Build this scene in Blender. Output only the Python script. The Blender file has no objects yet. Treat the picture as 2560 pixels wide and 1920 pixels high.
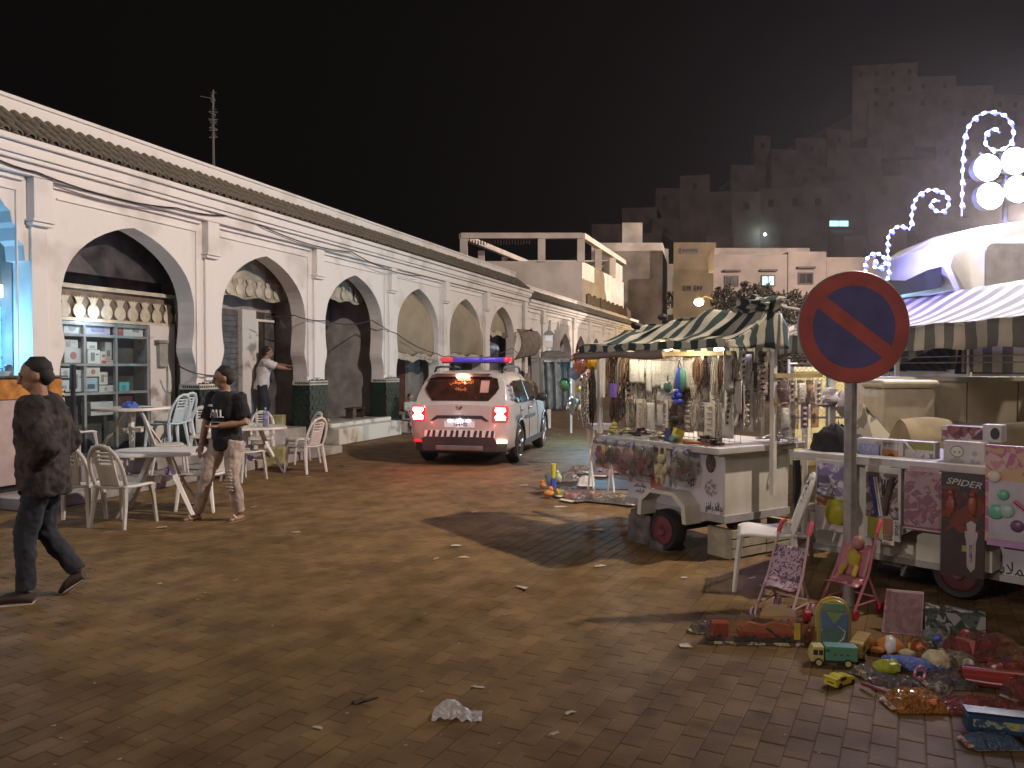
import bpy, bmesh, math, random
from math import sin, cos, pi, radians
from mathutils import Vector, Matrix, noise
import numpy as np
random.seed(7)
R = random.Random(11)
SC = bpy.context.scene
COL = SC.collection
V = Vector

# ---------------------------------------------------------------- camera, night sky, exposure
EYE, FPX, PITCH = 1.7, 1980.0, math.atan(43 / 1980.0)
cd = bpy.data.cameras.new('camera'); cam = bpy.data.objects.new('camera', cd); COL.objects.link(cam)
cam.location = (0, 0, EYE); cam.rotation_euler = (pi / 2 - PITCH, 0, 0)
cd.sensor_width = 36; cd.lens = FPX / 2560 * 36; cd.clip_start = .05; cd.clip_end = 3000
SC.camera = cam
W_ = bpy.data.worlds.new('World'); SC.world = W_; W_.use_nodes = True
nt = W_.node_tree; bg = nt.nodes['Background']
sky = nt.nodes.new('ShaderNodeTexSky'); sky.sky_type = 'NISHITA'; sky.sun_disc = False
sky.sun_elevation = radians(-7); sky.sun_rotation = radians(200)
mx = nt.nodes.new('ShaderNodeMix'); mx.data_type = 'RGBA'; mx.blend_type = 'ADD'; mx.inputs[0].default_value = 1
mx.inputs[7].default_value = (.050, .036, .036, 1)          # town glow under the night sky
nt.links.new(sky.outputs[0], mx.inputs[6]); nt.links.new(mx.outputs[2], bg.inputs[0])
bg.inputs[1].default_value = .05
sd = bpy.data.lights.new('fill_sun', 'SUN'); sd.energy = .36; sd.angle = radians(14); sd.color = (1, .80, .70)
so = bpy.data.objects.new('fill_sun', sd); COL.objects.link(so); so.rotation_euler = (radians(58), 0, radians(-25))  # added soft fill, not a moon: lifts the hillside and the shadows
SC.view_settings.view_transform = 'Standard'; SC.view_settings.look = 'None'
SC.view_settings.exposure = 0; SC.view_settings.gamma = 1; SC.view_settings.use_curve_mapping = False
SC.cycles.max_bounces = 6; SC.cycles.diffuse_bounces = 3; SC.cycles.glossy_bounces = 3
SC.cycles.transparent_max_bounces = 10; SC.cycles.transmission_bounces = 4
SC.cycles.use_denoising = True; SC.cycles.sample_clamp_indirect = 4; SC.cycles.caustics_reflective = False

def lamp(kind, loc, power, color, size=.12, target=None, spot=None, blend=.5):
    l = bpy.data.lights.new('lamp_light', kind); l.energy = power; l.color = color
    if kind in ('POINT', 'SPOT'): l.shadow_soft_size = size
    if kind == 'SPOT': l.spot_size = radians(spot); l.spot_blend = blend
    if kind == 'AREA': l.size = size
    o = bpy.data.objects.new('lamp_light', l); COL.objects.link(o); o.location = loc
    if target is not None: o.rotation_euler = (V(target) - V(loc)).to_track_quat('-Z', 'Y').to_euler()
    return o

# ---------------------------------------------------------------- places read off the street
def ray(u, v):
    x = (u - 1280) / FPX; z = -(v - 960) / FPX
    c, s = cos(PITCH), sin(PITCH)
    return V((x, c + z * s, -s + z * c))
def gnd(u, v, z=0.0):
    r = ray(u, v); return V((0, 0, EYE)) + r * ((z - EYE) / r.z)
def at(u, v, Y):
    r = ray(u, v); return V((0, 0, EYE)) + r * (Y / r.y)
TH = radians(18.9); WD = V((sin(TH), cos(TH), 0)); WN = V((cos(TH), -sin(TH), 0)); WO = WN * -9.48
def wall(s, z=0.0, i=0.0): return WO + WD * s - WN * i + V((0, 0, z))
MWALL = Matrix(((WD.x, -WN.x, 0, WO.x), (WD.y, -WN.y, 0, WO.y), (0, 0, 1, 0), (0, 0, 0, 1)))   # local (s, inward, z)

# ---------------------------------------------------------------- mesh building
class MB:
    def __init__(self): self.v = []; self.f = []; self.m = []; self.M = Matrix(); self.k = 0
    def add(self, vs, fs):
        b = len(self.v); self.v += [tuple(self.M @ V(p)) for p in vs]
        for f in fs: self.f.append([b + i for i in f]); self.m.append(self.k)
        return self
    def box(self, c, s, rz=0, rx=0, ry=0):
        h = [x / 2 for x in s]
        Rm = Matrix.Rotation(rz, 3, 'Z') @ Matrix.Rotation(ry, 3, 'Y') @ Matrix.Rotation(rx, 3, 'X')
        vs = [V(c) + Rm @ V((x * h[0], y * h[1], z * h[2])) for x in (-1, 1) for y in (-1, 1) for z in (-1, 1)]
        return self.add(vs, [(0, 1, 3, 2), (4, 6, 7, 5), (0, 4, 5, 1), (2, 3, 7, 6), (0, 2, 6, 4), (1, 5, 7, 3)])
    def bx(self, x0, x1, y0, y1, z0, z1):
        return self.box(((x0 + x1) / 2, (y0 + y1) / 2, (z0 + z1) / 2), (abs(x1 - x0), abs(y1 - y0), abs(z1 - z0)))
    def quad(self, a, b, c, d): return self.add([a, b, c, d], [(0, 1, 2, 3)])
    def prism(self, poly, d0, d1, ax='y'):      # poly of 2-D points extruded along an axis
        n = len(poly)
        def P(p, d): return (p[0], d, p[1]) if ax == 'y' else ((d, p[0], p[1]) if ax == 'x' else (p[0], p[1], d))
        vs = [P(p, d0) for p in poly] + [P(p, d1) for p in poly]
        fs = [tuple(range(n)), tuple(range(2 * n - 1, n - 1, -1))] + [(i, i + n, (i + 1) % n + n, (i + 1) % n) for i in range(n)]
        return self.add(vs, fs)
    def tube(self, pts, r, n=8, cap=True, flat=1.0):
        pts = [V(p) for p in pts]; k = len(pts); rs = r if isinstance(r, (list, tuple)) else [r] * k
        vs, fs = [], []; up = None
        for i, p in enumerate(pts):
            t = (pts[min(i + 1, k - 1)] - pts[max(i - 1, 0)]).normalized()
            if up is None: up = V((0, 0, 1)) if abs(t.z) < .9 else V((0, 1, 0))
            a = t.cross(up).normalized(); b = a.cross(t).normalized(); up = b
            for j in range(n):
                q = 2 * pi * j / n; vs.append(p + a * cos(q) * rs[i] + b * sin(q) * rs[i] * flat)
        for i in range(k - 1):
            for j in range(n):
                j2 = (j + 1) % n; fs.append((i * n + j, i * n + j2, (i + 1) * n + j2, (i + 1) * n + j))
        if cap: fs += [tuple(range(n - 1, -1, -1)), tuple(range((k - 1) * n, k * n))]
        return self.add(vs, fs)
    def lathe(self, prof, n=16, c=(0, 0, 0), ax='z'):   # prof: (radius, height)
        vs, fs = [], []
        for (r, h) in prof:
            for j in range(n):
                q = 2 * pi * j / n; x, y = r * cos(q), r * sin(q)
                p = (x, y, h) if ax == 'z' else ((h, x, y) if ax == 'x' else (x, h, y))
                vs.append(V(c) + V(p))
        for i in range(len(prof) - 1):
            for j in range(n):
                j2 = (j + 1) % n; fs.append((i * n + j, i * n + j2, (i + 1) * n + j2, (i + 1) * n + j))
        fs += [tuple(range(n - 1, -1, -1)), tuple(range((len(prof) - 1) * n, len(prof) * n))]
        return self.add(vs, fs)
    def ball(self, c, r, n=12, m=8, jit=0.0):
        r = r if isinstance(r, (tuple, list)) else (r, r, r); vs, fs = [], []
        for i in range(m + 1):
            a = pi * i / m
            for j in range(n):
                q = 2 * pi * j / n; k = 1 + (noise.noise(V((c[0] * 7 + cos(q) * sin(a) * 2, c[1] * 7 + sin(q) * sin(a) * 2, cos(a) * 2 + c[2] * 5))) * jit if jit else 0)
                vs.append((c[0] + r[0] * k * sin(a) * cos(q), c[1] + r[1] * k * sin(a) * sin(q), c[2] + r[2] * k * cos(a)))
        for i in range(m):
            for j in range(n):
                j2 = (j + 1) % n; fs.append((i * n + j, (i + 1) * n + j, (i + 1) * n + j2, i * n + j2))
        return self.add(vs, fs)
    def grid(self, fn, nu, nv, wrap=False):     # fn(u,v) with u, v in 0..1
        vs = [fn(i / nu, j / nv) for i in range(nu + 1) for j in range(nv + 1)]
        fs = [(i * (nv + 1) + j, (i + 1) * (nv + 1) + j, (i + 1) * (nv + 1) + j + 1, i * (nv + 1) + j + 1) for i in range(nu) for j in range(nv)]
        return self.add(vs, fs)
    def loft(self, rings, cap=True):
        n = len(rings[0]); vs = [p for r in rings for p in r]; fs = []
        for i in range(len(rings) - 1):
            for j in range(n):
                j2 = (j + 1) % n; fs.append((i * n + j, i * n + j2, (i + 1) * n + j2, (i + 1) * n + j))
        if cap: fs += [tuple(range(n - 1, -1, -1)), tuple(range((len(rings) - 1) * n, len(rings) * n))]
        return self.add(vs, fs)
    def ell(self, specs, n=16):                 # loft of horizontal ellipses: (centre, rx, ry)
        return self.loft([[(c[0] + rx * cos(2 * pi * j / n), c[1] + ry * sin(2 * pi * j / n), c[2]) for j in range(n)] for c, rx, ry in specs])
    def mesh(self, name, mats, smooth=False):
        me = bpy.data.meshes.new(name); me.from_pydata(self.v, [], self.f)
        for m in (mats if isinstance(mats, (list, tuple)) else [mats]): me.materials.append(m)
        if any(self.m): me.polygons.foreach_set('material_index', self.m)
        me.update()
        bm = bmesh.new(); bm.from_mesh(me); bmesh.ops.recalc_face_normals(bm, faces=bm.faces)
        if smooth:
            ang = radians(smooth if smooth is not True else 50)
            for f in bm.faces: f.smooth = True
            for e in bm.edges:
                if len(e.link_faces) == 2 and e.calc_face_angle(0) > ang: e.smooth = False
        bm.to_mesh(me); bm.free(); return me

def obj(name, mb, mats, parent=None, smooth=False, bevel=0, loc=None, seg=2):
    me = mb if isinstance(mb, bpy.types.Mesh) else mb.mesh(name, mats, smooth)
    o = bpy.data.objects.new(name, me); COL.objects.link(o)
    if parent is not None: o.parent = parent
    if loc is not None: o.location = loc
    if bevel:
        b = o.modifiers.new('bevel', 'BEVEL'); b.width = bevel; b.segments = seg; b.limit_method = 'ANGLE'; b.angle_limit = radians(40)
        for p in me.polygons: p.use_smooth = True
        b.harden_normals = False
        bm = bmesh.new(); bm.from_mesh(me)
        for e in bm.edges:
            if len(e.link_faces) == 2 and e.calc_face_angle(0) > radians(40): e.smooth = True
        bm.to_mesh(me); bm.free()
        w = o.modifiers.new('wn', 'WEIGHTED_NORMAL'); w.keep_sharp = False
    return o
def tag(o, label, cat=None, group=None, kind=None):
    if label: o['label'] = label
    if cat: o['category'] = cat
    if group: o['group'] = group
    if kind: o['kind'] = kind
    return o
def thing(name, label, cat, loc=(0, 0, 0), rz=0, group=None, M=None):
    o = bpy.data.objects.new(name, None); COL.objects.link(o); o.empty_display_size = .1
    if M is not None: o.matrix_basis = M
    else: o.location = loc; o.rotation_euler = (0, 0, rz)
    return tag(o, label, cat, group)
def structure(o): o['kind'] = 'structure'; return o
KIDS = {}
def copy_tree(o, parent=None):
    c = o.copy(); COL.objects.link(c)
    if parent is not None: c.parent = parent
    for ch in list(o.children): copy_tree(ch, c)
    return c
def bake(mb, name, mats, voxel=0.012, smooth=6, disp=0, dscale=.1, decimate=0):
    """fuse overlapping shapes into one continuous surface"""
    me = mb.mesh(name, mats); o = bpy.data.objects.new('tmp', me); COL.objects.link(o)
    r = o.modifiers.new('r', 'REMESH'); r.mode = 'VOXEL'; r.voxel_size = voxel; r.use_smooth_shade = True
    s = o.modifiers.new('s', 'SMOOTH'); s.iterations = smooth; s.factor = .5
    if decimate: d = o.modifiers.new('d', 'DECIMATE'); d.ratio = decimate
    dg = bpy.context.evaluated_depsgraph_get(); ev = o.evaluated_get(dg)
    m2 = bpy.data.meshes.new_from_object(ev, depsgraph=dg); m2.name = name
    bpy.data.objects.remove(o); bpy.data.meshes.remove(me)
    if disp:
        for v in m2.vertices:
            p = v.co; k = noise.noise(V((p.x / dscale, p.y / dscale, p.z / dscale * .7))) * disp
            k += noise.noise(V((p.x / dscale * 2.6 + 9, p.y / dscale * 2.6, p.z / dscale * 2.2))) * disp * .5
            v.co = p + v.normal * k
    m2.materials.clear()
    for m in (mats if isinstance(mats, (list, tuple)) else [mats]): m2.materials.append(m)
    for p in m2.polygons: p.use_smooth = True
    return m2

# ---------------------------------------------------------------- materials (all procedural)
MATS = {}
def mat(name, col, rough=.6, var=.12, scale=6, bump=.05, bscale=40, metal=0, emit=0, ecol=None, col2=None, thr=None, spec=.5, coat=0):
    if name in MATS: return MATS[name]
    m = bpy.data.materials.new(name); m.use_nodes = True; n = m.node_tree.nodes; l = m.node_tree.links
    b = n['Principled BSDF']; b.inputs['Roughness'].default_value = rough; b.inputs['Metallic'].default_value = metal
    b.inputs['Specular IOR Level'].default_value = spec; b.inputs['Coat Weight'].default_value = coat
    tc = n.new('ShaderNodeTexCoord')
    nz = n.new('ShaderNodeTexNoise'); nz.inputs['Scale'].default_value = scale; nz.inputs['Detail'].default_value = 5
    l.new(tc.outputs['Object'], nz.inputs['Vector'])
    rp = n.new('ShaderNodeValToRGB'); e = rp.color_ramp.elements
    c2 = col2 or tuple(max(0, c * (1 - var * 2.2)) for c in col)
    e[0].position = .32 if thr is None else thr - .06; e[1].position = .62 if thr is None else thr + .06
    e[0].color = (*c2, 1); e[1].color = (*(min(1, c * (1 + var * .3)) for c in col), 1)
    l.new(nz.outputs['Fac'], rp.inputs[0]); l.new(rp.outputs[0], b.inputs['Base Color'])
    if bump:
        nb = n.new('ShaderNodeTexNoise'); nb.inputs['Scale'].default_value = bscale; nb.inputs['Detail'].default_value = 4
        l.new(tc.outputs['Object'], nb.inputs['Vector'])
        bp = n.new('ShaderNodeBump'); bp.inputs['Strength'].default_value = bump; bp.inputs['Distance'].default_value = .02
        l.new(nb.outputs['Fac'], bp.inputs['Height']); l.new(bp.outputs[0], b.inputs['Normal'])
    if emit:
        b.inputs['Emission Color'].default_value = (*(ecol or col), 1); b.inputs['Emission Strength'].default_value = emit
    MATS[name] = m; return m
def plastic(name, col, rough=.32, **k): return mat(name, col, rough=rough, var=k.pop('var', .06), bump=k.pop('bump', .0), **k)
def film(name, tint=(.9, .9, .9), clear=.55, rough=.12, crinkle=.9, bscale=30):
    """clear wrapping: partly see-through, glossy, crinkled"""
    if name in MATS: return MATS[name]
    m = bpy.data.materials.new(name); m.use_nodes = True; n = m.node_tree.nodes; l = m.node_tree.links
    n.remove(n['Principled BSDF']); out = n['Material Output']
    tc = n.new('ShaderNodeTexCoord'); nb = n.new('ShaderNodeTexNoise'); nb.inputs['Scale'].default_value = bscale; nb.inputs['Detail'].default_value = 3
    nb.inputs['Distortion'].default_value = 1.5
    l.new(tc.outputs['Object'], nb.inputs['Vector'])
    bp = n.new('ShaderNodeBump'); bp.inputs['Strength'].default_value = crinkle; bp.inputs['Distance'].default_value = .03
    l.new(nb.outputs['Fac'], bp.inputs['Height'])
    t = n.new('ShaderNodeBsdfTransparent'); t.inputs[0].default_value = (*tint, 1)
    g = n.new('ShaderNodeBsdfPrincipled'); g.inputs['Base Color'].default_value = (*(c * (.32 if clear > .3 else .8) for c in tint), 1); g.inputs['Roughness'].default_value = rough
    g.inputs['Specular IOR Level'].default_value = .9
    l.new(bp.outputs[0], g.inputs['Normal'])
    mxs = n.new('ShaderNodeMixShader'); mxs.inputs[0].default_value = 1 - clear
    l.new(t.outputs[0], mxs.inputs[1]); l.new(g.outputs[0], mxs.inputs[2]); l.new(mxs.outputs[0], out.inputs[0])
    MATS[name] = m; return m
def stripes(name, cols, width, axis=0, rough=.8, soil=.25):
    """woven stripes along one object axis"""
    if name in MATS: return MATS[name]
    m = mat(name, cols[0], rough=rough, bump=.15, bscale=25); n = m.node_tree.nodes; l = m.node_tree.links; b = n['Principled BSDF']
    tc = n.new('ShaderNodeTexCoord'); sp = n.new('ShaderNodeSeparateXYZ'); l.new(tc.outputs['UV'], sp.inputs[0])
    d = n.new('ShaderNodeMath'); d.operation = 'DIVIDE'; d.inputs[1].default_value = width * 2; l.new(sp.outputs[axis], d.inputs[0])
    fr = n.new('ShaderNodeMath'); fr.operation = 'FRACT'; l.new(d.outputs[0], fr.inputs[0])
    gt = n.new('ShaderNodeMath'); gt.operation = 'GREATER_THAN'; gt.inputs[1].default_value = .5; l.new(fr.outputs[0], gt.inputs[0])
    mxx = n.new('ShaderNodeMix'); mxx.data_type = 'RGBA'; mxx.inputs[6].default_value = (*cols[0], 1); mxx.inputs[7].default_value = (*cols[1], 1)
    l.new(gt.outputs[0], mxx.inputs[0])
    nz = n.new('ShaderNodeTexNoise'); nz.inputs['Scale'].default_value = 5; nz.inputs['Detail'].default_value = 6; l.new(tc.outputs['Object'], nz.inputs['Vector'])
    m2 = n.new('ShaderNodeMix'); m2.data_type = 'RGBA'; m2.blend_type = 'MULTIPLY'; m2.inputs[0].default_value = soil + .25
    l.new(mxx.outputs[2], m2.inputs[6]); l.new(nz.outputs['Fac'], m2.inputs[7]); l.new(m2.outputs[2], b.inputs['Base Color'])
    return m
def glow(name, col, s):
    return mat(name, col, emit=s, ecol=col, bump=0)
def card(name, cols, scale=9, rough=.3):
    """printed packaging: patches of several inks"""
    if name in MATS: return MATS[name]
    m = mat(name, cols[0], rough=rough, bump=.0); n = m.node_tree.nodes; l = m.node_tree.links; b = n['Principled BSDF']
    tc = n.new('ShaderNodeTexCoord'); vo = n.new('ShaderNodeTexVoronoi'); vo.inputs['Scale'].default_value = scale
    nz = n.new('ShaderNodeTexNoise'); nz.inputs['Scale'].default_value = scale * .8; nz.inputs['Detail'].default_value = 3; nz.inputs['Distortion'].default_value = 1.2
    l.new(tc.outputs['Object'], nz.inputs['Vector']); l.new(tc.outputs['Object'], vo.inputs['Vector'])
    ad = n.new('ShaderNodeMath'); ad.operation = 'ADD'; l.new(nz.outputs['Fac'], ad.inputs[0])
    sp = n.new('ShaderNodeSeparateColor'); l.new(vo.outputs['Color'], sp.inputs[0])
    mu = n.new('ShaderNodeMath'); mu.operation = 'MULTIPLY'; mu.inputs[1].default_value = .45; l.new(sp.outputs[0], mu.inputs[0]); l.new(mu.outputs[0], ad.inputs[1])
    rp = n.new('ShaderNodeValToRGB'); rp.color_ramp.interpolation = 'CONSTANT'; e = rp.color_ramp.elements
    k = len(cols); e[0].color = (*cols[0], 1); e[0].position = 0; e[1].position = .42; e[1].color = (*cols[1 % k], 1)
    for i in range(2, k): q = e.new(.42 + .45 * (i - 1) / (k - 1)); q.color = (*cols[i], 1)
    l.new(ad.outputs[0], rp.inputs[0]); l.new(rp.outputs[0], b.inputs['Base Color'])
    return m

# ---------------------------------------------------------------- lettering
AR = {'ا': (0xFE8D, 0xFE8E, 0, 0), 'ب': (0xFE8F, 0xFE90, 0xFE91, 0xFE92), 'ة': (0xFE93, 0xFE94, 0, 0), 'ت': (0xFE95, 0xFE96, 0xFE97, 0xFE98),
      'د': (0xFEA9, 0xFEAA, 0, 0), 'ر': (0xFEAD, 0xFEAE, 0, 0), 'س': (0xFEB1, 0xFEB2, 0xFEB3, 0xFEB4), 'ش': (0xFEB5, 0xFEB6, 0xFEB7, 0xFEB8),
      'ط': (0xFEC1, 0xFEC2, 0xFEC3, 0xFEC4), 'ع': (0xFEC9, 0xFECA, 0xFECB, 0xFECC), 'ق': (0xFED5, 0xFED6, 0xFED7, 0xFED8), 'ك': (0xFED9, 0xFEDA, 0xFEDB, 0xFEDC),
      'ل': (0xFEDD, 0xFEDE, 0xFEDF, 0xFEE0), 'م': (0xFEE1, 0xFEE2, 0xFEE3, 0xFEE4), 'ن': (0xFEE5, 0xFEE6, 0xFEE7, 0xFEE8), 'ي': (0xFEF1, 0xFEF2, 0xFEF3, 0xFEF4),
      'و': (0xFEED, 0xFEEE, 0, 0), 'أ': (0xFE83, 0xFE84, 0, 0), 'إ': (0xFE87, 0xFE88, 0, 0), 'ى': (0xFEEF, 0xFEF0, 0, 0)}
def arabic(s):
    s = s.replace('لأ', '\u0001').replace('لا', '\u0002'); out = []
    for i, c in enumerate(s):
        prev = i > 0 and s[i - 1] in AR and AR[s[i - 1]][2]
        if c in '\u0001\u0002':
            base = 0xFEF7 if c == '\u0001' else 0xFEFB; out.append(chr(base + (1 if prev else 0))); continue
        if c not in AR: out.append(c); continue
        nxt = i + 1 < len(s) and (s[i + 1] in AR or s[i + 1] in '\u0001\u0002') and AR[c][2]
        f = AR[c]; out.append(chr(f[3] if prev and nxt else f[1] if prev else f[2] if nxt else f[0]))
    return ''.join(reversed(out))
def text_mesh(body, size, depth=.001, spacing=1.0, shear=0.0, width=None):
    c = bpy.data.curves.new('lettering', 'FONT'); c.body = body; c.size = size; c.extrude = depth; c.align_x = 'CENTER'; c.align_y = 'CENTER'
    c.space_character = spacing; c.shear = shear; c.resolution_u = 3
    o = bpy.data.objects.new('lettering', c); COL.objects.link(o)
    dg = bpy.context.evaluated_depsgraph_get(); me = bpy.data.meshes.new_from_object(o.evaluated_get(dg), depsgraph=dg)
    bpy.data.objects.remove(o); bpy.data.curves.remove(c)
    if width:
        xs = [v.co.x for v in me.vertices]; k = width / (max(xs) - min(xs))
        for v in me.vertices: v.co.x *= k
    return me
def letters(name, body, size, m, parent, M, **k):
    """flat lettering; M takes x = reading direction, y = up, z = out of the surface"""
    me = text_mesh(body, size, **k); me.transform(M); me.materials.clear(); me.materials.append(m)
    return obj(name, me, None, parent)
def face_M(origin, right, up):
    r = V(right).normalized(); u = V(up); u = (u - r * u.dot(r)).normalized(); o = r.cross(u)
    return Matrix(((r.x, u.x, o.x, origin[0]), (r.y, u.y, o.y, origin[1]), (r.z, u.z, o.z, origin[2]), (0, 0, 0, 1)))
# ================================================================ GROUND
def ground_mat(name, base, dark, island=True):
    m = bpy.data.materials.new(name); m.use_nodes = True; n = m.node_tree.nodes; l = m.node_tree.links; b = n['Principled BSDF']
    g = n.new('ShaderNodeNewGeometry'); oi = n.new('ShaderNodeObjectInfo')
    def nz(s, d=5, dist=0):
        q = n.new('ShaderNodeTexNoise'); q.inputs['Scale'].default_value = s; q.inputs['Detail'].default_value = d; q.inputs['Distortion'].default_value = dist
        l.new(g.outputs['Position'], q.inputs['Vector']); return q
    big, mid, fine = nz(.55, 4, .6), nz(3.2, 6, .3), nz(55, 4)
    r1 = n.new('ShaderNodeValToRGB'); e = r1.color_ramp.elements; e[0].position = .36; e[1].position = .64; e[0].color = (*dark, 1); e[1].color = (*base, 1)
    l.new(big.outputs[0], r1.inputs[0])
    r2 = n.new('ShaderNodeValToRGB'); e = r2.color_ramp.elements; e[0].position = .34; e[1].position = .62; e[0].color = (.62, .60, .58, 1); e[1].color = (1, 1, 1, 1)
    l.new(mid.outputs[0], r2.inputs[0])
    mu = n.new('ShaderNodeMix'); mu.data_type = 'RGBA'; mu.blend_type = 'MULTIPLY'; mu.inputs[0].default_value = 1
    l.new(r1.outputs[0], mu.inputs[6]); l.new(r2.outputs[0], mu.inputs[7])
    ad = n.new('ShaderNodeMath'); l.new(g.outputs['Random Per Island'], ad.inputs[0]); l.new(oi.outputs['Random'], ad.inputs[1])
    fr = n.new('ShaderNodeMath'); fr.operation = 'FRACT'; l.new(ad.outputs[0], fr.inputs[0])
    mr = n.new('ShaderNodeMapRange'); mr.inputs[3].default_value = .82 if island else 1; mr.inputs[4].default_value = 1.08 if island else 1; l.new(fr.outputs[0], mr.inputs[0])
    hs = n.new('ShaderNodeHueSaturation'); l.new(mu.outputs[2], hs.inputs['Color']); l.new(mr.outputs[0], hs.inputs['Value'])
    vo = n.new('ShaderNodeTexVoronoi'); vo.inputs['Scale'].default_value = 2.1; vo.inputs['Randomness'].default_value = 1
    va = n.new('ShaderNodeVectorMath'); va.operation = 'ADD'; va2 = n.new('ShaderNodeVectorMath'); va2.operation = 'SCALE'; va2.inputs['Scale'].default_value = .12
    l.new(mid.outputs['Color'], va2.inputs[0]); l.new(g.outputs['Position'], va.inputs[0]); l.new(va2.outputs[0], va.inputs[1]); l.new(va.outputs[0], vo.inputs['Vector'])
    sr = n.new('ShaderNodeMapRange'); sr.inputs[1].default_value = .07; sr.inputs[2].default_value = .16; sr.inputs[3].default_value = .62; sr.inputs[4].default_value = 1; l.new(vo.outputs['Distance'], sr.inputs[0])
    mv = n.new('ShaderNodeMath'); mv.operation = 'MULTIPLY'; l.new(mr.outputs[0], mv.inputs[0]); l.new(sr.outputs[0], mv.inputs[1]); l.new(mv.outputs[0], hs.inputs['Value'])
    l.new(hs.outputs[0], b.inputs['Base Color'])
    rr = n.new('ShaderNodeMapRange'); rr.inputs[3].default_value = .80; rr.inputs[4].default_value = .55; l.new(mid.outputs[0], rr.inputs[0]); l.new(rr.outputs[0], b.inputs['Roughness'])
    b.inputs['Specular IOR Level'].default_value = .22
    bp = n.new('ShaderNodeBump'); bp.inputs['Strength'].default_value = .25; bp.inputs['Distance'].default_value = .01
    a2 = n.new('ShaderNodeMath'); l.new(fine.outputs[0], a2.inputs[0]); l.new(mid.outputs[0], a2.inputs[1]); l.new(a2.outputs[0], bp.inputs['Height'])
    l.new(bp.outputs[0], b.inputs['Normal']); return m
M_PAVE = ground_mat('paver_stone', (.225, .140, .060), (.172, .106, .045))
M_SOIL = ground_mat('street_dust', (.205, .126, .060), (.165, .101, .048), False)
gm = MB(); gm.add([(-400, -60, -.005), (400, -60, -.005), (400, 900, -.005), (-400, 900, -.005)], [(0, 1, 2, 3)])
GROUND = structure(obj('ground', gm, M_SOIL))
# brick pavers laid in stretcher courses that run up the street
PA = radians(27); pu = V((sin(PA), cos(PA), 0)); pv = V((cos(PA), -sin(PA), 0)); LP, WP = .205, .112
def paver_shape(mb, o, ru, rv, tilt):
    lx, wx, b = (LP - .0035) / 2, (WP - .0035) / 2, .005
    P = lambda a, c, z: o + ru * a + rv * c + V((0, 0, z + tilt[0] * a + tilt[1] * c))
    top = [P(sx * (lx - b), sy * (wx - b), 0) for sx, sy in ((-1, -1), (1, -1), (1, 1), (-1, 1))]
    mid = [P(sx * lx, sy * wx, -.0026) for sx, sy in ((-1, -1), (1, -1), (1, 1), (-1, 1))]
    bot = [P(sx * lx, sy * wx, -.016) for sx, sy in ((-1, -1), (1, -1), (1, 1), (-1, 1))]
    vs = top + mid + bot
    fs = [(0, 3, 2, 1)] + [(i, (i + 1) % 4, (i + 1) % 4 + 4, i + 4) for i in range(4)] + [(i + 4, (i + 1) % 4 + 4, (i + 1) % 4 + 8, i + 8) for i in range(4)]
    mb.add(vs, fs)
cells = []
for j in range(-150, 150):
    for i in range(-20, 120):
        p = pu * ((i + (.5 if j % 2 else 0)) * LP) + pv * (j * WP)
        if 2.6 < p.y < 12.5 and abs(p.x) < .66 * p.y + .5:
            inside = p.y > 3.22 and abs(p.x) < .64 * p.y
            cells.append((0 if inside else 1, p.length, p))
cells.sort(key=lambda c: (c[0], c[1]))
pm = MB(); paver_shape(pm, V((0, 0, 0)), V((1, 0, 0)), V((0, 1, 0)), (0, 0)); pme = pm.mesh('paver', M_PAVE)
rest = MB()
for k, (_, _, p) in enumerate(cells):
    z = .001 + R.uniform(-.0012, .001); t = (R.uniform(-.006, .006), R.uniform(-.012, .012))
    if k < 300:
        o = bpy.data.objects.new('paver', pme); COL.objects.link(o); o.parent = GROUND
        o.location = (p.x, p.y, z); o.rotation_euler = (t[1], -t[0], pi / 2 - PA + R.uniform(-.012, .012))
    else:
        a = R.uniform(-.012, .012); ru = Matrix.Rotation(a, 3, 'Z') @ pu
        paver_shape(rest, V((p.x, p.y, z)), ru, ru.cross(V((0, 0, 1))), t)
o = obj('paver', rest, M_PAVE, GROUND); o['kind'] = 'stuff'

# ================================================================ ARCADE
M_WALL = mat('whitewash', (.80, .755, .715), rough=.85, var=.07, scale=1.1, bump=.12, bscale=9, spec=.2, col2=(.66, .615, .57), thr=.41)
M_WALLD = mat('stained_whitewash', (.66, .63, .58), rough=.9, var=.22, scale=3, bump=.2, bscale=14, col2=(.34, .31, .27), thr=.40, spec=.2)
M_TILE = mat('old_clay_tile', (.235, .205, .165), rough=.85, var=.25, scale=7, bump=.3, bscale=30, spec=.2)
M_ZEL = mat('green_glazed_tile', (.030, .055, .042), rough=.25, var=.35, scale=30, bump=.1, col2=(.012, .026, .02))
M_ZELW = mat('white_glazed_tile', (.62, .60, .54), rough=.3, var=.1)
M_ZELD = mat('dark_glazed_tile', (.02, .022, .02), rough=.3, var=.1)
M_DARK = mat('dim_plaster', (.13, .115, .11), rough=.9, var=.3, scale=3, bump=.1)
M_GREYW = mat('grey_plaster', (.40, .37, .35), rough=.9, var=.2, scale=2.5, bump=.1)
M_SHUT = mat('grey_shutter_steel', (.20, .185, .175), rough=.5, var=.2, scale=5, metal=.4)
M_CREAM = mat('cream_board', (.62, .56, .42), rough=.7, var=.12)
M_WOODD = mat('dark_wood', (.09, .055, .04), rough=.7, var=.3, scale=8)
M_BLACK = mat('black_rubber', (.018, .017, .017), rough=.6, var=.2)
M_STEEL = mat('galvanised_steel', (.42, .41, .40), rough=.45, var=.15, scale=14, metal=.7)
M_CABLE = mat('black_cable', (.03, .028, .027), rough=.6)

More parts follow.
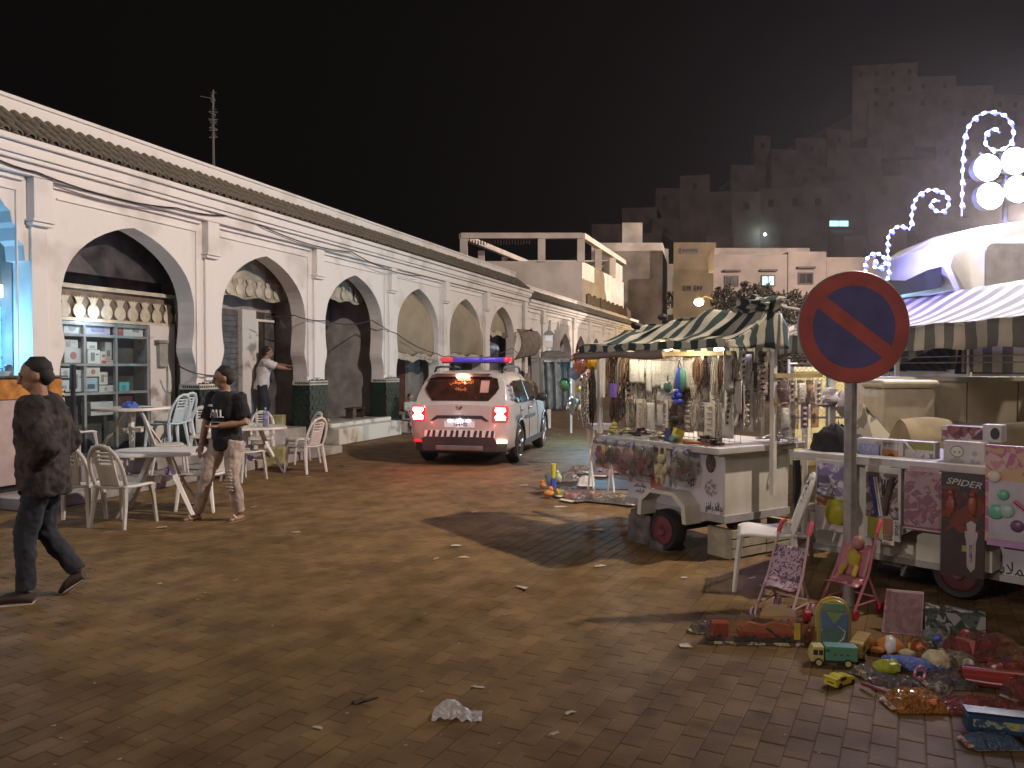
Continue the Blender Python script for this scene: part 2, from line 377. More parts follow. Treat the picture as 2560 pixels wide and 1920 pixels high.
ARC = thing('arcade_building', 'long whitewashed arcade of pointed horseshoe arches under a clay tiled roof', 'building', M=MWALL)
PROF = [(1.45, 1.355), (1.60, 1.355), (1.68, 1.345), (1.76, 1.33), (1.84, 1.30), (1.93, 1.265), (2.02, 1.255), (2.2, 1.285), (2.4, 1.31), (2.6, 1.315), (2.8, 1.30), (3.0, 1.245),
        (3.12, 1.19), (3.24, 1.11), (3.36, 1.0), (3.47, .87), (3.57, .72), (3.66, .55), (3.74, .36), (3.80, .17), (3.84, 0)]
CAFE = [(1.45, 1.72), (3.1, 1.72), (3.1, 1.62), (3.3, 1.6), (3.36, 1.52), (3.52, 1.5), (3.58, 1.44), (3.72, 1.42), (3.78, 1.34), (3.93, 1.22), (4.03, .9), (4.08, .4), (4.10, 0)]
def scaled(k, apex): return [(z if z <= 2.6 else 2.6 + (z - 2.6) * (apex - 2.6) / 1.24 if z > 1.99 else z, w * k) for z, w in PROF]
SM = [(1.45, 1.1), (1.85, 1.1), (1.95, 1.05), (2.2, 1.08), (2.4, 1.08), (2.6, 1.0), (2.8, .83), (2.95, .62), (3.08, .38), (3.18, .16), (3.25, 0)]
ARCHES = [(6.22, CAFE), (9.7, PROF), (13.02, PROF), (16.40, PROF), (19.80, PROF), (23.22, PROF), (26.66, PROF)]
BND = [3.9, 8.02, 11.36, 14.71, 18.10, 21.51, 24.94, 29.3]
DEEP = .34
def arch_wall(mb, c, prof, sl, sr, top, z0=0.0):
    zs = [z for z, w in prof]
    prof = [(z0, prof[0][1])] + prof
    for sg, b in ((-1, sl), (1, sr)):
        for i in range(len(prof) - 1):
            (za, wa), (zb, wb) = prof[i], prof[i + 1]
            A, B = c + sg * wa, c + sg * wb
            for d in (0, DEEP): mb.quad((b, d, za), (A, d, za), (B, d, zb), (b, d, zb)) if zb > za else None
            mb.quad((A, 0, za), (A, DEEP, za), (B, DEEP, zb), (B, 0, zb))
    za = prof[-1][0]
    for d in (0, DEEP): mb.quad((sl, d, za), (sr, d, za), (sr, d, top), (sl, d, top))
w1 = MB()
for k, (c, pr) in enumerate(ARCHES): arch_wall(w1, c, pr, BND[k], BND[k + 1], 4.36)
w1.quad((BND[0], 0, 0), (BND[0], DEEP, 0), (BND[0], DEEP, 4.36), (BND[0], 0, 4.36))
w1.bx(BND[0], 29.3, 0, DEEP, 4.36, 4.40)
w1.bx(-2, 3.9, .0, .3, 0, 4.4)
obj('wall', w1, M_WALL, ARC)
# second, lower stretch beyond the step
A2 = [(30.05, SM), (35.25, SM), (38.2, SM), (41.6, SM), (45.0, SM), (48.4, SM), (51.8, SM), (55.2, SM)]
B2 = [29.3, 31.6, 36.7, 39.9, 43.3, 46.7, 50.1, 53.5, 56.9]
w2 = MB()
for k, (c, pr) in enumerate(A2): arch_wall(w2, c, pr, B2[k], B2[k + 1], 4.1)
obj('wall', w2, M_WALL, ARC)
# mouldings: pilaster strips, hanging blocks, frieze, cornice, alfiz ledges
def pil(s, w=.29, zt=4.2, zb=3.66):
    m = MB(); m.bx(s - w * .42, s + w * .42, -.05, .004, 1.46, zb - .03); obj('pilaster', m, M_WALL, ARC, bevel=.008)
    m = MB(); m.bx(s - w / 2, s + w / 2, -.135, .003, zb, zt); m.bx(s - w / 2 - .03, s + w / 2 + .03, -.15, .002, zb - .035, zb)
    m.bx(s - w / 2 - .015, s + w / 2 + .015, -.12, .001, zb - .085, zb - .04); obj('pilaster_block', m, M_WALL, ARC, bevel=.006)
for s in BND[1:-1]: pil(s)
for k, (c, pr) in enumerate(ARCHES):
    m = MB(); a, b = BND[k] + .3, BND[k + 1] - .3
    m.bx(a, b, -.028, .004, 4.0, 4.02); m.bx(b - .02, b, -.028, .004, 1.5, 4.0)
    m.bx(a - .08, b + .08, -.055, .003, 4.14, 4.20)
    obj('alfiz_moulding', m, M_WALL, ARC)
m = MB(); m.bx(2.5, 29.3, -.14, .006, 4.205, 4.36); m.bx(2.5, 29.34, -.20, .007, 4.362, 4.42); m.bx(2.5, 29.38, -.24, .008, 4.422, 4.56); m.bx(2.5, 29.42, -.30, .3, 4.562, 4.64)
obj('cornice', m, M_WALL, ARC, bevel=.01)
m = MB(); m.bx(28.95, 29.30, -.10, .004, 1.46, 4.2); obj('pilaster', m, M_WALL, ARC, bevel=.008)
m = MB(); m.bx(29.3, 57, -.08, .006, 4.02, 4.1); m.bx(29.45, 57, -.14, .3, 4.102, 4.22); m.bx(29.45, 57, -.2, .3, 4.222, 4.34); obj('cornice', m, M_WALL, ARC, bevel=.008)
for k, s in enumerate(B2[1:]):
    m = MB(); m.bx(s - .14, s + .14, -.07, .004, 1.46, 3.5); m.bx(s - .2, s + .2, -.11, .003, 3.5, 4.0); obj('pilaster', m, M_WALL, ARC)
for k, (c, pr) in enumerate(A2):
    m = MB(); m.bx(B2[k] + .3, B2[k + 1] - .3, -.05, .004, 3.86, 3.92); m.bx(B2[k] + .4, B2[k + 1] - .4, -.03, .004, 3.6, 3.62); obj('alfiz_moulding', m, M_WALL, ARC)
m = MB(); m.bx(32.6, 32.9, -.07, .004, 1.46, 3.7); m.bx(33.9, 34.1, -.07, .004, 1.46, 3.7); obj('pilaster', m, M_WALL, ARC)
# roof deck, white parapet cap
def roof(s0, s1, ze, zt, cap):
    m = MB(); m.add([(s0, -.16, ze), (s1, -.16, ze), (s1, .42, zt), (s0, .42, zt)], [(0, 1, 2, 3)]); m.bx(s0, s1, .43, 6.5, ze - .1, zt - .15); obj('roof_deck', m, M_TILE, ARC)
    m = MB(); m.bx(s0, s1, .40, .66, zt - .05, cap); m.bx(s0, s1 + .003, .37, .69, cap - .055, cap + .001); obj('parapet', m, M_WALL, ARC, bevel=.012)
roof(2.5, 29.3, 4.66, 5.12, 5.37); roof(29.3, 57, 4.36, 4.82, 5.03)
tm = MB(); n = 8
def tile_shape(mb, ins):
    o, u, v, w = ins   # origin at lower end, u along wall, v up the slope, w out of slope
    vs = []
    for t, rr in ((0, .074), (.26, .058)):
        for j in range(n + 1):
            q = pi * j / n; vs.append(o + u * (cos(q) * rr) + v * t + w * (sin(q) * rr * .95))
    for j in range(n + 1):
        q = pi * j / n; vs.append(o + u * (cos(q) * .056) + w * (sin(q) * .052))
    k = n + 1
    mb.add(vs, [(j, j + 1, j + 1 + k, j + k) for j in range(n)] + [(j, j + 2 * k, j + 1 + 2 * k, j + 1) for j in range(n)])
SL = V((0, .58, .46)).normalized(); SW = V((0, -.46, .58)).normalized()
tile_shape(tm, (V((0, 0, 0)), V((1, 0, 0)), SL, SW)); tme = tm.mesh('roof_tile', M_TILE, smooth=True)
trest = MB(); cnt = 0
for sec, (s0, s1, ze) in enumerate(((6.9, 29.3, 4.66), (29.4, 57, 4.36))):
    q = s0
    while q < s1:
        for r in range(3):
            o = V((q + R.uniform(-.008, .008), -.19 + SL.y * .215 * r, ze + .012 + SL.z * .215 * r + .008 + R.uniform(-.006, .008)))
            if cnt < 300:
                t = bpy.data.objects.new('roof_tile', tme); COL.objects.link(t); t.parent = ARC; t.location = o
                t.rotation_euler = (R.uniform(-.04, .04), R.uniform(-.04, .04), R.uniform(-.05, .05)); cnt += 1
            else: tile_shape(trest, (o, V((1, 0, 0)), SL, SW))
        q += .178
o = obj('roof_tile', trest, M_TILE, ARC, smooth=True); o['kind'] = 'stuff'
# glazed tile wainscot round the columns: courses of green tiles and a toothed white border
def wainscot(s0, s1, name='column_tiling'):
    m = MB(); 
    def face(fn, L, nc):
        for r in range(12):
            for c_ in range(nc):
                off = (.5 if r % 2 else 0); a = max(0, (c_ + off) / nc); b = min(1, (c_ + off + 1) / nc)
                if a >= 1: continue
                z = .06 + r * .104
                g = .006 / L; d = R.uniform(0, .004)
                m.add([fn(a + g, z + .004, d), fn(b - g, z + .004, d), fn(b - g, z + .099, d), fn(a + g, z + .099, d)], [(0, 1, 2, 3)])
    face(lambda t, z, d: (s0 + (s1 - s0) * t, -.075 - d, z), s1 - s0, 4)
    face(lambda t, z, d: (s0 - .012 - d, -.07 + (DEEP + .07) * t, z), DEEP + .07, 3)
    face(lambda t, z, d: (s1 + .012 + d, -.07 + (DEEP + .07) * t, z), DEEP + .07, 3)
    obj(name, m, M_ZEL, ARC)
    m = MB(); m.bx(s0 - .008, s1 + .008, -.068, DEEP + .01, 0, 1.31); obj('column_core', m, M_ZELD, ARC)
    m = MB(); m.bx(s0 - .014, s1 + .014, -.08, DEEP + .012, 1.312, 1.40)
    obj('tile_border', m, M_ZELW, ARC)
    m = MB(); w = s1 - s0; k = 0
    while k * .045 < w + .02:                       # dark lozenges and merlons on the border
        a = s0 - .01 + k * .045; z = 1.356
        m.add([(a, -.084, z), (a + .019, -.084, z - .028), (a + .038, -.084, z), (a + .019, -.084, z + .028)], [(0, 1, 2, 3)])
        if k % 2 == 0: m.bx(a - .004, a + .044, -.08, -.05, 1.402, 1.402 + .035 * (1 if k % 4 else .6))
        k += 1
    t = 0
    while t * .045 < DEEP:
        a = -.07 + t * .045; m.add([(s0 - .018, a, 1.356), (s0 - .018, a + .019, 1.33), (s0 - .018, a + .038, 1.356), (s0 - .018, a + .019, 1.384)], [(0, 1, 2, 3)]); t += 1
    obj('border_motif', m, M_ZELD, ARC)
for k in range(len(ARCHES) - 1):
    wainscot(ARCHES[k][0] + ARCHES[k][1][0][1] - .005, ARCHES[k + 1][0] - ARCHES[k + 1][1][0][1] + .005)
# gallery behind the arches: raised floors, back wall, ceiling, side walls between the shops
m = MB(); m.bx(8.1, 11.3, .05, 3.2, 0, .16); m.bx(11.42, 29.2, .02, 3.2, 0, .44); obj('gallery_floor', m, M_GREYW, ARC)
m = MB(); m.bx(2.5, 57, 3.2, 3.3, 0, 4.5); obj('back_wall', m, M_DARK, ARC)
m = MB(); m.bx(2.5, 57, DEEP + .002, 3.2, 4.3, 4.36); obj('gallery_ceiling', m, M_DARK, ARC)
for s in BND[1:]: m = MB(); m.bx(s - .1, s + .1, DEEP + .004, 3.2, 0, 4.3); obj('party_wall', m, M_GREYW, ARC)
st = MB(); st.bx(14.95, 17.9, -.42, .02, 0, .36); st.bx(14.98, 17.85, -.16, .02, .36, .45); obj('entrance_step', st, M_WALLD, ARC, bevel=.02)
st = MB(); st.bx(18.35, 21.2, -.40, .02, 0, .30); obj('entrance_step', st, M_WALLD, ARC, bevel=.02)

def wl(u, v, i):
    """(s, z) of the photo point on the plane i metres behind the arcade front"""
    r = ray(u, v); t = (-9.48 - i) / r.dot(WN); p = r * t; return (p.dot(WD), p.z + EYE)
def wrect(mb, u0, v0, u1, v1, i0, i1):
    a = wl(u0, v0, i0); b = wl(u1, v1, i0); mb.bx(a[0], b[0], i0, i1, b[1], a[1])
def pineapple(mb, s, z, i, k=1.0):
    pts = [(-.045, 0), (-.09, .05), (-.098, .10), (-.075, .155), (-.04, .19), (-.055, .25), (-.085, .285), (-.03, .275), (-.03, .30), (0, .275), (.03, .30), (.03, .275), (.085, .285), (.055, .25), (.04, .19), (.075, .155), (.098, .10), (.09, .05), (.045, 0)]
    n_ = len(pts); mb.add([(s + a * k, i, z + b * k) for a, b in pts] + [(s + a * k, i + .02, z + b * k) for a, b in pts] + [(s, i, z + .12 * k)],
           [(j, j + 1, 2 * n_) for j in range(n_ - 1)] + [(n_ - 1, 0, 2 * n_)] + [(j, j + n_, (j + 1) % n_ + n_, (j + 1) % n_) for j in range(n_)])
# --- arch with the appliance shop
I1 = .62
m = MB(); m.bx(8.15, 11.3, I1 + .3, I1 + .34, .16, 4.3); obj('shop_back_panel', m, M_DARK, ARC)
m = MB(); a = wl(150, 706, I1); b = wl(440, 728, I1); m.bx(8.2, 11.2, I1 - .06, I1 + .25, a[1] - .06, a[1]); obj('ledge_board', m, M_CREAM, ARC)
m = MB(); m.bx(8.2, 11.2, I1 + .02, I1 + .04, a[1] - .55, a[1] - .07); obj('valance_backing', m, mat('brown_board', (.20, .15, .11), rough=.8), ARC)
vb = a[1] - .50
m = MB(); m.bx(8.2, 11.2, I1 - .03, I1, vb - .05, vb); obj('valance_rail', m, M_CREAM, ARC)
for k in range(12):
    m = MB(); pineapple(m, 8.45 + k * .262, vb + .004, I1 - .02, 1.12); obj('pineapple_cutout', m, M_CREAM, ARC)
m = MB(); m.add([(8.2, I1 - .02, 3.12), (11.2, I1 - .02, 3.12), (11.2, I1 - .02, 4.2), (8.2, I1 - .02, 4.2)], [(0, 1, 2, 3)]); obj('tympanum_pane', m, mat('dusty_glass', (.085, .075, .075), rough=.35, var=.35, scale=3), ARC)
m = MB(); pa = wl(369, 775, I1); pb = wl(431, 900, I1); m.bx(pa[0], pb[0], I1 - .05, I1 + .3, .16, vb - .05); obj('shop_pillar', m, M_WALLD, ARC)
m = MB(); m.bx(pb[0] + .01, 11.25, I1 + .0, I1 + .03, .16, vb - .05)
for k in range(22): m.bx(pb[0] + .01, 11.25, I1 - .018, I1 + .002, .2 + k * .105, .28 + k * .105)
obj('roller_shutter', m, M_SHUT, ARC)
# display case: grey frame, shelves, back
s0, s1 = wl(120, 900, I1)[0], pa[0] - .03; zb = vb - .06
m = MB()
for s in (s0, wl(209, 900, I1)[0], wl(288, 900, I1)[0], s1): m.bx(s - .022, s + .022, I1 - .03, I1 + .02, .3, zb)
shelf_z = [wl(250, y, I1)[1] for y in (840, 912, 983)]
for z in shelf_z: m.bx(s0, s1, I1 - .028, I1 + .28, z - .02, z + .02)
m.bx(s0, s1, I1 - .03, I1 + .29, .28, .34); m.bx(s0, s1, I1 - .03, I1 + .29, zb - .05, zb)
obj('display_case_frame', m, mat('grey_aluminium', (.46, .43, .43), rough=.4, metal=.3), ARC)
m = MB(); m.bx(s0, s1, I1 - .04, I1 + .1, .16, .28); obj('display_case_base', m, M_GREYW, ARC)
m = MB(); m.quad((s0, I1 - .035, .34), (s1, I1 - .035, .34), (s1, I1 - .035, zb), (s0, I1 - .035, zb)); obj('display_case_pane', m, film('shop_glass', (.85, .95, .95), clear=.93, rough=.03, crinkle=.0), ARC)
# --- second arch: storeroom
I2 = .95
def cloth_valance(c, u0, u1, vt, vb_, i):
    a = wl(u0, vb_, i); b = wl(u1, vb_, i)
    m = MB(); m.grid(lambda x, y: (a[0] + (b[0] - a[0]) * x, i + .02 * sin(x * 23), a[1] + .03 * sin(x * 17) * (1 - y) + y * (4.15 - a[1])), 24, 4)
    obj('cloth_valance', m, mat('soiled_canvas', (.52, .46, .35), rough=.9, var=.2, scale=4, col2=(.30, .27, .20)), ARC, smooth=True)
    k = 0; s = a[0] + .15
    while s < b[0]:
        mm = MB(); pineapple(mm, s, a[1] + .05, i - .03, 1.1); obj('pineapple_cutout', mm, mat('faded_canvas', (.62, .56, .45), rough=.9), ARC); s += .3
cloth_valance(13.0, 558, 735, 650, 738, I2 - .35); cloth_valance(16.4, 815, 925, 700, 748, I2 - .35)
m = MB(); m.bx(11.46, 14.6, I2, I2 + .05, 2.85, 4.3); obj('lintel_wall', m, M_GREYW, ARC)
m = MB(); m.bx(11.46, wl(594, 900, I2)[0], I2, I2 + .03, .44, 2.85)
for k in range(22): m.bx(11.46, wl(594, 900, I2)[0], I2 - .02, I2 + .002, .46 + k * .108, .545 + k * .108)
obj('roller_shutter', m, M_SHUT, ARC)
m = MB(); m.bx(wl(594, 900, I2)[0], wl(629, 900, I2)[0], I2 - .12, I2 + .3, .44, 2.86); obj('shop_pillar', m, M_WALLD, ARC)
m = MB(); a = wl(633, 803, I2); m.bx(a[0], a[0] + .09, I2 - .06, I2 + .02, .44, a[1]); m.bx(a[0], 14.5, I2 - .06, I2 + .02, a[1], a[1] + .05); obj('door_frame', m, M_WALL, ARC)
m = MB(); m.bx(14.25, 14.6, I2, I2 + .05, .44, 2.85); obj('side_panel', m, M_DARK, ARC)
# --- third arch: open dim shop
m = MB(); m.bx(wl(881, 900, 1.3)[0], wl(912, 900, 1.3)[0], 1.3, 1.6, .44, 4.3); obj('shop_pillar', m, M_GREYW, ARC)
m = MB(); m.bx(14.85, wl(881, 900, 1.3)[0], 1.9, 1.94, .44, 2.75); obj('shop_door', m, M_WOODD, ARC)
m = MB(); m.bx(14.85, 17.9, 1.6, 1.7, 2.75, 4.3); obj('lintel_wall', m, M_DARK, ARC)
# --- fourth to seventh arches: doors behind the hangings
for c, mt in ((19.8, mat('red_brown_door', (.16, .065, .045), rough=.7, var=.2)), (23.2, M_WOODD), (26.66, mat('mauve_panel', (.22, .17, .2), rough=.7))):
    m = MB(); m.bx(c - 1.0, c + .75, .8, .86, .44, 2.9); obj('shop_door', m, mt, ARC)
    m = MB(); m.bx(c + .75, c + 1.5, .7, .9, .44, 4.3); m.bx(c - 1.5, c - 1.0, .7, .9, .44, 4.3); m.bx(c - 1.0, c + .75, .72, .9, 2.9, 4.3); obj('shop_front_wall', m, M_GREYW, ARC)
m = MB(); m.bx(29.35, 57, 1.0, 1.1, 0, 4.2); obj('shop_front_wall', m, M_GREYW, ARC)
# roof aerial
ant = thing('roof_aerial', 'tall thin mast aerial rising behind the arcade roof parapet', 'aerial', at(534, 430, 17.2))
m = MB(); h = at(534, 226, 17.2).z - ant.location.z; m.tube([(0, 0, -.8), (0, 0, h)], [.035, .022], 6); obj('mast', m, mat('rusty_mast', (.16, .14, .13), rough=.7), ant)
m = MB()
for k in range(26):
    z = h * (.42 + .57 * k / 25); l = .05 + .05 * R.random(); q = R.uniform(0, pi); m.tube([(-l * cos(q), -l * sin(q), z), (l * cos(q), l * sin(q), z + R.uniform(-.03, .03))], .009, 4)
m.tube([(-.28, 0, h * .93), (.0, 0, h * .9)], .008, 4)
obj('element', m, mat('aerial_rods', (.30, .28, .27), rough=.5), ant)
# slack cables along the wall
def cable(label, pts, r=.012, name='wall_cable'):
    P = []
    for a, b in zip(pts, pts[1:]):
        a, b = V(a), V(b); sag = min(.35, (b - a).length * .035)
        for k in range(10): t = k / 10; P.append(a.lerp(b, t) - V((0, 0, 4 * sag * t * (1 - t))))
    P.append(V(pts[-1])); m = MB(); m.tube(P, r, 5)
    return tag(obj(name, m, M_CABLE), label, 'cable')
wz = lambda u, v, i: (lambda q: wall(q[0], q[1], i))(wl(u, v, i))
cable('thin black cable sagging along the frieze from the café to the appliance shop arch', [wz(-20, 392, -.17), wz(90, 430, -.17), wz(440, 520, -.18), wz(600, 537, -.18), wz(880, 630, -.2), wz(1050, 690, -.2)])
cable('slack black cable looping between the appliance shop and storeroom columns', [wz(448, 915, .1), wz(480, 930, -.09), wz(553, 938, -.09)], .011)
cable('black cable drooping across the columns of the storeroom and dim shop', [wz(665, 792, .3), wz(735, 788, -.05), wz(812, 802, -.08), wz(930, 800, .2), wz(955, 815, -.06), wz(988, 832, -.06)], .012)
cable('thin cable hung between the two curtained arches', [wz(988, 832, -.06), wz(1095, 885, -.3), wz(1120, 890, -.07), wz(1280, 870, -.1), wz(1310, 888, -.1), wz(1350, 895, -.1)], .012)
# ================================================================ HOUSES BEHIND
M_HOUSE = mat('pale_render', (.74, .66, .60), rough=.9, var=.10, scale=.8, bump=.08, spec=.2)
M_HOUSE2 = mat('weathered_render', (.60, .52, .47), rough=.9, var=.22, scale=.6, bump=.08, spec=.2)
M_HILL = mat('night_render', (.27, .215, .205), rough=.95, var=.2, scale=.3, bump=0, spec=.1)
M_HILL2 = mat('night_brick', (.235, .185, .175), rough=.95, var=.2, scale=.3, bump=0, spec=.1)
M_PANE = mat('unlit_pane', (.02, .02, .025), rough=.15)
M_SHADE = mat('window_grille_paint', (.12, .08, .07), rough=.6)
def house(label, quadp, z0, z1, m, cat='house', name='house', group=None):
    """walls from a footprint polygon, with a parapet"""
    c = V((sum(p[0] for p in quadp) / len(quadp), sum(p[1] for p in quadp) / len(quadp), z0))
    h = thing(name, label, cat, c, 0, group); q = [(p[0] - c.x, p[1] - c.y) for p in quadp]
    b = MB(); b.prism(q, 0, z1 - z0 - .3, 'z'); obj('wall', b, m, h)
    inn = [(x * .985, y * .985) for x, y in q]; b = MB(); n_ = len(q)
    vs = [(x, y, z1 - z0 - .299) for x, y in q] + [(x, y, z1 - z0) for x, y in q] + [(x, y, z1 - z0) for x, y in inn] + [(x, y, z1 - z0 - .299) for x, y in inn]
    b.add(vs, [(k * n_ + i, k * n_ + (i + 1) % n_, ((k + 1) % 4) * n_ + (i + 1) % n_, ((k + 1) % 4) * n_ + i) for k in range(4) for i in range(n_)])
    obj('parapet', b, m, h)
    return h, c
def window(h, p, right, w, ht, m_pane=None, lint=True, mp=None):
    """frame, pane, sill; p = centre on the wall (world), right = direction along the wall"""
    r = V(right).normalized(); o = r.cross(V((0, 0, 1))); M = Matrix(((r.x, -o.x, 0, 0), (r.y, -o.y, 0, 0), (0, 0, 1, 0), (0, 0, 0, 1))); M.translation = V(p) - h.location
    f = MB(); f.M = M; t = .07
    f.bx(-w / 2, w / 2, -.05, .05, ht / 2 - t, ht / 2); f.bx(-w / 2, w / 2, -.05, .05, -ht / 2, -ht / 2 + t); f.bx(-w / 2, -w / 2 + t, -.05, .05, -ht / 2 + t, ht / 2 - t); f.bx(w / 2 - t, w / 2, -.05, .05, -ht / 2 + t, ht / 2 - t); f.bx(-.025, .025, -.05, .05, -ht / 2 + t, ht / 2 - t)
    w_ = obj('window', f, M_SHADE, h)
    p_ = MB(); p_.M = M; p_.bx(-w / 2 + t, w / 2 - t, -.02, .02, -ht / 2 + t, ht / 2 - t); obj('pane', p_, m_pane or M_PANE, w_)
    if lint: s = MB(); s.M = M; s.bx(-w / 2 - .08, w / 2 + .08, -.22, .03, ht / 2 + .22, ht / 2 + .32); obj('hood', s, M_SHADE, w_)
# terrace house with a pergola frame standing behind the arcade roof
A0, A1, A2_, A3 = (-3.0, 47.0), (4.15, 47.0), (8.3, 59.0), (1.1, 59.0)
hA, cA = house('white terrace house with an open roof frame rising behind the far arcade roof', [A0, A1, A2_, A3], 0, 7.95, M_HOUSE)
def beam(h, a, b, z0, z1, w, name='beam', m=None):
    a, b = V((a[0], a[1], 0)), V((b[0], b[1], 0)); d = (b - a).normalized(); s = V((d.y, -d.x, 0)) * w / 2
    mb = MB(); o = V((h.location.x, h.location.y, h.location.z))
    mb.add([p - o + V((0, 0, z)) for z in (z0, z1) for p in (a - s, a + s, b + s, b - s)], [(0, 1, 2, 3), (4, 5, 6, 7), (0, 1, 5, 4), (1, 2, 6, 5), (2, 3, 7, 6), (3, 0, 4, 7)])
    return obj(name, mb, m or M_HOUSE, h)
zt = at(1455, 583, 47).z
beam(hA, A0, A1, zt - .32, zt, .35); beam(hA, A1, A2_, zt - .32, zt - .002, .35); beam(hA, A0, A3, zt - .32, zt - .003, .3)
beam(hA, A3, A2_, zt - .32, zt - .004, .3)
for p in ((-2.85, 47.05), (1.75, 47.05), (4.08, 47.1), (5.55, 51.2), (7.0, 55.4), (-.5, 55), (1.0, 58.8), (-2, 52)):
    b = MB(); o = hA.location; b.bx(p[0] - .22 - o.x, p[0] + .22 - o.x, p[1] - .18 - o.y, p[1] + .18 - o.y, 7.9, zt - .33); obj('post', b, M_HOUSE, hA)
b = MB(); o = hA.location; d = V((4.15, 12, 0)).normalized()
for t, w, z in ((9.6, 2.6, zt + .1),):
    p = V((4.15, 47, 0)) + d * t; q = p + d * w; n2 = V((-d.y, d.x, 0)) * .8
    b.prism([(p.x - o.x, p.y - o.y), (q.x - o.x, q.y - o.y), (q.x + n2.x - o.x, q.y + n2.y - o.y), (p.x + n2.x - o.x, p.y + n2.y - o.y)], 7.9, zt - .5, 'z')
obj('stair_block', b, M_HOUSE, hA)
b = MB()
for k in range(26): x = -2.7 + k * .17; b.box((x - o.x, 47.35 - o.y, zt - .42 - R.random() * .1), (.07, .03, .28))
obj('reed_fringe', b, M_WOODD, hA)
# stepped house further on
hB, cB = house('tall blank-walled pale house beyond the roof-frame house', [(6.2, 62), (11.75, 62), (14.2, 72), (9, 72)], 0, at(1640, 607, 62).z, M_HOUSE2)
b = MB(); b.box((at(1582, 600, 63).x - cB.x, 64.5 - cB.y, at(1582, 590, 63).z + .2), (1.6, 2.5, 1.8)); obj('stair_block', b, M_HOUSE2, hB)
hB2, cB2 = house('narrow pale house with a stepped gable beside the street lamp', [(14.3, 70.5), (15.25, 70.5), (15.6, 74), (14.6, 74)], 0, at(1690, 690, 70).z, M_HOUSE)
for k, (u0, u1, v) in enumerate(((1657, 1671, 622), (1671, 1686, 660))):
    b = MB(); p, q = at(u0, v, 70.6), at(u1, v, 70.6); b.bx(p.x - cB2.x, q.x - cB2.x, 70.55 - cB2.y, 73.8 - cB2.y, 0, p.z); obj('gable_step', b, M_HOUSE, hB2)
# yellow lit house by the lamp
hD, cD = house('ochre house with one long dark window above the street lamp', [(at(1684, 600, 58).x, 58), (at(1790, 600, 58).x, 58), (at(1790, 600, 58).x + 2, 66), (at(1684, 600, 58).x + 2, 66)], 0, at(1700, 606, 58).z, mat('ochre_render', (.17, .125, .075), rough=.9, var=.15, scale=.8))
window(hD, at(1724, 627, 57.98), (1, 0, 0), 1.25, .38, lint=False)
for u in (1720, 1748): window(hD, at(u, 720, 57.98), (1, 0, 0), .5, .4, lint=False)
M_HOUSEC = mat('dull_pink_render', (.47, .385, .34), rough=.9, var=.12, scale=.8, bump=.08)
# long house with the three shuttered windows
zC = at(1900, 636, 45).z
hC, cC = house('long pale house with three small hooded windows above the dark hedge', [(at(1784, 640, 45).x, 45), (at(1971, 640, 45).x - .01, 45), (at(1971, 640, 45).x - .01, 52), (at(1787, 640, 52).x, 52)], 0, zC, M_HOUSEC)
b = MB(); p, q = at(1971, 629, 44.9), at(2066, 629, 44.9); b.bx(p.x - cC.x, q.x - cC.x, 44.9 - cC.y, 52 - cC.y, 0, p.z); obj('wall', b, M_HOUSEC, hC)
b = MB(); p, q = at(2066, 643, 45.3), at(2190, 643, 45.3); b.bx(p.x - cC.x + .01, q.x - cC.x, 45.3 - cC.y, 52 - cC.y, 0, p.z); obj('wall', b, M_HOUSEC, hC)
M_LITP = mat('lit_pane_cool', (.5, .8, .85), emit=1.6, ecol=(.45, .85, .95), var=.5, scale=4)
window(hC, at(1828.5, 703, 44.97), (1, 0, 0), .80, .62); window(hC, at(1920, 702, 44.97), (1, 0, 0), .80, .62, M_LITP); window(hC, at(2014, 696, 44.87), (1, 0, 0), .86, .66)
b = MB(); p = at(1905, 620, 50); b.bx(p.x - 3 - cC.x, p.x + 3 - cC.x, 50 - cC.y, 51.5 - cC.y, zC - .3, p.z); obj('stair_block', b, M_HOUSE2, hC)

# hillside
M_HPANE = mat('dusty_hill_pane', (.07, .055, .055), rough=.6, bump=0)
def Tu(u):
    xs = [-.3, -.05, .1, .2, .3, .4, .45, .9]; ys = [.11, .12, .175, .215, .28, .33, .36, .37]; return float(np.interp(u, xs, ys))
def hillz(x, y):
    if y < 60: return -.3
    u = x / y; return EYE - .3 + y * (.1 + (Tu(u) - .115) * min(1, (y - 60) / 100)) * min(1, (y - 60) / 14) - 3 * min(1, (y - 60) / 30)
b = MB(); b.grid(lambda a, c: (lambda y: (lambda x: (x, y, hillz(x, y)))(y * (-.3 + 1.3 * a)))(60 + 180 * c), 40, 30)
structure(obj('hill', b, mat('hill_scrub', (.10, .075, .06), rough=1, var=.5, scale=.12, bump=0), smooth=True))
HH = [(1480, 1560, 560, 640), (1555, 1640, 520, 590), (1630, 1700, 545, 610), (1640, 1725, 470, 545), (1700, 1770, 440, 545), (1765, 1830, 480, 600), (1827, 1886, 412, 480), (1886, 1928, 338, 430), (1928, 2000, 372, 440),
      (1990, 2068, 345, 420), (2068, 2131, 322, 400), (2131, 2281, 165, 268), (2170, 2290, 235, 330), (2281, 2385, 192, 300), (2385, 2480, 215, 330), (2480, 2600, 235, 350), (1830, 1900, 480, 610), (1895, 1965, 470, 600), (1960, 2075, 468, 590),
      (2075, 2165, 455, 600), (2160, 2260, 440, 560), (2250, 2350, 400, 520), (2090, 2200, 370, 455), (1990, 2080, 420, 470), (2340, 2450, 350, 480), (2440, 2580, 370, 520), (2110, 2166, 590, 650), (1765, 1835, 590, 640), (2170, 2260, 560, 650), (1560, 1650, 585, 650)]
LOOKS = ['blank dark wall', 'low flat roof', 'two rows of small windows', 'tall narrow front', 'wide terrace roof', 'stepped roofline']
def hill_label(k, u0, u1, vt, vb):
    return None
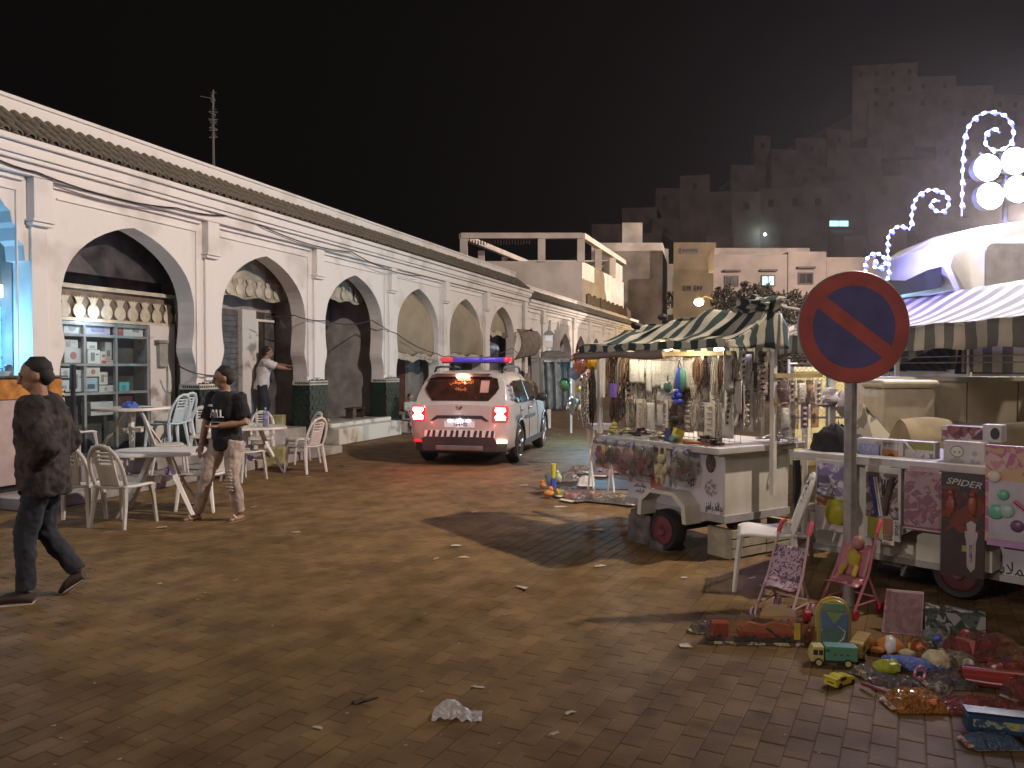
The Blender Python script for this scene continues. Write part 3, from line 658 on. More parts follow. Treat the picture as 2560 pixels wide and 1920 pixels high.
HL = ['dark house at the low left foot of the hill behind the white terrace house', 'dim house with a flat roof peeking above the tall blank-walled house', 'small dim house between the tall blank house and the ochre house',
      'dim house on the hill straight above the ochre house', 'tall dim house left of the lamp streak on the hill', 'dim house just left of the one with the small bright square window', 'dim hill house on the shoulder below the narrow tower house',
      'narrow tower house on the left shoulder of the hill skyline', 'low dim skyline house right of the narrow tower house', 'dim skyline house midway up to the summit block', 'dim skyline house stepping up to the big summit block',
      'broad pale block crowning the summit of the hill', 'terraced block directly below the summit block', 'square block on the skyline right of the summit block', 'dim skyline block left of the tall lit scroll', 'faint skyline block at the right edge behind the tall lit scroll',
      'dim house with the small bright square window', 'dim house with the bright wall lamp at its foot', 'broad house with three small dark windows in a row', 'dim house with the long lit balcony window', 'dim house right of the long lit balcony window',
      'dim house behind the middle lit scroll', 'dim house on the slope above the long lit balcony window', 'low dim house above the row of three dark windows', 'dim house behind the stem of the tall lit scroll', 'dim house behind the white flood glare',
      'small dim rooftop room just behind the right end of the three-window house', 'small dim house above the left end of the three-window house', 'dim house behind the lowest lit scroll', 'low dim house above the roof-frame house']
for k, (u0, u1, vt, vb) in enumerate(HH):
    um = (u0 + u1) / 2; u = (um - 1280) / FPX; el = (917 - vb) / FPX
    Y = 62 + 98 * max(0, min(1, (el - .1) / (Tu(u) - .1))); Y = max(Y, 66)
    p, q = at(u0, vt, Y), at(u1, vt, Y); a = R.uniform(-.25, .25) if k % 3 else .05
    dx = (q.x - p.x); quadp = [(p.x, p.y), (q.x, q.y + a * dx), (q.x - a * 7 + u * 7, q.y + 7 + a * dx), (p.x - a * 7 + u * 7, p.y + 7)]
    z1 = p.z; z0 = min(hillz(p.x, Y), hillz(q.x, Y)) - 2.0
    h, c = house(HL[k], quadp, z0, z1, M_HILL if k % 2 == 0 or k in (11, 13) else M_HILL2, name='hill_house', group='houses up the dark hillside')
    nw = max(1, int(dx / 2.6)); rows = max(1, int((at(u0, vt, Y).z - at(u0, vb, Y).z) / 3.4)); rv = V((dx, a * dx, 0))
    for r in range(min(rows, 2)):
        for i in range(nw):
            if R.random() < .28: continue
            pp = V((p.x, p.y, z1 - 1.7 - r * 3)) + rv * ((i + .5) / nw) + V((0, -.03, 0))
            window(h, pp, rv, .7, .9, M_HPANE, False)
    if k == 16: window(h, at(1876, 528, Y) + V((0, -.1, 0)), rv, .95, .75, M_LITP, False); window(h, at(1872, 571, Y) + V((0, -.1, 0)), rv, .55, .55, mat('lit_pane_dim', (.3, .4, .4), emit=.5, ecol=(.55, .75, .75)), False)
    if k == 19: window(h, at(2097, 559, Y - .4), rv, 2.2, .75, M_LITP, False); b = MB(); b.box(at(2105, 571, Y - 1) - c, (3.4, .5, .18)); obj('balcony', b, M_HILL, h)
    if k == 17:
        pl = at(1912, 586, Y - 1.0); b = MB(); b.ball(pl - c, .16, 8, 6); obj('wall_lamp', b, glow('hill_lamp_glow', (.75, 1, .95), 30), h); lamp('POINT', pl + V((0, -.5, .0)), 60, (.6, 1, .92), .1)
# street lamp by the ochre house
LPOS = at(1747, 756, 50)
sl = thing('street_lamp', 'lit street lamp on a bracket pole in front of the ochre house', 'street lamp', (LPOS.x + .9, 50, 0))
b = MB(); b.tube([(0, 0, 0), (0, 0, LPOS.z + .25)], [.07, .045], 8); obj('pole', b, M_DARK, sl)
b = MB(); b.tube([(0, 0, LPOS.z + .2), (-.45, 0, LPOS.z + .38), (-.9, 0, LPOS.z + .2)], .03, 6); obj('bracket', b, M_DARK, sl)
b = MB(); b.ball((-.9, 0, LPOS.z), (.30, .26, .22), 12, 8); obj('lantern', b, glow('sodium_glow', (1, .72, .30), 40), sl)
b = MB(); b.lathe([(.34, .2), (.22, .3), (.05, .36)], 10, (-.9, 0, LPOS.z)); obj('lantern_cap', b, M_DARK, sl)
lamp('POINT', (LPOS.x, 49.2, LPOS.z + .1), 380, (1, .70, .25), .2)
# hedge and bushes under the windows
M_LEAF = mat('dusty_evergreen', (.085, .072, .036), rough=.9, var=.4, scale=1.5, bump=0)
def bush(name, label, cat, c, rx, ry, h, n, leaf=.16, spiky=False, group=None):
    t = thing(name, label, cat, c, 0, group); b = MB()
    for k in range(n):
        a = R.uniform(0, 2 * pi); f = R.random(); z = h * f ** .8
        prof = (1 - f) ** .6 if spiky else max(.05, 1 - f ** 4) ** .5
        rr = prof * (.55 + .45 * R.random()) ; p = V((cos(a) * rx * rr, sin(a) * ry * rr, z))
        p += V((R.gauss(0, .05), R.gauss(0, .05), R.gauss(0, .08)))
        d = V((R.gauss(0, 1), R.gauss(0, 1), R.gauss(.3, 1))).normalized(); e = d.cross(V((R.gauss(0, 1), R.gauss(0, 1), 1))).normalized(); L = leaf * R.uniform(.6, 1.5)
        b.add([p - d * L, p + e * L * .45, p + d * L, p - e * L * .45], [(0, 1, 2, 3)])
    obj('foliage', b, M_LEAF, t); b = MB(); b.tube([(0, 0, 0), (.05, 0, h * .5), (0, .03, h * .85)], [.09, .06, .02], 6); obj('stem', b, M_WOODD, t)
    return t
labs = ['small conifer at the left end of the hedge beside the street lamp', 'second conifer of the hedge from the street lamp', 'third conifer of the hedge from the street lamp, the broadest', 'fourth conifer of the hedge from the street lamp', 'conifer standing tallest in the hedge under the lit window', 'last conifer of the hedge beside the round bushes']
for k, (u, v) in enumerate(((1797, 728), (1818, 722), (1843, 738), (1866, 714), (1893, 716), (1918, 720))):
    p = at(u, v, 40); bush('conifer', labs[k], 'conifer', (p.x, 40, 0), .55, .6, p.z + .1, 1500, .10, False, 'clipped conifers under the three windows')
for k, (u, v, lab) in enumerate(((1948, 734, 'round dark bush next to the last conifer of the hedge'), (1985, 728, 'round dark bush below the right-hand hooded window'), (2025, 738, 'round dark bush partly behind the no-parking sign'))):
    p = at(u, v, 39); bush('round_bush', lab, 'bush', (p.x, 39, 0), .75, .7, p.z, 1700, .10)
bb = bush('roof_plant', 'straggly dark plant on the narrow stepped-gable house', 'plant', at(1680, 770, 60), .5, .4, 1.2, 160, .14)
# terrace wall that carries the hedge
b = MB(); p = at(1784, 790, 41.5); q = at(2090, 790, 41.5); b.bx(p.x, q.x, 41.4, 44.9, 0, at(1800, 778, 41.5).z); tag(obj('terrace_wall', b, M_HOUSE2), 'low retaining wall behind the dark hedge below the three-window house', 'wall')
# dark sign pieces standing on the arcade parapet
SP = [((1468, 733), (1500, 760)), ((1502, 743), (1525, 768)), ((1524, 750), (1551, 774)), ((1549, 760), (1577, 784))]
spl = ['dark cut-out sign piece on the arcade parapet, leftmost of four and set apart', 'dark cut-out sign piece on the arcade parapet, second of four from the left', 'dark cut-out sign piece with three teeth on the parapet, third of four', 'dark cut-out sign piece on the arcade parapet, last and lowest of four']
for k, ((u0, v0), (u1, v1)) in enumerate(SP):
    a = wl(u0, (v0 + v1) / 2 - 4, .55); c = wl(u1, (v0 + v1) / 2 + 4, .55); w = c[0] - a[0]; h = .62
    pts = [(0, .08), (0, h)]; x = 0
    for j in range(7):
        x1 = w * (j + 1) / 7; hh = h * (1.12 if (j + k) % 3 == 1 else .92 if (j + k) % 2 else 1.0); pts += [(x, hh), (x1, hh)]; x = x1
    pts += [(w, .16)]; x = w
    for j in range(6):
        x1 = w * (5 - j) / 6; hh = .0 if (j + k) % 3 else .14; pts += [(x, hh), (x1, hh)]; x = x1
    pts = [p for i, p in enumerate(pts) if i == 0 or (abs(p[0] - pts[i - 1][0]) + abs(p[1] - pts[i - 1][1])) > 1e-4]
    b = MB(); b.prism(pts, 0, .08, 'y'); M = MWALL.copy(); M.translation = wall(a[0], 5.0, .55)
    t = thing('sign_piece', spl[k], 'sign', M=M, group='dark sign pieces on the arcade parapet'); obj('plate', b, M_SHADE, t)
    b = MB(); b.bx(w * .2, w * .23, .02, .05, -.15, .2); b.bx(w * .77, w * .8, .02, .05, -.15, .2); obj('support', b, M_DARK, t)

# ================================================================ WHITE CAMPER VAN, LED SCROLLS, FLOODLIGHT
M_VAN = mat('white_van_paint', (.80, .80, .80), rough=.25, var=.04, bump=0, coat=.4)
M_GLASSD = mat('tinted_glass', (.025, .028, .035), rough=.06, var=.1, bump=0, spec=.7)
VX, VY = 5.02, 9.0
van = thing('camper_van', 'tall white camper van parked behind the striped stall awnings', 'camper van', (VX, VY, 0))
b = MB()   # nose to the left (-x), near side y=0, far side y=2.1
prof = [(.0, .45), (-.02, 1.0), (.05, 1.55), (.18, 2.2), (.10, 2.55), (-.02, 2.85), (.05, 3.10), (.35, 3.30), (1.0, 3.38), (5.6, 3.38), (5.7, 3.2), (5.7, .45)]
rings = []
for y, k in ((0.0, .0), (.06, .06), (1.05, .10), (2.04, .06), (2.1, 0)):
    rings.append([(x + (.06 - k) * (1.0 if x < 1 else -1 if x > 5 else 0) * 1.5, y, z - (.06 - k) * .8 * (1 if z > 2 else 0)) for x, z in prof])
b.loft(rings); obj('body', b, M_VAN, van, smooth=40)
b = MB(); b.add([(-.0, -.012, 1.62), (.12, -.012, 2.35), (1.2, -.012, 2.35), (1.2, -.012, 1.62)], [(0, 1, 2, 3)]); obj('cab_window', b, M_GLASSD, van)
b = MB()   # rounded side window, frame
def rrect(x0, x1, z0, z1, r, y):
    P = []
    for cx_, cz_, a0 in ((x1 - r, z1 - r, 0), (x0 + r, z1 - r, pi / 2), (x0 + r, z0 + r, pi), (x1 - r, z0 + r, 1.5 * pi)):
        for j in range(5): a = a0 + pi / 2 * j / 4; P.append((cx_ + r * cos(a), y, cz_ + r * sin(a)))
    return P
wx0 = at(2464, 640, 9).x - VX; wz1 = at(2464, 609, 9).z
b.add(rrect(wx0, wx0 + 1.1, wz1 - .62, wz1, .08, -.014), [tuple(range(20))]); obj('side_window', b, mat('grey_window', (.36, .35, .36), rough=.2), van)
b = MB(); b.add([(-.018, .14, 1.65), (.135, .14, 2.30), (.135, 1.96, 2.30), (-.018, 1.96, 1.65)], [(0, 1, 2, 3)]); obj('windscreen', b, M_GLASSD, van)
b = MB(); b.add([(-.04, .2, 2.62), (-.045, .2, 2.86), (-.045, 1.9, 2.86), (-.04, 1.9, 2.62)], [(0, 1, 2, 3)]); obj('luton_window', b, M_GLASSD, van)
for x in (1.0, 4.3):
    for y in (-.01, 1.9):
        b = MB(); b.lathe([(.2, 0), (.33, .01), (.35, .05), (.35, .19), (.33, .21), (.2, .21)], 18, (x, y, .35), 'y'); obj('wheel', b, M_BLACK, van)
b = MB(); b.bx(.2, 5.6, .2, 1.9, .3, .46); obj('underframe', b, M_BLACK, van)
# LED scrolls: steel outline wound with white and blue lights
M_LEDW = glow('led_white', (.62, .84, 1.0), 4.5); M_LEDB = glow('led_blue', (.10, .12, 1.0), 2.4)
def scroll(label, path, Y, step, foot):
    P = [at(u, v, Y) for u, v in path]; base = at(foot[0], foot[1], Y)
    t = thing('led_scroll', label, 'light decoration', base, 0, 'lit scroll decorations over the camper van')
    Q = []                                       # resample as smooth spline
    for i in range(len(P) - 1):
        p0, p1, p2, p3 = P[max(0, i - 1)], P[i], P[i + 1], P[min(len(P) - 1, i + 2)]
        for k in range(8):
            s = k / 8; Q.append(.5 * ((2 * p1) + (p2 - p0) * s + (2 * p0 - 5 * p1 + 4 * p2 - p3) * s * s + (3 * p1 - p0 - 3 * p2 + p3) * s ** 3))
    Q.append(P[-1]); Q = [q - base for q in Q]
    b = MB(); b.tube(Q, .010, 5); obj('outline_rod', b, glow('blue_rope_light', (.16, .18, .9), 1.6), t)
    acc = 0; last = Q[0]; n_ = 0
    for i in range(1, len(Q)):
        acc += (Q[i] - last).length; last = Q[i]
        if acc > step:
            acc = 0; d = (Q[i] - Q[i - 1]).normalized(); d = (d + V((.30, 0, .25))).normalized()
            b = MB(); L = step * .30; b.tube([Q[i] - d * L, Q[i] - d * L * .5, Q[i] + d * L * .5, Q[i] + d * L], [.004, .020, .020, .004], 6); obj('bulb', b, M_LEDW, t); n_ += 1
            if n_ % 2: b = MB(); b.ball(Q[i] + V((.02, .0, -.02)), .024, 6, 4); obj('bulb', b, M_LEDB, t)
    return t
scroll('tall lit scroll with a hooked top rising over the van roof', [(2404, 540), (2405, 500), (2406, 440), (2408, 385), (2412, 345), (2424, 312), (2448, 288), (2480, 280), (2513, 290), (2532, 318), (2530, 352), (2508, 372), (2482, 374), (2464, 358), (2466, 335), (2484, 322), (2500, 332)], 9.5, .115, (2404, 540))
scroll('middle lit scroll curled like a snail at the front edge of the van roof', [(2272, 576), (2278, 560), (2280, 530), (2286, 505), (2300, 486), (2320, 476), (2345, 476), (2364, 488), (2372, 506), (2366, 522), (2350, 530), (2335, 524), (2326, 512), (2334, 502), (2350, 503)], 9.6, .085, (2272, 576))
scroll('lowest lit scroll with a small curl hanging above the no-parking sign', [(2272, 572), (2255, 566), (2238, 570), (2224, 584), (2219, 606), (2220, 640), (2222, 672), (2218, 698), (2195, 702), (2168, 688), (2162, 668), (2168, 646), (2186, 633), (2206, 640), (2214, 656), (2204, 668), (2188, 668), (2184, 658), (2194, 650)], 9.7, .075, (2222, 699))
lamp('POINT', at(2290, 560, 9.3), 85, (.30, .28, 1.0), .03); lamp('POINT', at(2225, 690, 9.4), 35, (.30, .28, 1.0), .03); lamp('POINT', at(2420, 400, 9.1), 150, (.36, .33, 1.0), .03)
FL = at(2530, 415, 9.6)
fl = thing('floodlight', 'glaring white floodlight bank on a pole above the camper van', 'floodlight', (FL.x, FL.y, 3.38))
b = MB(); b.tube([(0, .12, 0), (0, .12, FL.z - 3.2)], .035, 8); obj('pole', b, M_STEEL, fl)
hz = FL.z - 3.38
for sx, sz in ((-.30, -.02), (.03, .06), (.36, .14), (.69, .22), (-.26, -.36), (.07, -.28), (.40, -.20), (.73, -.12), (.42, .48), (.75, .56)):
    b = MB(); b.lathe([(.06, .14), (.155, .10), (.168, -.02), (.160, -.03)], 22, (sx, .02, hz + sz), 'y'); ho = obj('lamp_housing', b, M_STEEL, fl, smooth=40)
    b = MB(); b.lathe([(.158, -.032), (.12, -.05), (.04, -.06)], 22, (sx, .02, hz + sz), 'y'); obj('lamp_face', b, glow('flood_glow', (1, .95, .88), 60), ho, smooth=True)
b = MB(); b.tube([(-.35, .16, hz - .3), (.5, .16, hz + .3)], .02, 6); b.tube([(-.3, .16, hz + .2), (.5, .16, hz - .42)], .02, 6); obj('lamp_frame', b, M_STEEL, fl)
lamp('SPOT', FL + V((-.05, -.2, 0)), 330, (1, .94, .90), .14, (-1, -4, -2.5), 150, .8)

# ================================================================ NO PARKING SIGN
SG = V((at(2133, 818, 5.6).x, 5.6, 0)); sz = at(2133, 818, 5.6).z
sg = thing('no_parking_sign', 'round no-parking sign, red ring and bar on blue, on a grey pole', 'road sign', SG)
b = MB(); b.tube([(0, .03, 0), (0, .03, sz + .3)], .042, 14); obj('pole', b, mat('grey_sign_pole', (.36, .33, .31), rough=.55, var=.15, scale=9, metal=.3), sg)
Rr = .397; b = MB(); b.lathe([(Rr - .004, 0), (Rr, .004), (Rr, .016), (Rr - .004, .02)], 56, (0, -.012, sz), 'y'); obj('plate', b, M_STEEL, sg)
M_RED = mat('glare_pale_red', (.52, .12, .095), rough=.5, var=.10, scale=5, bump=.02); M_BLU = mat('glare_pale_blue', (.13, .12, .28), rough=.5, var=.12, scale=5, bump=.02)  # red and blue paled: lens glare put into the paint colour
b = MB(); n_ = 56; vs = [(r * cos(2 * pi * j / n_), -.0165, sz + r * sin(2 * pi * j / n_)) for r in (Rr - .008, Rr * .735) for j in range(n_)]
b.add(vs, [(j, (j + 1) % n_, n_ + (j + 1) % n_, n_ + j) for j in range(n_)]); obj('red_ring', b, M_RED, sg)
b = MB(); b.add([(Rr * .74 * cos(2 * pi * j / n_), -.0145, sz + Rr * .74 * sin(2 * pi * j / n_)) for j in range(n_)], [tuple(range(n_))]); obj('blue_field', b, M_BLU, sg)
b = MB(); a = radians(-37); c_, s_ = cos(a), sin(a); w = Rr * .125; L = Rr * .735
b.add([(x * c_ - z * s_, -.0185, sz + x * s_ + z * c_) for x, z in ((-L, -w), (L, -w), (L, w), (-L, w))], [(0, 1, 2, 3)]); obj('red_bar', b, M_RED, sg)
b = MB(); b.box((0, .012, sz + .1), (.14, .03, .04)); b.box((0, .012, sz - .15), (.14, .03, .04)); obj('clamp', b, M_STEEL, sg)
# ================================================================ CAFÉ AND TERRACE
b = MB(); b.bx(6.9, 13.7, -1.25, .04, 0, .15); obj('pavement', b, M_GREYW, ARC, bevel=.015)
b = MB(); b.bx(8.12, 11.28, -.62, DEEP + .3, .152, .38); obj('terrace_step', b, M_GREYW, ARC, bevel=.015)
M_CYAN = glow('fridge_glow', (.16, .62, .95), 1.15)
b = MB(); b.bx(3.9, 7.75, .9, .95, 1.0, 3.3); obj('cafe_back_panel', b, mat('cafe_blue_wall', (.12, .30, .52), rough=.7), ARC)
cf = thing('drinks_fridge', 'glowing blue drinks fridge inside the café arch', 'fridge', M=MWALL @ Matrix.Translation((0, 0, 0)))
b = MB(); wrect(b, -60, 762, 32, 945, .55, .60); obj('lit_front', b, M_CYAN, cf)
b = MB(); wrect(b, -60, 705, 38, 746, .50, .60); obj('lit_header', b, glow('white_header_glow', (.80, .95, 1.0), 2.2), cf)
b = MB(); wrect(b, -60, 690, 46, 950, .605, .9); obj('cabinet', b, mat('fridge_grey', (.25, .32, .40), rough=.4), cf)
b = MB()
for k in range(5): wrect(b, -50, 800 + k * 30, 30, 804 + k * 30, .52, .56)
obj('shelf', b, mat('fridge_wire', (.5, .7, .8), rough=.4), cf)
lamp('POINT', wall(7.3, 2.0, .35), 55, (.22, .60, 1.0), .12); lamp('POINT', wall(5.6, 2.3, -.5), 45, (.25, .62, 1.0), .2)
ct = thing('cafe_counter', 'pinkish café counter with an orange tiled top band behind the walking man', 'counter', M=MWALL.copy())
a = wl(163, 1000, -.5)[0]; z1 = wl(100, 944, -.5)[1]; z2 = wl(100, 996, -.5)[1]
b = MB(); b.bx(4.6, a, -.5, .1, .24, z2 - .003); obj('counter_body', b, mat('pink_laminate', (.50, .39, .36), rough=.45, var=.08), ct, bevel=.012)
b = MB(); b.bx(4.6, a - .06, -.52, .12, z2, z1); obj('counter_band', b, mat('orange_tiles', (.55, .24, .045), rough=.35, var=.3, scale=9, col2=(.30, .11, .02)), ct, bevel=.01)
b = MB(); b.bx(4.6, a - .1, -.42, .1, .151, .24); obj('counter_plinth', b, M_BLACK, ct)
b = MB(); b.bx(4.6, a, -.56, .14, z1 + .001, z1 + .025); obj('counter_top', b, M_DARK, ct)
for k, (u, cl, lab) in enumerate(((6, (.6, .7, .75), 'pale foil tray on the café counter at the photo edge'), (22, (.12, .12, .14), 'small dark jar on the café counter beside the foil tray'))):
    p = wl(u, 940, -.2); M = MWALL @ Matrix.Translation((p[0], -.2, z1 + .025)); t = thing('counter_tray' if k == 0 else 'jar', lab, 'tray' if k == 0 else 'jar', M=M)
    b = MB(); b.lathe([(.07, 0), (.10, .06), (.09, .06), (.065, .01)] if k == 0 else [(.04, 0), (.045, .01), (.045, .12), (.03, .14)], 12); obj('tray_shell' if k == 0 else 'glass_body', b, plastic('tray%d' % k, cl, .3), t)
# black post by the counter
P = gnd(186, 1250); b = MB(); b.tube([(0, 0, 0), (0, 0, 1.42)], .03, 8); b.tube([(0, 0, 1.42), (0, 0, 1.73)], [.045, .036], 8); b.lathe([(.17, 0), (.17, .03), (.04, .05)], 14)
o = obj('parasol_pole', b, M_BLACK, loc=(P.x, P.y, 0)); tag(o, 'thin black folded parasol pole standing behind the walking man', 'pole')

# ---- boxes on the appliance shop shelves
BXD = [(158, 795, 205, 838, 'white appliance box with a grey print, top left shelf of the shop window', (.78, .76, .78), (.45, .45, .5)), (209, 797, 274, 838, 'wide lilac box, top middle shelf of the shop window', (.55, .52, .66), (.35, .33, .55)),
       (292, 792, 307, 841, 'narrow red box, top right shelf of the shop window', (.55, .15, .14), (.5, .3, .3)), (308, 794, 324, 841, 'white box beside the red one, top right shelf of the shop window', (.76, .74, .74), (.5, .45, .45)), (324, 793, 356, 841, 'white box with a round drum print, top right shelf of the shop window', (.80, .78, .78), (.4, .4, .42)),
       (160, 850, 194, 870, 'small white box lying on another, second shelf left', (.8, .78, .78), (.5, .5, .55)), (160, 871, 203, 907, 'large white box with red corner, second shelf left', (.78, .76, .76), (.6, .25, .25)), (216, 855, 242, 874, 'small white carton stacked on top, second shelf middle', (.8, .8, .78), (.5, .5, .5)),
       (218, 875, 249, 909, 'white carton below the small one, second shelf middle', (.82, .8, .78), (.3, .3, .35)), (250, 879, 263, 900, 'slim white and red carton, second shelf middle', (.75, .7, .68), (.6, .2, .18)), (263, 856, 278, 900, 'tall dark printed carton at the right of the second shelf', (.5, .48, .45), (.25, .22, .2)), (249, 900, 283, 911, 'flat red and white carton at the front of the second shelf', (.7, .5, .46), (.6, .15, .12)),
       (151, 920, 174, 945, 'white carton, upper left of the third shelf', (.8, .78, .8), (.5, .5, .55)), (152, 950, 172, 980, 'pale carton, lower left of the third shelf', (.7, .7, .76), (.4, .4, .5)), (175, 925, 205, 980, 'stack-tall white carton behind the black pole, third shelf', (.76, .76, .8), (.45, .45, .55)),
       (210, 917, 249, 942, 'white carton with red print, top of the third shelf middle', (.8, .76, .74), (.6, .25, .2)), (208, 944, 243, 980, 'light blue carton with a dark logo, third shelf middle', (.42, .56, .70), (.1, .12, .2)), (247, 930, 268, 962, 'white carton with brown round prints, third shelf right', (.78, .74, .70), (.4, .3, .25)), (247, 963, 283, 981, 'wide grey carton under the brown-print carton, third shelf right', (.66, .62, .60), (.4, .38, .38)),
       (226, 1003, 282, 1040, 'long pale carton on the bottom shelf of the shop window', (.66, .64, .66), (.45, .42, .42)), (296, 990, 330, 1032, 'dark maroon suitcase-like box at the bottom right of the shop window', (.12, .04, .05), (.08, .03, .03)), (297, 955, 322, 984, 'glowing teal box on the lower right shelf of the shop window', (.15, .55, .60), (.1, .4, .45))]
for k, (u0, v0, u1, v1, lab, c1, c2) in enumerate(BXD):
    a, c = wl(u0, v1, I1 + .04), wl(u1, v0, I1 + .04); w, h = c[0] - a[0], c[1] - a[1]
    t = thing('appliance_box', lab, 'box', M=MWALL @ Matrix.Translation(((a[0] + c[0]) / 2, I1 + .03, a[1])), group='boxes in the appliance shop window')
    b = MB(); b.bx(-w / 2, w / 2, 0, .2, 0, h); obj('carton', b, mat('carton_%d' % k, c1, rough=.5, var=.05, bump=0), t, bevel=.006)
    b = MB(); r = R.random(); x0 = -w * .38 + w * .2 * r
    if k % 3 == 0: b.lathe([(min(w, h) * .26, -.004), (min(w, h) * .26, 0)], 14, (x0 + w * .28, 0, h * .5), 'y')
    elif k % 3 == 1: b.bx(x0, x0 + w * .5, -.004, 0, h * .22, h * .55)
    else: b.bx(x0, x0 + w * .3, -.004, 0, h * .2, h * .8); b.bx(x0 + w * .4, x0 + w * .62, -.004, 0, h * .62, h * .74)
    obj('print_panel', b, mat('carton_ink_%d' % k, c2, rough=.5, bump=0), t)
t = thing('meter_box', 'grey electricity meter box on the white pillar of the appliance shop', 'meter box', M=MWALL @ Matrix.Translation((0, 0, 0)))
b = MB(); wrect(b, 400, 857, 421, 917, I1 - .13, I1 - .052); obj('case', b, mat('meter_grey', (.36, .34, .31), rough=.6), t, bevel=.01)
b = MB(); wrect(b, 398, 850, 423, 858, I1 - .16, I1 - .05); obj('rain_hood', b, M_GREYW, t)
b = MB(); q = wl(418, 917, I1 - .06); b.tube([(q[0], I1 - .065, q[1]), (q[0], I1 - .065, q[1] - .75)], .014, 6); obj('conduit', b, M_GREYW, t)
lamp('POINT', wall(9.4, 2.45, I1 - .22), 9, (.75, .85, 1), .05)

# ================================================================ PLASTIC CHAIRS AND TABLES
M_PL = plastic('white_plastic', (.72, .69, .63), .38, var=.10, scale=3); M_PLB = plastic('blue_lit_plastic', (.55, .68, .74), .35)  # second plastic: white chairs with the café's blue light put into the colour
def make_chair(m, name='plastic_chair'):
    t = thing(name, 'x', 'chair')
    s = MB(); s.grid(lambda a, c: ((a - .5) * (.44 - .04 * c), -.22 + .43 * c, .44 + .018 * (2 * a - 1) ** 2 - .03 * max(0, .14 - c) / .14 - .012 * sin(pi * c)), 10, 10)
    o = obj('seat', s, m, t, smooth=True); md = o.modifiers.new('s', 'SOLIDIFY'); md.thickness = .028; md.offset = -1
    for sx in (-1, 1):
        for fr in (0, 1):
            l = MB()
            if fr == 0: P = [(sx * .19, -.185, .43), (sx * .205, -.205, .30), (sx * .225, -.235, 0)]
            else: P = [(sx * .175, .185, .44), (sx * .195, .205, .28), (sx * .215, .25, 0)]
            l.tube(P, [.036, .030, .022], 6, flat=.8); obj('leg', l, m, t, smooth=True)
    f = MB(); pts = []
    for k in range(25):
        a = pi * k / 24; x = -.205 * cos(a); z = .46 + .42 * min(1, (sin(a) ** .62)); y = .195 + .14 * (z - .46) / .42
        pts.append((x * (1.0 if z > .5 else .94), y, z))
    f.tube(pts, .024, 8, flat=.7); obj('back_frame', f, m, t, smooth=True)
    p = MB(); W = .115
    rows = [.45, .50, .56, .62, .68, .74, .80, .875]
    for x0, x1 in ((-W, W),):
        def P(a, c):
            z = .44 + .435 * c; return (-W + 2 * W * a, .188 + .135 * (z - .46) / .42 + .018 * (2 * a - 1) ** 2, z)
        vs = []; fs = []; nu, nv = 12, 20
        for i in range(nu + 1):
            for j in range(nv + 1): vs.append(P(i / nu, j / nv))
        for i in range(nu):
            for j in range(nv):
                if 11 <= j <= 17 and j % 2 == 1 and 2 <= i <= 9: continue      # slots near the top
                fs.append((i * (nv + 1) + j, (i + 1) * (nv + 1) + j, (i + 1) * (nv + 1) + j + 1, i * (nv + 1) + j + 1))
        p.add(vs, fs)
    o = obj('backrest', p, m, t, smooth=True); md = o.modifiers.new('s', 'SOLIDIFY'); md.thickness = .012
    return t
CH0 = make_chair(M_PL); CHB = make_chair(M_PLB); used = {}
def chair(lab, x, y, z, rz, proto=None, group='white plastic chairs of the café', tilt=0):
    pr = proto or CH0; c = pr if not used.get(pr.name) else copy_tree(pr); used[pr.name] = 1
    c.location = (x, y, z); c.rotation_euler = (tilt, 0, rz); c['label'] = lab
    if group: c['group'] = group
    elif 'group' in c: del c['group']
    return c
chair('white plastic chair right behind the walking man, back to the camera', -4.72, 8.55, 0, pi + .15)
chair('white plastic chair seen from behind in the middle of the front table', -4.18, 8.50, 0, pi - .25)
chair('white plastic chair side-on, mostly hidden by the man in the black T-shirt', -3.68, 9.45, 0, -pi / 2 - .2)
chair('white plastic chair with side openings standing on the pavement by the tiled column', -4.93, 11.35, .15, pi / 2 + .5)
chair('white slatted chair against the green tiled column behind the man in the black T-shirt', -5.05, 12.95, .15, .4)
chair('white plastic chair facing out behind the bottle on the right-hand table', -4.50, 14.2, 0, .25)
chair('white plastic chair at the right-hand table, the one farther back of the right pair', -3.72, 14.0, 0, -.9)
chair('white plastic chair nearest the steps with its back to the street', -3.33, 12.75, 0, -pi / 2 - .55)
chair('white plastic chair with narrow back between the man in black and the right-hand table', -4.02, 11.85, 0, pi - .5)
p = wall(8.32, .38, -.25); chair('bluish white chair at the far left of the terrace table', p.x, p.y, .38, -TH - .2 + pi)
p = wall(10.05, .38, -.28); chair('white plastic chair tinted as blue-lit, turned sideways on the terrace beside the shop window', p.x, p.y, .38, -pi / 2 - .3, CHB)
p = wall(10.27, .38, -.22); chair('white plastic chair tinted as blue-lit, directly behind the sideways terrace chair', p.x, p.y, .40, -pi / 2 - .25, CHB)
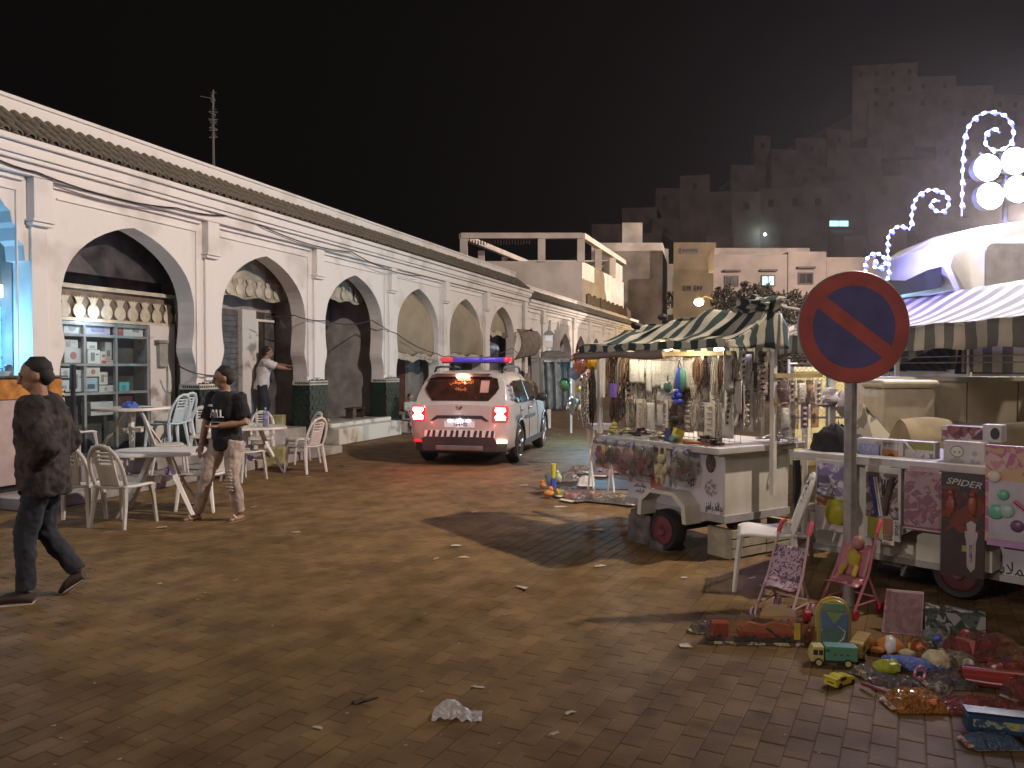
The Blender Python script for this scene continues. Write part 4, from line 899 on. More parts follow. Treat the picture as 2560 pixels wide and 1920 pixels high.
def make_table():
    t = thing('plastic_table', 'x', 'table')
    s = MB(); P = []
    for k in range(40):
        a = 2 * pi * k / 40; ca, sa = cos(a), sin(a); P.append((.5 * math.copysign(abs(ca) ** .5, ca), .42 * math.copysign(abs(sa) ** .5, sa)))
    s.loft([[(x * q, y * q, z) for x, y in P] for q, z in ((.97, .685), (1.0, .69), (1.0, .715), (.985, .725))]); obj('tabletop', s, M_PL, t, smooth=35)
    for sx in (-1, 1):
        for sy in (-1, 1):
            l = MB(); l.tube([(sx * .09, sy * .06, .69), (sx * .20, sy * .15, .40), (sx * .40, sy * .32, 0)], [.05, .038, .03], 4, flat=.6); obj('leg', l, M_PL, t)
    b = MB(); b.bx(-.22, .22, -.03, .03, .36, .43); b.bx(-.029, .029, -.17, .17, .365, .425); obj('brace', b, M_PL, t)
    return t
T0 = make_table()
def table(lab, x, y, z, rz):
    c = T0 if not used.get('T') else copy_tree(T0); used['T'] = 1
    c.location = (x, y, z); c.rotation_euler = (0, 0, rz); c['label'] = lab; c['group'] = 'white plastic tables of the café'; return c
table('white plastic table with splayed legs at the front, between two backs of chairs', -4.12, 9.25, 0, .25)
p = wall(9.2, .38, -.42); table('bluish-lit plastic table with the blue napkin on the terrace', p.x, p.y, .38, .1 + pi / 2 - TH)
tp = p
table('white plastic table on the right carrying the water bottle', -4.22, 12.95, 0, .45)
o = thing('water_bottle', 'clear plastic water bottle on the right-hand white table', 'bottle', (-4.02, 12.9, .726))
b = MB(); b.lathe([(.035, 0), (.045, .01), (.045, .08), (.041, .10), (.045, .12), (.045, .20), (.03, .25), (.014, .275), (.014, .29)], 14); obj('bottle_body', b, film('bottle_pet', (.75, .85, 1.0), .35, .08, .3, 40), o, smooth=True)
b = MB(); b.lathe([(.016, .285), (.016, .31)], 10); obj('cap', b, plastic('bottle_cap', (.6, .65, .8)), o)
b = MB(); b.lathe([(.0455, .125), (.0455, .19)], 14); obj('paper_label', b, plastic('bottle_label', (.25, .3, .6)), o)
def heap(name, lab, cat, loc, r, m, rz=0, k=.5, group=None, n=18, seed=0):
    b = MB(); b.grid(lambda a, c: (r[0] * cos(2 * pi * a) * sin(pi * (.03 + .5 * c)) * (1 + k * noise.noise(V((cos(2 * pi * a) * 2 + seed, sin(2 * pi * a) * 2, c * 3)))),
                                   r[1] * sin(2 * pi * a) * sin(pi * (.03 + .5 * c)) * (1 + k * noise.noise(V((cos(2 * pi * a) * 2 + 5, sin(2 * pi * a) * 2 + seed, c * 3)))),
                                   max(0, r[2] * cos(pi * .5 * c) * (1 + k * 1.2 * noise.noise(V((cos(2 * pi * a) * 3 + seed, sin(2 * pi * a) * 3, c * 4 + 7)))))), n, n // 2)
    o = obj(name, b, m, smooth=True); o.location = loc; o.rotation_euler = (0, 0, rz); return tag(o, lab, cat, group)
heap('food_bag', 'crumpled pale plastic food bag beside the water bottle', 'bag', (-4.3, 12.85, .726), (.13, .09, .09), film('pale_bag', (.85, .85, .75), .2, .3), seed=3)
heap('napkin', 'blue crumpled napkin on the terrace table', 'napkin', (tp.x + .02, tp.y - .1, 1.106), (.11, .08, .08), mat('blue_paper', (.08, .16, .55), rough=.8), seed=1)
b = MB(); b.lathe([(.06, 0), (.12, .012), (.115, .016), (.05, .006)], 18); o = obj('plate', b, plastic('plate_white', (.75, .78, .8)), loc=(tp.x + .28, tp.y - .1, 1.106)); tag(o, 'white plate next to the blue napkin on the terrace table', 'plate')
b = MB(); b.bx(-.17, .17, -.12, .12, 0, .34); o = obj('crate', b, mat('yellow_crate', (.50, .45, .20), rough=.5, var=.2), loc=(-4.0, 13.4, 0), bevel=.02); tag(o, 'dull yellow crate under the right-hand white table', 'crate')
b = MB(); b.bx(-.14, .14, -.12, .12, 0, .26); q = wall(14.05, .44, .5); o = obj('crate', b, mat('yellow_crate', (.5, .45, .2)), loc=(q.x, q.y, .44), bevel=.02); tag(o, 'pale yellow crate at the feet of the man in the white shirt', 'crate')
heap('carrier_bag', 'violet carrier bag lying under the right-hand table', 'bag', gnd(617, 1172), (.17, .13, .22), mat('violet_bag', (.38, .32, .62), rough=.4), seed=9)
heap('carrier_bag', 'small purple bag on the pavement behind the front table', 'bag', (-4.75, 11.0, .15), (.10, .09, .12), mat('purple_bag', (.25, .12, .35), rough=.4), seed=13)
heap('potted_plant', 'bushy dark plant at the foot of the tiled column by the shop', 'plant', wall(11.25, .15, -.3), (.26, .24, .5), mat('column_plant_leaf', (.05, .07, .035), rough=.9, var=.5, scale=20, bump=1.0, bscale=30), seed=21, k=.8)

# ================================================================ PEOPLE
M_SKIN = mat('brown_skin', (.32, .175, .105), rough=.55, var=.06, bump=.03); M_SKIN2 = mat('light_brown_skin', (.44, .27, .18), rough=.55, var=.06, bump=.03)
M_HAIR = mat('black_hair', (.018, .014, .012), rough=.7, var=.3, scale=60, bump=.4, bscale=90)
DJ = dict(P=(0, 0, .93), W=(0, 0, 1.08), C=(0, 0, 1.27), S=(0, .01, 1.40), N=(0, .015, 1.46), H=(0, -.015, 1.61), LS=(.185, .01, 1.385), RS=(-.185, .01, 1.385), LE=(.235, .02, 1.11), RE=(-.235, .02, 1.11), LW=(.235, -.04, .87), RW=(-.235, -.04, .87),
          LH=(.095, 0, .90), RH=(-.095, 0, .90), LK=(.10, -.02, .49), RK=(-.10, -.02, .49), LA=(.10, .03, .085), RA=(-.10, .03, .085), LT=(.12, -.15, .02), RT=(-.12, -.15, .02))
def person(label, loc, rz, J, skin, top, bottom, shoe, sleeve='short', fat=0.0, head_yaw=0, hair=True, vox=.009, scale=1.0, barefoot=False, hood=None, hands=True, sole=None, trouser_end=1.0, group=None, name='person', hem=-.06, head_pitch=0):
    J = {**DJ, **J}; J = {k: V(p) * scale for k, p in J.items()}; s = scale
    t = thing(name, label, 'person', loc, rz, group)
    def torso(mb, e, lo=-.09, neck=True):
        up = (J['S'] - J['P']).normalized()
        q = [(J['P'] + up * lo * s, .150 + e, .105 + e), (J['P'], .160 + e, .112 + e), (J['W'], .140 + e, .100 + e), (J['C'], .165 + e, .115 + e), (J['S'], .150 + e, .085 + e), (J['N'], .075 + e * .6, .068 + e * .6)]
        mb.ell([(c, a * s, d * s) for c, a, d in q], 18)
    def arm(mb, S, E, W, e, upto=1.0, wr=None):
        r = [.058 + e, .046 + e, .031 + e if wr is None else wr]
        if upto <= .5: E2 = S.lerp(E, upto * 2); mb.tube([S, S.lerp(E2, .5), E2], [x * s for x in (.062 + e, .060 + e, .060 + e * 1.3)], 10)
        else: mb.tube([S, S.lerp(E, .5), E, E.lerp(W, .5), W.lerp(E, (1 - upto))], [x * s for x in (r[0], .052 + e, r[1], .041 + e, r[2])], 10)
        mb.ball(S, (.066 + e) * s, 10, 6)
    def leg(mb, Hh, K, A, e, upto=1.0, ank=None):
        A2 = K.lerp(A, upto); mb.tube([Hh, Hh.lerp(K, .4), K, K.lerp(A2, .35), A2], [x * s for x in (.092 + e, .082 + e, .060 + e, .055 + e, (.038 + e) if ank is None else ank)], 10)
    bd = MB(); torso(bd, 0)
    for d in 'LR':
        arm(bd, J[d + 'S'], J[d + 'E'], J[d + 'W'], 0); leg(bd, J[d + 'H'], J[d + 'K'], J[d + 'A'], 0)
        heel = J[d + 'A'] + (J[d + 'A'] - J[d + 'T']) * .22; heel.z = min(J[d + 'A'].z, J[d + 'T'].z + .02 * s + max(0, J[d + 'A'].z - .085 * s) * .8); bd.tube([heel, J[d + 'A'].lerp(J[d + 'T'], .4) - V((0, 0, .025 * s)), J[d + 'T']], [.034 * s, .042 * s, .026 * s], 8, flat=.75)
        if hands:
            W, E = J[d + 'W'], J[d + 'E']; f = (W - E).normalized(); sd = f.cross(V((0, 0, 1)) if abs(f.z) < .8 else V((0, 1, 0))).normalized(); nn = sd.cross(f)
            bd.tube([W, W + f * .05 * s, W + f * .085 * s], [.028 * s, .04 * s, .036 * s], 8, flat=.5)
            for k, (o, L) in enumerate(((-.027, .062), (-.009, .072), (.009, .068), (.027, .052))):
                a = W + f * .08 * s + sd * o * s; bd.tube([a, a + (f * .6 + nn * .12) * L * s, a + (f * .95 + nn * .45) * L * s], [.0098 * s, .009 * s, .0075 * s], 6)
            a = W + f * .025 * s + sd * -.032 * s; bd.tube([a, a + (f * .5 - sd * .55) * .045 * s, a + (f * .95 - sd * .6 + nn * .2) * .06 * s], [.012 * s, .011 * s, .009 * s], 6)
    HM = Matrix.Translation(J['H']) @ Matrix.Rotation(head_yaw, 4, 'Z') @ Matrix.Rotation(head_pitch, 4, 'X'); bd.tube([J['N'] - V((0, 0, .03 * s)), J['N'].lerp(J['H'], .7)], .056 * s, 10)
    bd.M = HM @ Matrix.Scale(s, 4)
    bd.ball((0, .005, .03), (.076, .098, .108), 16, 12); bd.ball((0, -.028, -.045), (.056, .062, .066), 12, 8); bd.tube([(0, -.088, .035), (0, -.108, .0), (0, -.118, -.018), (0, -.085, -.026)], [.010, .014, .017, .012], 8)
    bd.tube([(-.045, -.088, .040), (0, -.097, .044), (.045, -.088, .040)], .010, 6); bd.tube([(-.022, -.088, -.052), (0, -.096, -.053), (.022, -.088, -.052)], .009, 6)
    for sx in (-1, 1): bd.ball((sx * .078, .012, .0), (.012, .022, .032), 8, 6)
    bd.M = Matrix(); obj('body', bake(bd, 'body', skin, vox, 3), None, t)
    for sx in (-1, 1):
        e = MB(); e.M = HM @ Matrix.Scale(s, 4); e.ball((sx * .031, -.083, .018), (.013, .011, .009), 8, 6); obj('eye', e, mat('eye_dark', (.06, .05, .045), rough=.2), t)
    if hair:
        h = MB(); h.M = HM @ Matrix.Scale(s, 4); h.ball((0, .026, .058), (.083, .096, .090), 16, 10, .18); h.ball((0, .052, .005), (.074, .066, .085), 14, 9, .2); obj('hair', h, M_HAIR, t, smooth=True)
    if hood:
        h = MB(); h.M = HM @ Matrix.Scale(s, 4); h.ball((0, .03, .035), (.105, .115, .14), 14, 10, .1); h.tube([(0, .02, -.02), (0, .02, -.2)], [.1, .17], 12); obj('headscarf', h, hood, t, smooth=True)
    c = MB(); torso(c, .020 + fat, hem); u = {'short': .42, 'long': .97}[sleeve]
    for d in 'LR': arm(c, J[d + 'S'], J[d + 'E'], J[d + 'W'], .012 + fat * .7, u)
    obj('jacket' if fat > .02 else 'shirt', bake(c, 'top', top, .012, 4, .015 + fat * .2, .10), None, t)
    c = MB(); up = V((0, 0, 1)); c.ell([(J['P'] + up * .06 * s, .155 * s, .112 * s), (J['P'] - up * .02 * s, .172 * s, .124 * s), (J['P'] - up * .10 * s, .16 * s, .112 * s)], 16)
    for d in 'LR': leg(c, J[d + 'H'], J[d + 'K'], J[d + 'A'], .016, trouser_end, .064)
    obj('trousers', bake(c, 'bottom', bottom, .012, 3, .015, .085), None, t)
    if shoe:
        for d in 'LR':
            A, T = J[d + 'A'], J[d + 'T']; f = (T - A); heel = A - f * .28; heel.z = A.z - .06 * s if A.z < .12 * s else A.z - .03 * s
            c = MB()
            if barefoot:
                q = heel - V((0, 0, .012)); w = T + f * .16 - V((0, 0, .012 * s)); c.tube([q, q.lerp(w, .3), q.lerp(w, .7), w], [.034 * s, .040 * s, .048 * s, .030 * s], 10, flat=.28); obj('sandal', c, shoe, t, smooth=True)
                st = MB(); mid = A.lerp(T, .62) + V((0, 0, .03 * s)); sd = f.cross(V((0, 0, 1))).normalized(); st.tube([mid - sd * .048 * s - V((0, 0, .035 * s)), mid, mid + sd * .048 * s - V((0, 0, .035 * s))], .009 * s, 6); obj('strap', st, sole or shoe, t)
            else:
                c.tube([heel, A.lerp(T, .25) - V((0, 0, .02 * s)), A.lerp(T, .7), T + f * .12], [.044 * s, .056 * s, .047 * s, .030 * s], 10, flat=.85); obj('shoe', c, shoe, t, smooth=True)
                q = heel - V((0, 0, .03 * s)); w = T + f * .16 - V((0, 0, .012 * s)); c = MB(); c.tube([q, q.lerp(w, .35), q.lerp(w, .75), w], [.038 * s, .046 * s, .050 * s, .03 * s], 10, flat=.30); obj('sole', c, sole or shoe, t, smooth=True)
    return t, J
M_JKT = mat('dark_camouflage_jacket', (.050, .037, .031), rough=.9, var=.3, scale=14, col2=(.020, .017, .017), thr=.5, bump=.3, bscale=60)
M_NAVY = mat('navy_trousers', (.028, .030, .042), rough=.9, var=.2, bump=.2)
M_SHOE = mat('dark_canvas_shoe', (.06, .035, .03), rough=.8); M_SOLE = mat('pale_rubber_sole', (.55, .48, .42), rough=.7)
# man striding to the left, hands in his jacket pockets
person('man in a dark mottled jacket and navy trousers striding past at the left edge', (-3.42, 5.78, 0), -pi / 2 + .25, dict(P=(0, 0, .93), W=(0, -.01, 1.09), C=(0, -.02, 1.29), S=(0, -.02, 1.43), N=(0, -.02, 1.49), H=(0, -.05, 1.625), LS=(.195, -.02, 1.41), RS=(-.195, -.02, 1.41),
       LE=(.27, .10, 1.13), RE=(-.27, .10, 1.13), LW=(.14, -.05, .99), RW=(-.14, -.05, .99), LH=(.09, 0, .91), RH=(-.09, 0, .91), LK=(.10, -.10, .50), LA=(.10, -.10, .09), LT=(.11, -.28, .022), RK=(-.09, -.03, .48), RA=(-.08, .20, .17), RT=(-.08, .09, .03)),
       M_SKIN, M_JKT, M_NAVY, M_SHOE, 'long', .045, head_yaw=.15, head_pitch=.2, vox=.008, hands=False, sole=M_SOLE, hem=-.16)
# man in the black T-shirt
M_BTEE = mat('black_cotton', (.018, .016, .017), rough=.9, var=.2, bump=.2); M_BEIGE = mat('beige_ripped_denim', (.46, .37, .31), rough=.9, var=.16, scale=9, bump=.35, bscale=22, col2=(.30, .23, .19))
m2, J2 = person('man in a black printed T-shirt and beige ripped trousers walking in sandals', (-3.16, 8.75, 0), -.35, dict(H=(-.01, -.03, 1.565), N=(0, .0, 1.43), S=(0, 0, 1.375), C=(0, 0, 1.25), LS=(.19, .0, 1.35), RS=(-.19, .0, 1.35), LE=(.27, -.02, 1.09), LW=(.06, -.19, 1.06), RE=(-.26, -.02, 1.07), RW=(-.22, -.14, .84),
       LH=(.095, 0, .88), RH=(-.095, 0, .88), RK=(-.16, -.14, .47), RA=(-.30, -.12, .075), RT=(-.36, -.27, .018), LK=(.12, -.05, .47), LA=(.14, .05, .075), LT=(.12, -.10, .018), P=(0, 0, .90)),
       M_SKIN, M_BTEE, M_BEIGE, mat('sandal_brown', (.22, .15, .10), rough=.7), 'short', .004, head_yaw=-.95, head_pitch=.16, vox=.008, barefoot=True, sole=mat('sandal_strap', (.65, .58, .5), rough=.6), trouser_end=.93, hem=-.12)
M_PRINT = mat('pale_shirt_print', (.50, .47, .46), rough=.9)
letters('chest_print', 'ALL', .125, M_PRINT, m2, face_M((.005, -.158, 1.185), (1, 0, 0), (0, -.05, 1)), depth=.012, width=.17)
letters('chest_print', 'ALL', .035, M_PRINT, m2, face_M((-.095, -.138, 1.275), (1, 0, 0), (0, .1, 1)), depth=.012)
b = MB(); b.bx(-.085, .1, -.157, -.143, 1.094, 1.100); obj('chest_print', b, M_PRINT, m2)
b = MB(); b.tube([(-.075, -.03, 1.437), (-.05, -.075, 1.405), (0, -.092, 1.388), (.05, -.075, 1.405), (.075, -.03, 1.437)], .008, 6); obj('collar_trim', b, mat('pale_collar', (.55, .45, .40), rough=.8), m2)
for k in range(7):     # rips over the left knee
    b = MB(); b.box((.122 + R.uniform(-.012, .012), -.135 + .012 * k * .3, .57 - k * .036), (.085, .02, .008), ry=R.uniform(-.12, .12)); obj('rip', b, mat('rip_pale', (.56, .48, .42), rough=.9), m2)
# man reaching into the storeroom
q = wall(13.72, .44, .62)
person('man in a white shirt and dark trousers reaching into the storeroom arch', q, -TH + 2.35, dict(P=(0, .03, .90), C=(0, -.03, 1.24), S=(0, -.05, 1.36), N=(0, -.05, 1.42), H=(.04, -.10, 1.54), LS=(.19, -.05, 1.34), RS=(-.19, -.05, 1.34), LE=(.22, -.27, 1.30), LW=(.13, -.50, 1.28), RE=(-.20, -.26, 1.26), RW=(-.06, -.46, 1.22),
       LK=(.14, -.10, .48), LA=(.16, -.02, .085), LT=(.17, -.20, .02), RK=(-.16, .02, .48), RA=(-.22, .14, .085), RT=(-.24, -.03, .02), LH=(.095, .03, .88), RH=(-.095, .03, .88)), M_SKIN, mat('white_shirt_cloth', (.70, .68, .68), rough=.85, var=.06, bump=.2), M_NAVY, M_SHOE, 'short', .012, vox=.012, hem=-.10)
# people sitting on the step behind the police car
SIT = dict(P=(0, 0, .10), W=(0, 0, .24), C=(0, -.02, .42), S=(0, -.02, .55), N=(0, -.02, .61), H=(0, -.04, .75), LS=(.17, -.02, .53), RS=(-.17, -.02, .53), LE=(.22, -.10, .30), RE=(-.22, -.10, .30), LW=(.10, -.28, .28), RW=(-.10, -.28, .28), LH=(.09, -.02, .09), RH=(-.09, -.02, .09), LK=(.12, -.42, .14), RK=(-.12, -.42, .14), LA=(.11, -.46, -.24), RA=(-.11, -.46, -.24), LT=(.12, -.60, -.28), RT=(-.12, -.60, -.28))
SITC = {k: (a, b_, c_) for k, (a, b_, c_) in SIT.items()}
qa = wall(18.62, .42, -.30)
b = MB(); b.bx(18.4, 18.85, -.62, -.41, 0, .33); obj('entrance_step', b, M_WALLD, ARC, bevel=.02)
person('dark-haired child in a white top sitting on the step left of the police car', (qa.x, qa.y, .36), .45, SIT, M_SKIN2, mat('child_white_top', (.62, .55, .52), rough=.9), mat('child_pale_trousers', (.45, .38, .34), rough=.9), M_SHOE, 'long', .004, vox=.012, scale=.72, head_yaw=.5)
qa = wall(19.35, .32, -.5)
person('person in a blue-grey headscarf seated behind the child', (qa.x, qa.y, .32), .5, SIT, M_SKIN2, mat('dark_red_robe', (.20, .05, .05), rough=.9), mat('dark_red_robe', (.2, .05, .05)), M_SHOE, 'long', .02, vox=.014, scale=.98, hood=mat('blue_grey_scarf', (.34, .37, .50), rough=.9), hair=False)
qa = wall(19.7, .32, -.95)
person('person in a dull red headscarf seated nearest the police car tail', (qa.x, qa.y, .26), .2, SIT, M_SKIN2, mat('brown_red_robe', (.24, .09, .08), rough=.9), mat('brown_red_robe', (.24, .09, .08)), M_SHOE, 'long', .02, vox=.014, scale=.98, hood=mat('dull_red_scarf', (.22, .07, .06), rough=.9), hair=False)
heap('cloth_bundle', 'round pale cloth bundle on the ground beside the seated people', 'bundle', gnd(1030, 1066), (.27, .25, .48), mat('pale_bundle', (.55, .48, .44), rough=.9, bump=.3), k=.2, seed=4)
# stooping person beyond the car
person('person in a brownish robe stooping beyond the police car mirror', (at(1336, 930, 23).x, 23, 0), -pi / 2, dict(C=(0, -.12, 1.22), S=(0, -.24, 1.32), N=(0, -.29, 1.36), H=(0, -.40, 1.44), LS=(.17, -.24, 1.3), RS=(-.17, -.24, 1.3), LE=(.2, -.34, 1.04), RE=(-.2, -.3, 1.04), LW=(.14, -.52, .95), RW=(-.14, -.5, .95)), M_SKIN, mat('brown_robe', (.30, .22, .15), rough=.9), mat('brown_robe', (.3, .22, .15)), M_SHOE, 'long', .03, vox=.015, hem=-.3)
# ================================================================ POLICE CAR
M_CAR = mat('silver_white_paint', (.47, .435, .41), rough=.30, var=.03, bump=0, coat=.5)
M_TRIM = mat('black_trim', (.028, .026, .025), rough=.55, var=.15, bump=.03)
M_WINR = mat('rear_glass', (.045, .022, .016), rough=.06, var=.2, bump=0, spec=.7); M_WIN = mat('side_glass', (.035, .032, .03), rough=.05, bump=0, spec=.8)
M_TAIL = glow('tail_glow', (1, .30, .26), 28); M_REDL = mat('red_lens', (.35, .01, .012), rough=.15, bump=0, emit=.9, ecol=(1, .03, .03))
M_RIM = mat('alloy_rim', (.42, .40, .38), rough=.35, metal=.8, bump=0)
HD = radians(11.5); car = thing('police_car', 'silver-white police car with glowing tail lights and a roof light bar', 'car', (-.90, 13.5, 0), -HD)
#          y     z0   wS    wM    wB   zB    wG    zG    wR    zR
ST = [(.00, .46, .66, .78, .80, 1.00, .76, 1.03, .60, 1.05), (.05, .34, .76, .86, .845, 1.02, .79, 1.07, .66, 1.09), (.14, .27, .84, .895, .86, 1.04, .78, 1.20, .66, 1.23), (.34, .25, .875, .90, .865, 1.05, .72, 1.44, .60, 1.555), (.40, .25, .88, .90, .865, 1.05, .715, 1.46, .60, 1.60),
      (1.0, .25, .88, .90, .865, 1.05, .70, 1.48, .58, 1.635), (1.8, .25, .88, .895, .86, 1.045, .695, 1.48, .57, 1.635), (2.35, .25, .88, .895, .86, 1.04, .70, 1.45, .57, 1.585), (2.75, .25, .88, .895, .86, 1.035, .74, 1.28, .62, 1.36), (3.12, .25, .88, .895, .86, 1.03, .80, 1.06, .70, 1.09),
      (3.7, .25, .875, .885, .84, .98, .76, 1.02, .60, 1.04), (4.1, .26, .83, .85, .79, .92, .70, .96, .5, .98), (4.30, .32, .70, .74, .70, .82, .60, .86, .4, .88), (4.34, .42, .58, .62, .60, .74, .5, .76, .3, .78)]
def sect(y, z0, wS, wM, wB, zB, wG, zG, wR, zR):
    h = [(0, z0), (wS * .9, z0), (wS, z0 + .07), (wM, z0 + .25 if z0 < .4 else z0 + .2), (wM + .004, .72), (wB + .01, zB - .12), (wB, zB - .02), (wB - .03, zB + .004), (wG, zG), (wR + .05, zR - .035), (wR * .8, zR - .005), (0, zR + .008)]
    return [(x, y, z) for x, z in h] + [(-x, y, z) for x, z in h[-2:0:-1]]
b = MB(); b.loft([sect(*s) for s in ST]); bme = b.mesh('body', M_CAR, smooth=38)
bo = bpy.data.objects.new('body', bme); COL.objects.link(bo)
cut = MB()
for y in (.84, 3.5):
    for sx in (-1, 1): cut.lathe([(.40, sx * .62 - .32), (.40, sx * .62 + .4 if sx > 0 else sx * .62 + .32)], 28, (0, y, .35), 'x') if sx > 0 else cut.lathe([(.40, -1.02), (.40, -.30)], 28, (0, y, .35), 'x')
cm = cut.mesh('cut', M_CAR); co = bpy.data.objects.new('cut', cm); COL.objects.link(co)
md = bo.modifiers.new('b', 'BOOLEAN'); md.object = co; md.operation = 'DIFFERENCE'; md.solver = 'EXACT'
dg = bpy.context.evaluated_depsgraph_get(); nm = bpy.data.meshes.new_from_object(bo.evaluated_get(dg), depsgraph=dg)
bpy.data.objects.remove(bo); bpy.data.objects.remove(co)
nm.materials.clear(); nm.materials.append(M_CAR); obj('body', nm, None, car)
yr = lambda z: (.14 + (z - 1.23) * (.20 / .325) if z > 1.23 else .05 + (z - 1.09) * (.09 / .14))     # tailgate glass slope
def plate_on(pts, off=.006, m=None, name='panel', back=.02):
    b = MB(); n_ = len(pts); vs = [(x, yr(z) - off, z) for x, z in pts] + [(x, yr(z) + back, z) for x, z in pts]
    b.add(vs, [tuple(range(n_))] + [(i, (i + 1) % n_, (i + 1) % n_ + n_, i + n_) for i in range(n_)]); return obj(name, b, m, car)
# tailgate glass in two facets
W1 = [(-.60, 1.235), (.60, 1.235), (.655, 1.33), (.60, 1.50), (.46, 1.525), (-.46, 1.525), (-.60, 1.50), (-.655, 1.33)]
tg = plate_on(W1, .014, M_WINR, 'rear_window')
b = MB(); b.add([(-.60, yr(1.236) - .014, 1.236), (.60, yr(1.236) - .014, 1.236), (.50, yr(1.12) - .012, 1.12), (-.50, yr(1.12) - .012, 1.12)], [(0, 1, 2, 3)]); obj('rear_window', b, M_WINR, car)
M_AMB = mat('orange_window_print', (.50, .16, .05), rough=.6, emit=.10, ecol=(1, .3, .08))
nrm = V((0, -1, .615)).normalized(); upv = V((0, .615, 1)).normalized()
for z, t, s_ in ((1.43, arabic('الأمن الوطني'), .085), (1.32, arabic('شرطة'), .085)):
    letters('window_lettering', t, s_, M_AMB, car, face_M((-.02, yr(z) - .022, z), (1, 0, 0), upv), depth=.002)
b = MB(); b.box((.40, yr(1.36) - .018, 1.36), (.15, .004, .24), rx=-.55); obj('window_sticker', b, mat('pink_sticker', (.50, .30, .26), rough=.5), car)
b = MB(); b.bx(-.50, .50, .20, .42, 1.575, 1.605); b.add([(-.55, .26, 1.535), (.55, .26, 1.535), (.55, .34, 1.60), (-.55, .34, 1.60)], [(0, 1, 2, 3)]); obj('roof_spoiler', b, M_CAR, car, bevel=.01)
b = MB(); b.bx(-.12, .12, .235, .27, 1.508, 1.556); obj('brake_lamp', b, glow('brake_glow', (1, .45, .25), 26), car, bevel=.015)
b = MB(); b.tube([(.30, .30, 1.345), (.05, yr(1.27) - .03, 1.272)], .008, 5); obj('rear_wiper', b, M_TRIM, car)
# tail lamps: red square lens with a white-hot H of light
for sx in (-1, 1):
    b = MB(); c_ = sx * .725
    b.loft([[(c_ + x * k, y, .905 + z * k) for x, z in ((-.105, -.13), (.105, -.13), (.125, -.10), (.125, .10), (.105, .13), (-.105, .13), (-.12, .10), (-.12, -.10))] for y, k in ((.16, 1.0), (-.012, 1.0), (-.024, .92))]); lens = obj('tail_lamp', b, M_REDL, car)
    b = MB()
    P = [(-.085, .10), (.085, .10), (.095, .05), (.035, .0), (.095, -.05), (.085, -.105), (-.085, -.105), (-.095, -.05), (-.045, .0), (-.095, .05)]
    b.add([(c_ + x, -.030, .905 + z) for x, z in P] + [(c_, -.030, .905)], [(i, (i + 1) % 10, 10) for i in range(10)]); obj('lamp_element', b, M_TAIL, lens)
    l = lamp('POINT', (0, 0, 0), 6, (1, .08, .06), .02); l.parent = car; l.location = (c_, -.6, .60)
l = lamp('POINT', (0, 0, 0), 3, (1, .35, .12), .01); l.parent = car; l.location = (0, .19, 1.535)
# maker's strip with lettering, badge, number plate
b = MB(); P = [(-.52, .775), (-.40, .87), (.40, .87), (.52, .775), (.46, .775), (.38, .815), (-.38, .815), (-.46, .775)]
b.add([(x, -.008, z) for x, z in P] + [(x, .05, z) for x, z in P], [(0, 1, 6, 7), (1, 2, 5, 6), (2, 3, 4, 5)] + [(i, (i + 1) % 8, (i + 1) % 8 + 8, i + 8) for i in range(8)]); obj('tailgate_strip', b, M_TRIM, car)
M_CHR = mat('chrome_letters', (.75, .72, .70), rough=.15, metal=1, bump=0)
letters('maker_lettering', 'DUSTER', .062, M_CHR, car, face_M((0, -.011, .843), (1, 0, 0), (0, 0, 1)), depth=.004, spacing=1.9)
b = MB(); b.add([(x, -.010, z + 1.0) for x, z in ((-.055, .028), (.055, .028), (.055, .008), (.028, -.03), (-.028, -.03), (-.055, .008))] + [(0, -.022, 1.0)], [(i, (i + 1) % 6, 6) for i in range(6)]); obj('badge', b, M_CHR, car)
b = MB(); b.bx(-.27, .27, -.006, .05, .665, .77); obj('number_plate', b, mat('plate_white', (.72, .70, .74), rough=.35), car)
M_INK = mat('black_ink', (.03, .03, .035), rough=.6)
letters('plate_lettering', '184102', .085, M_INK, car, face_M((.02, -.010, .717), (1, 0, 0), (0, 0, 1)), depth=.001)
b = MB(); b.bx(-.2, -.12, -.02, .01, .772, .788); b.bx(.12, .2, -.02, .01, .772, .788); obj('plate_lamp', b, glow('plate_lamp_glow', (.9, .9, 1.0), 8), car)
l = lamp('POINT', (0, 0, 0), .9, (.85, .85, 1), .03); l.parent = car; l.location = (0, -.05, .79)
# bumper: chequered band, black lower part, skid plate, fog and reflector lamps
M_REFL = mat('pale_reflective', (.72, .70, .68), rough=.3)
b = MB(); b.bx(-.62, .62, -.012, .04, .505, .615); obj('chequer_band', b, M_REFL, car)
for k in range(12):
    x = -.58 + k * .103; b = MB(); d = .03 if k % 2 == 0 else .012
    b.add([(x, -.016, .505), (x + .048, -.016, .505), (x + .048 + d, -.016, .615), (x + d, -.016, .615)], [(0, 1, 2, 3)]); obj('dark_stripe', b, M_INK, car)
b = MB(); b.loft([[(x, y, z) for x, z in ((-w, .26), (w, .26), (w + .02, .42), (.60, .50), (-.60, .50), (-w - .02, .42))] for y, w in ((-.02, .64), (.10, .80))]); obj('lower_bumper', b, M_TRIM, car)
b = MB(); b.bx(-.42, .42, -.03, .05, .27, .36); obj('skid_plate', b, mat('dull_skid', (.16, .13, .12), rough=.5), car, bevel=.015)
for sx, m_ in ((1, glow('reverse_amber', (1, .75, .35), 10)), (-1, M_REDL)):
    b = MB(); b.box((sx * .735, .03, .425), (.17, .05, .04), rz=sx * .4); obj('bumper_lamp', b, m_, car)
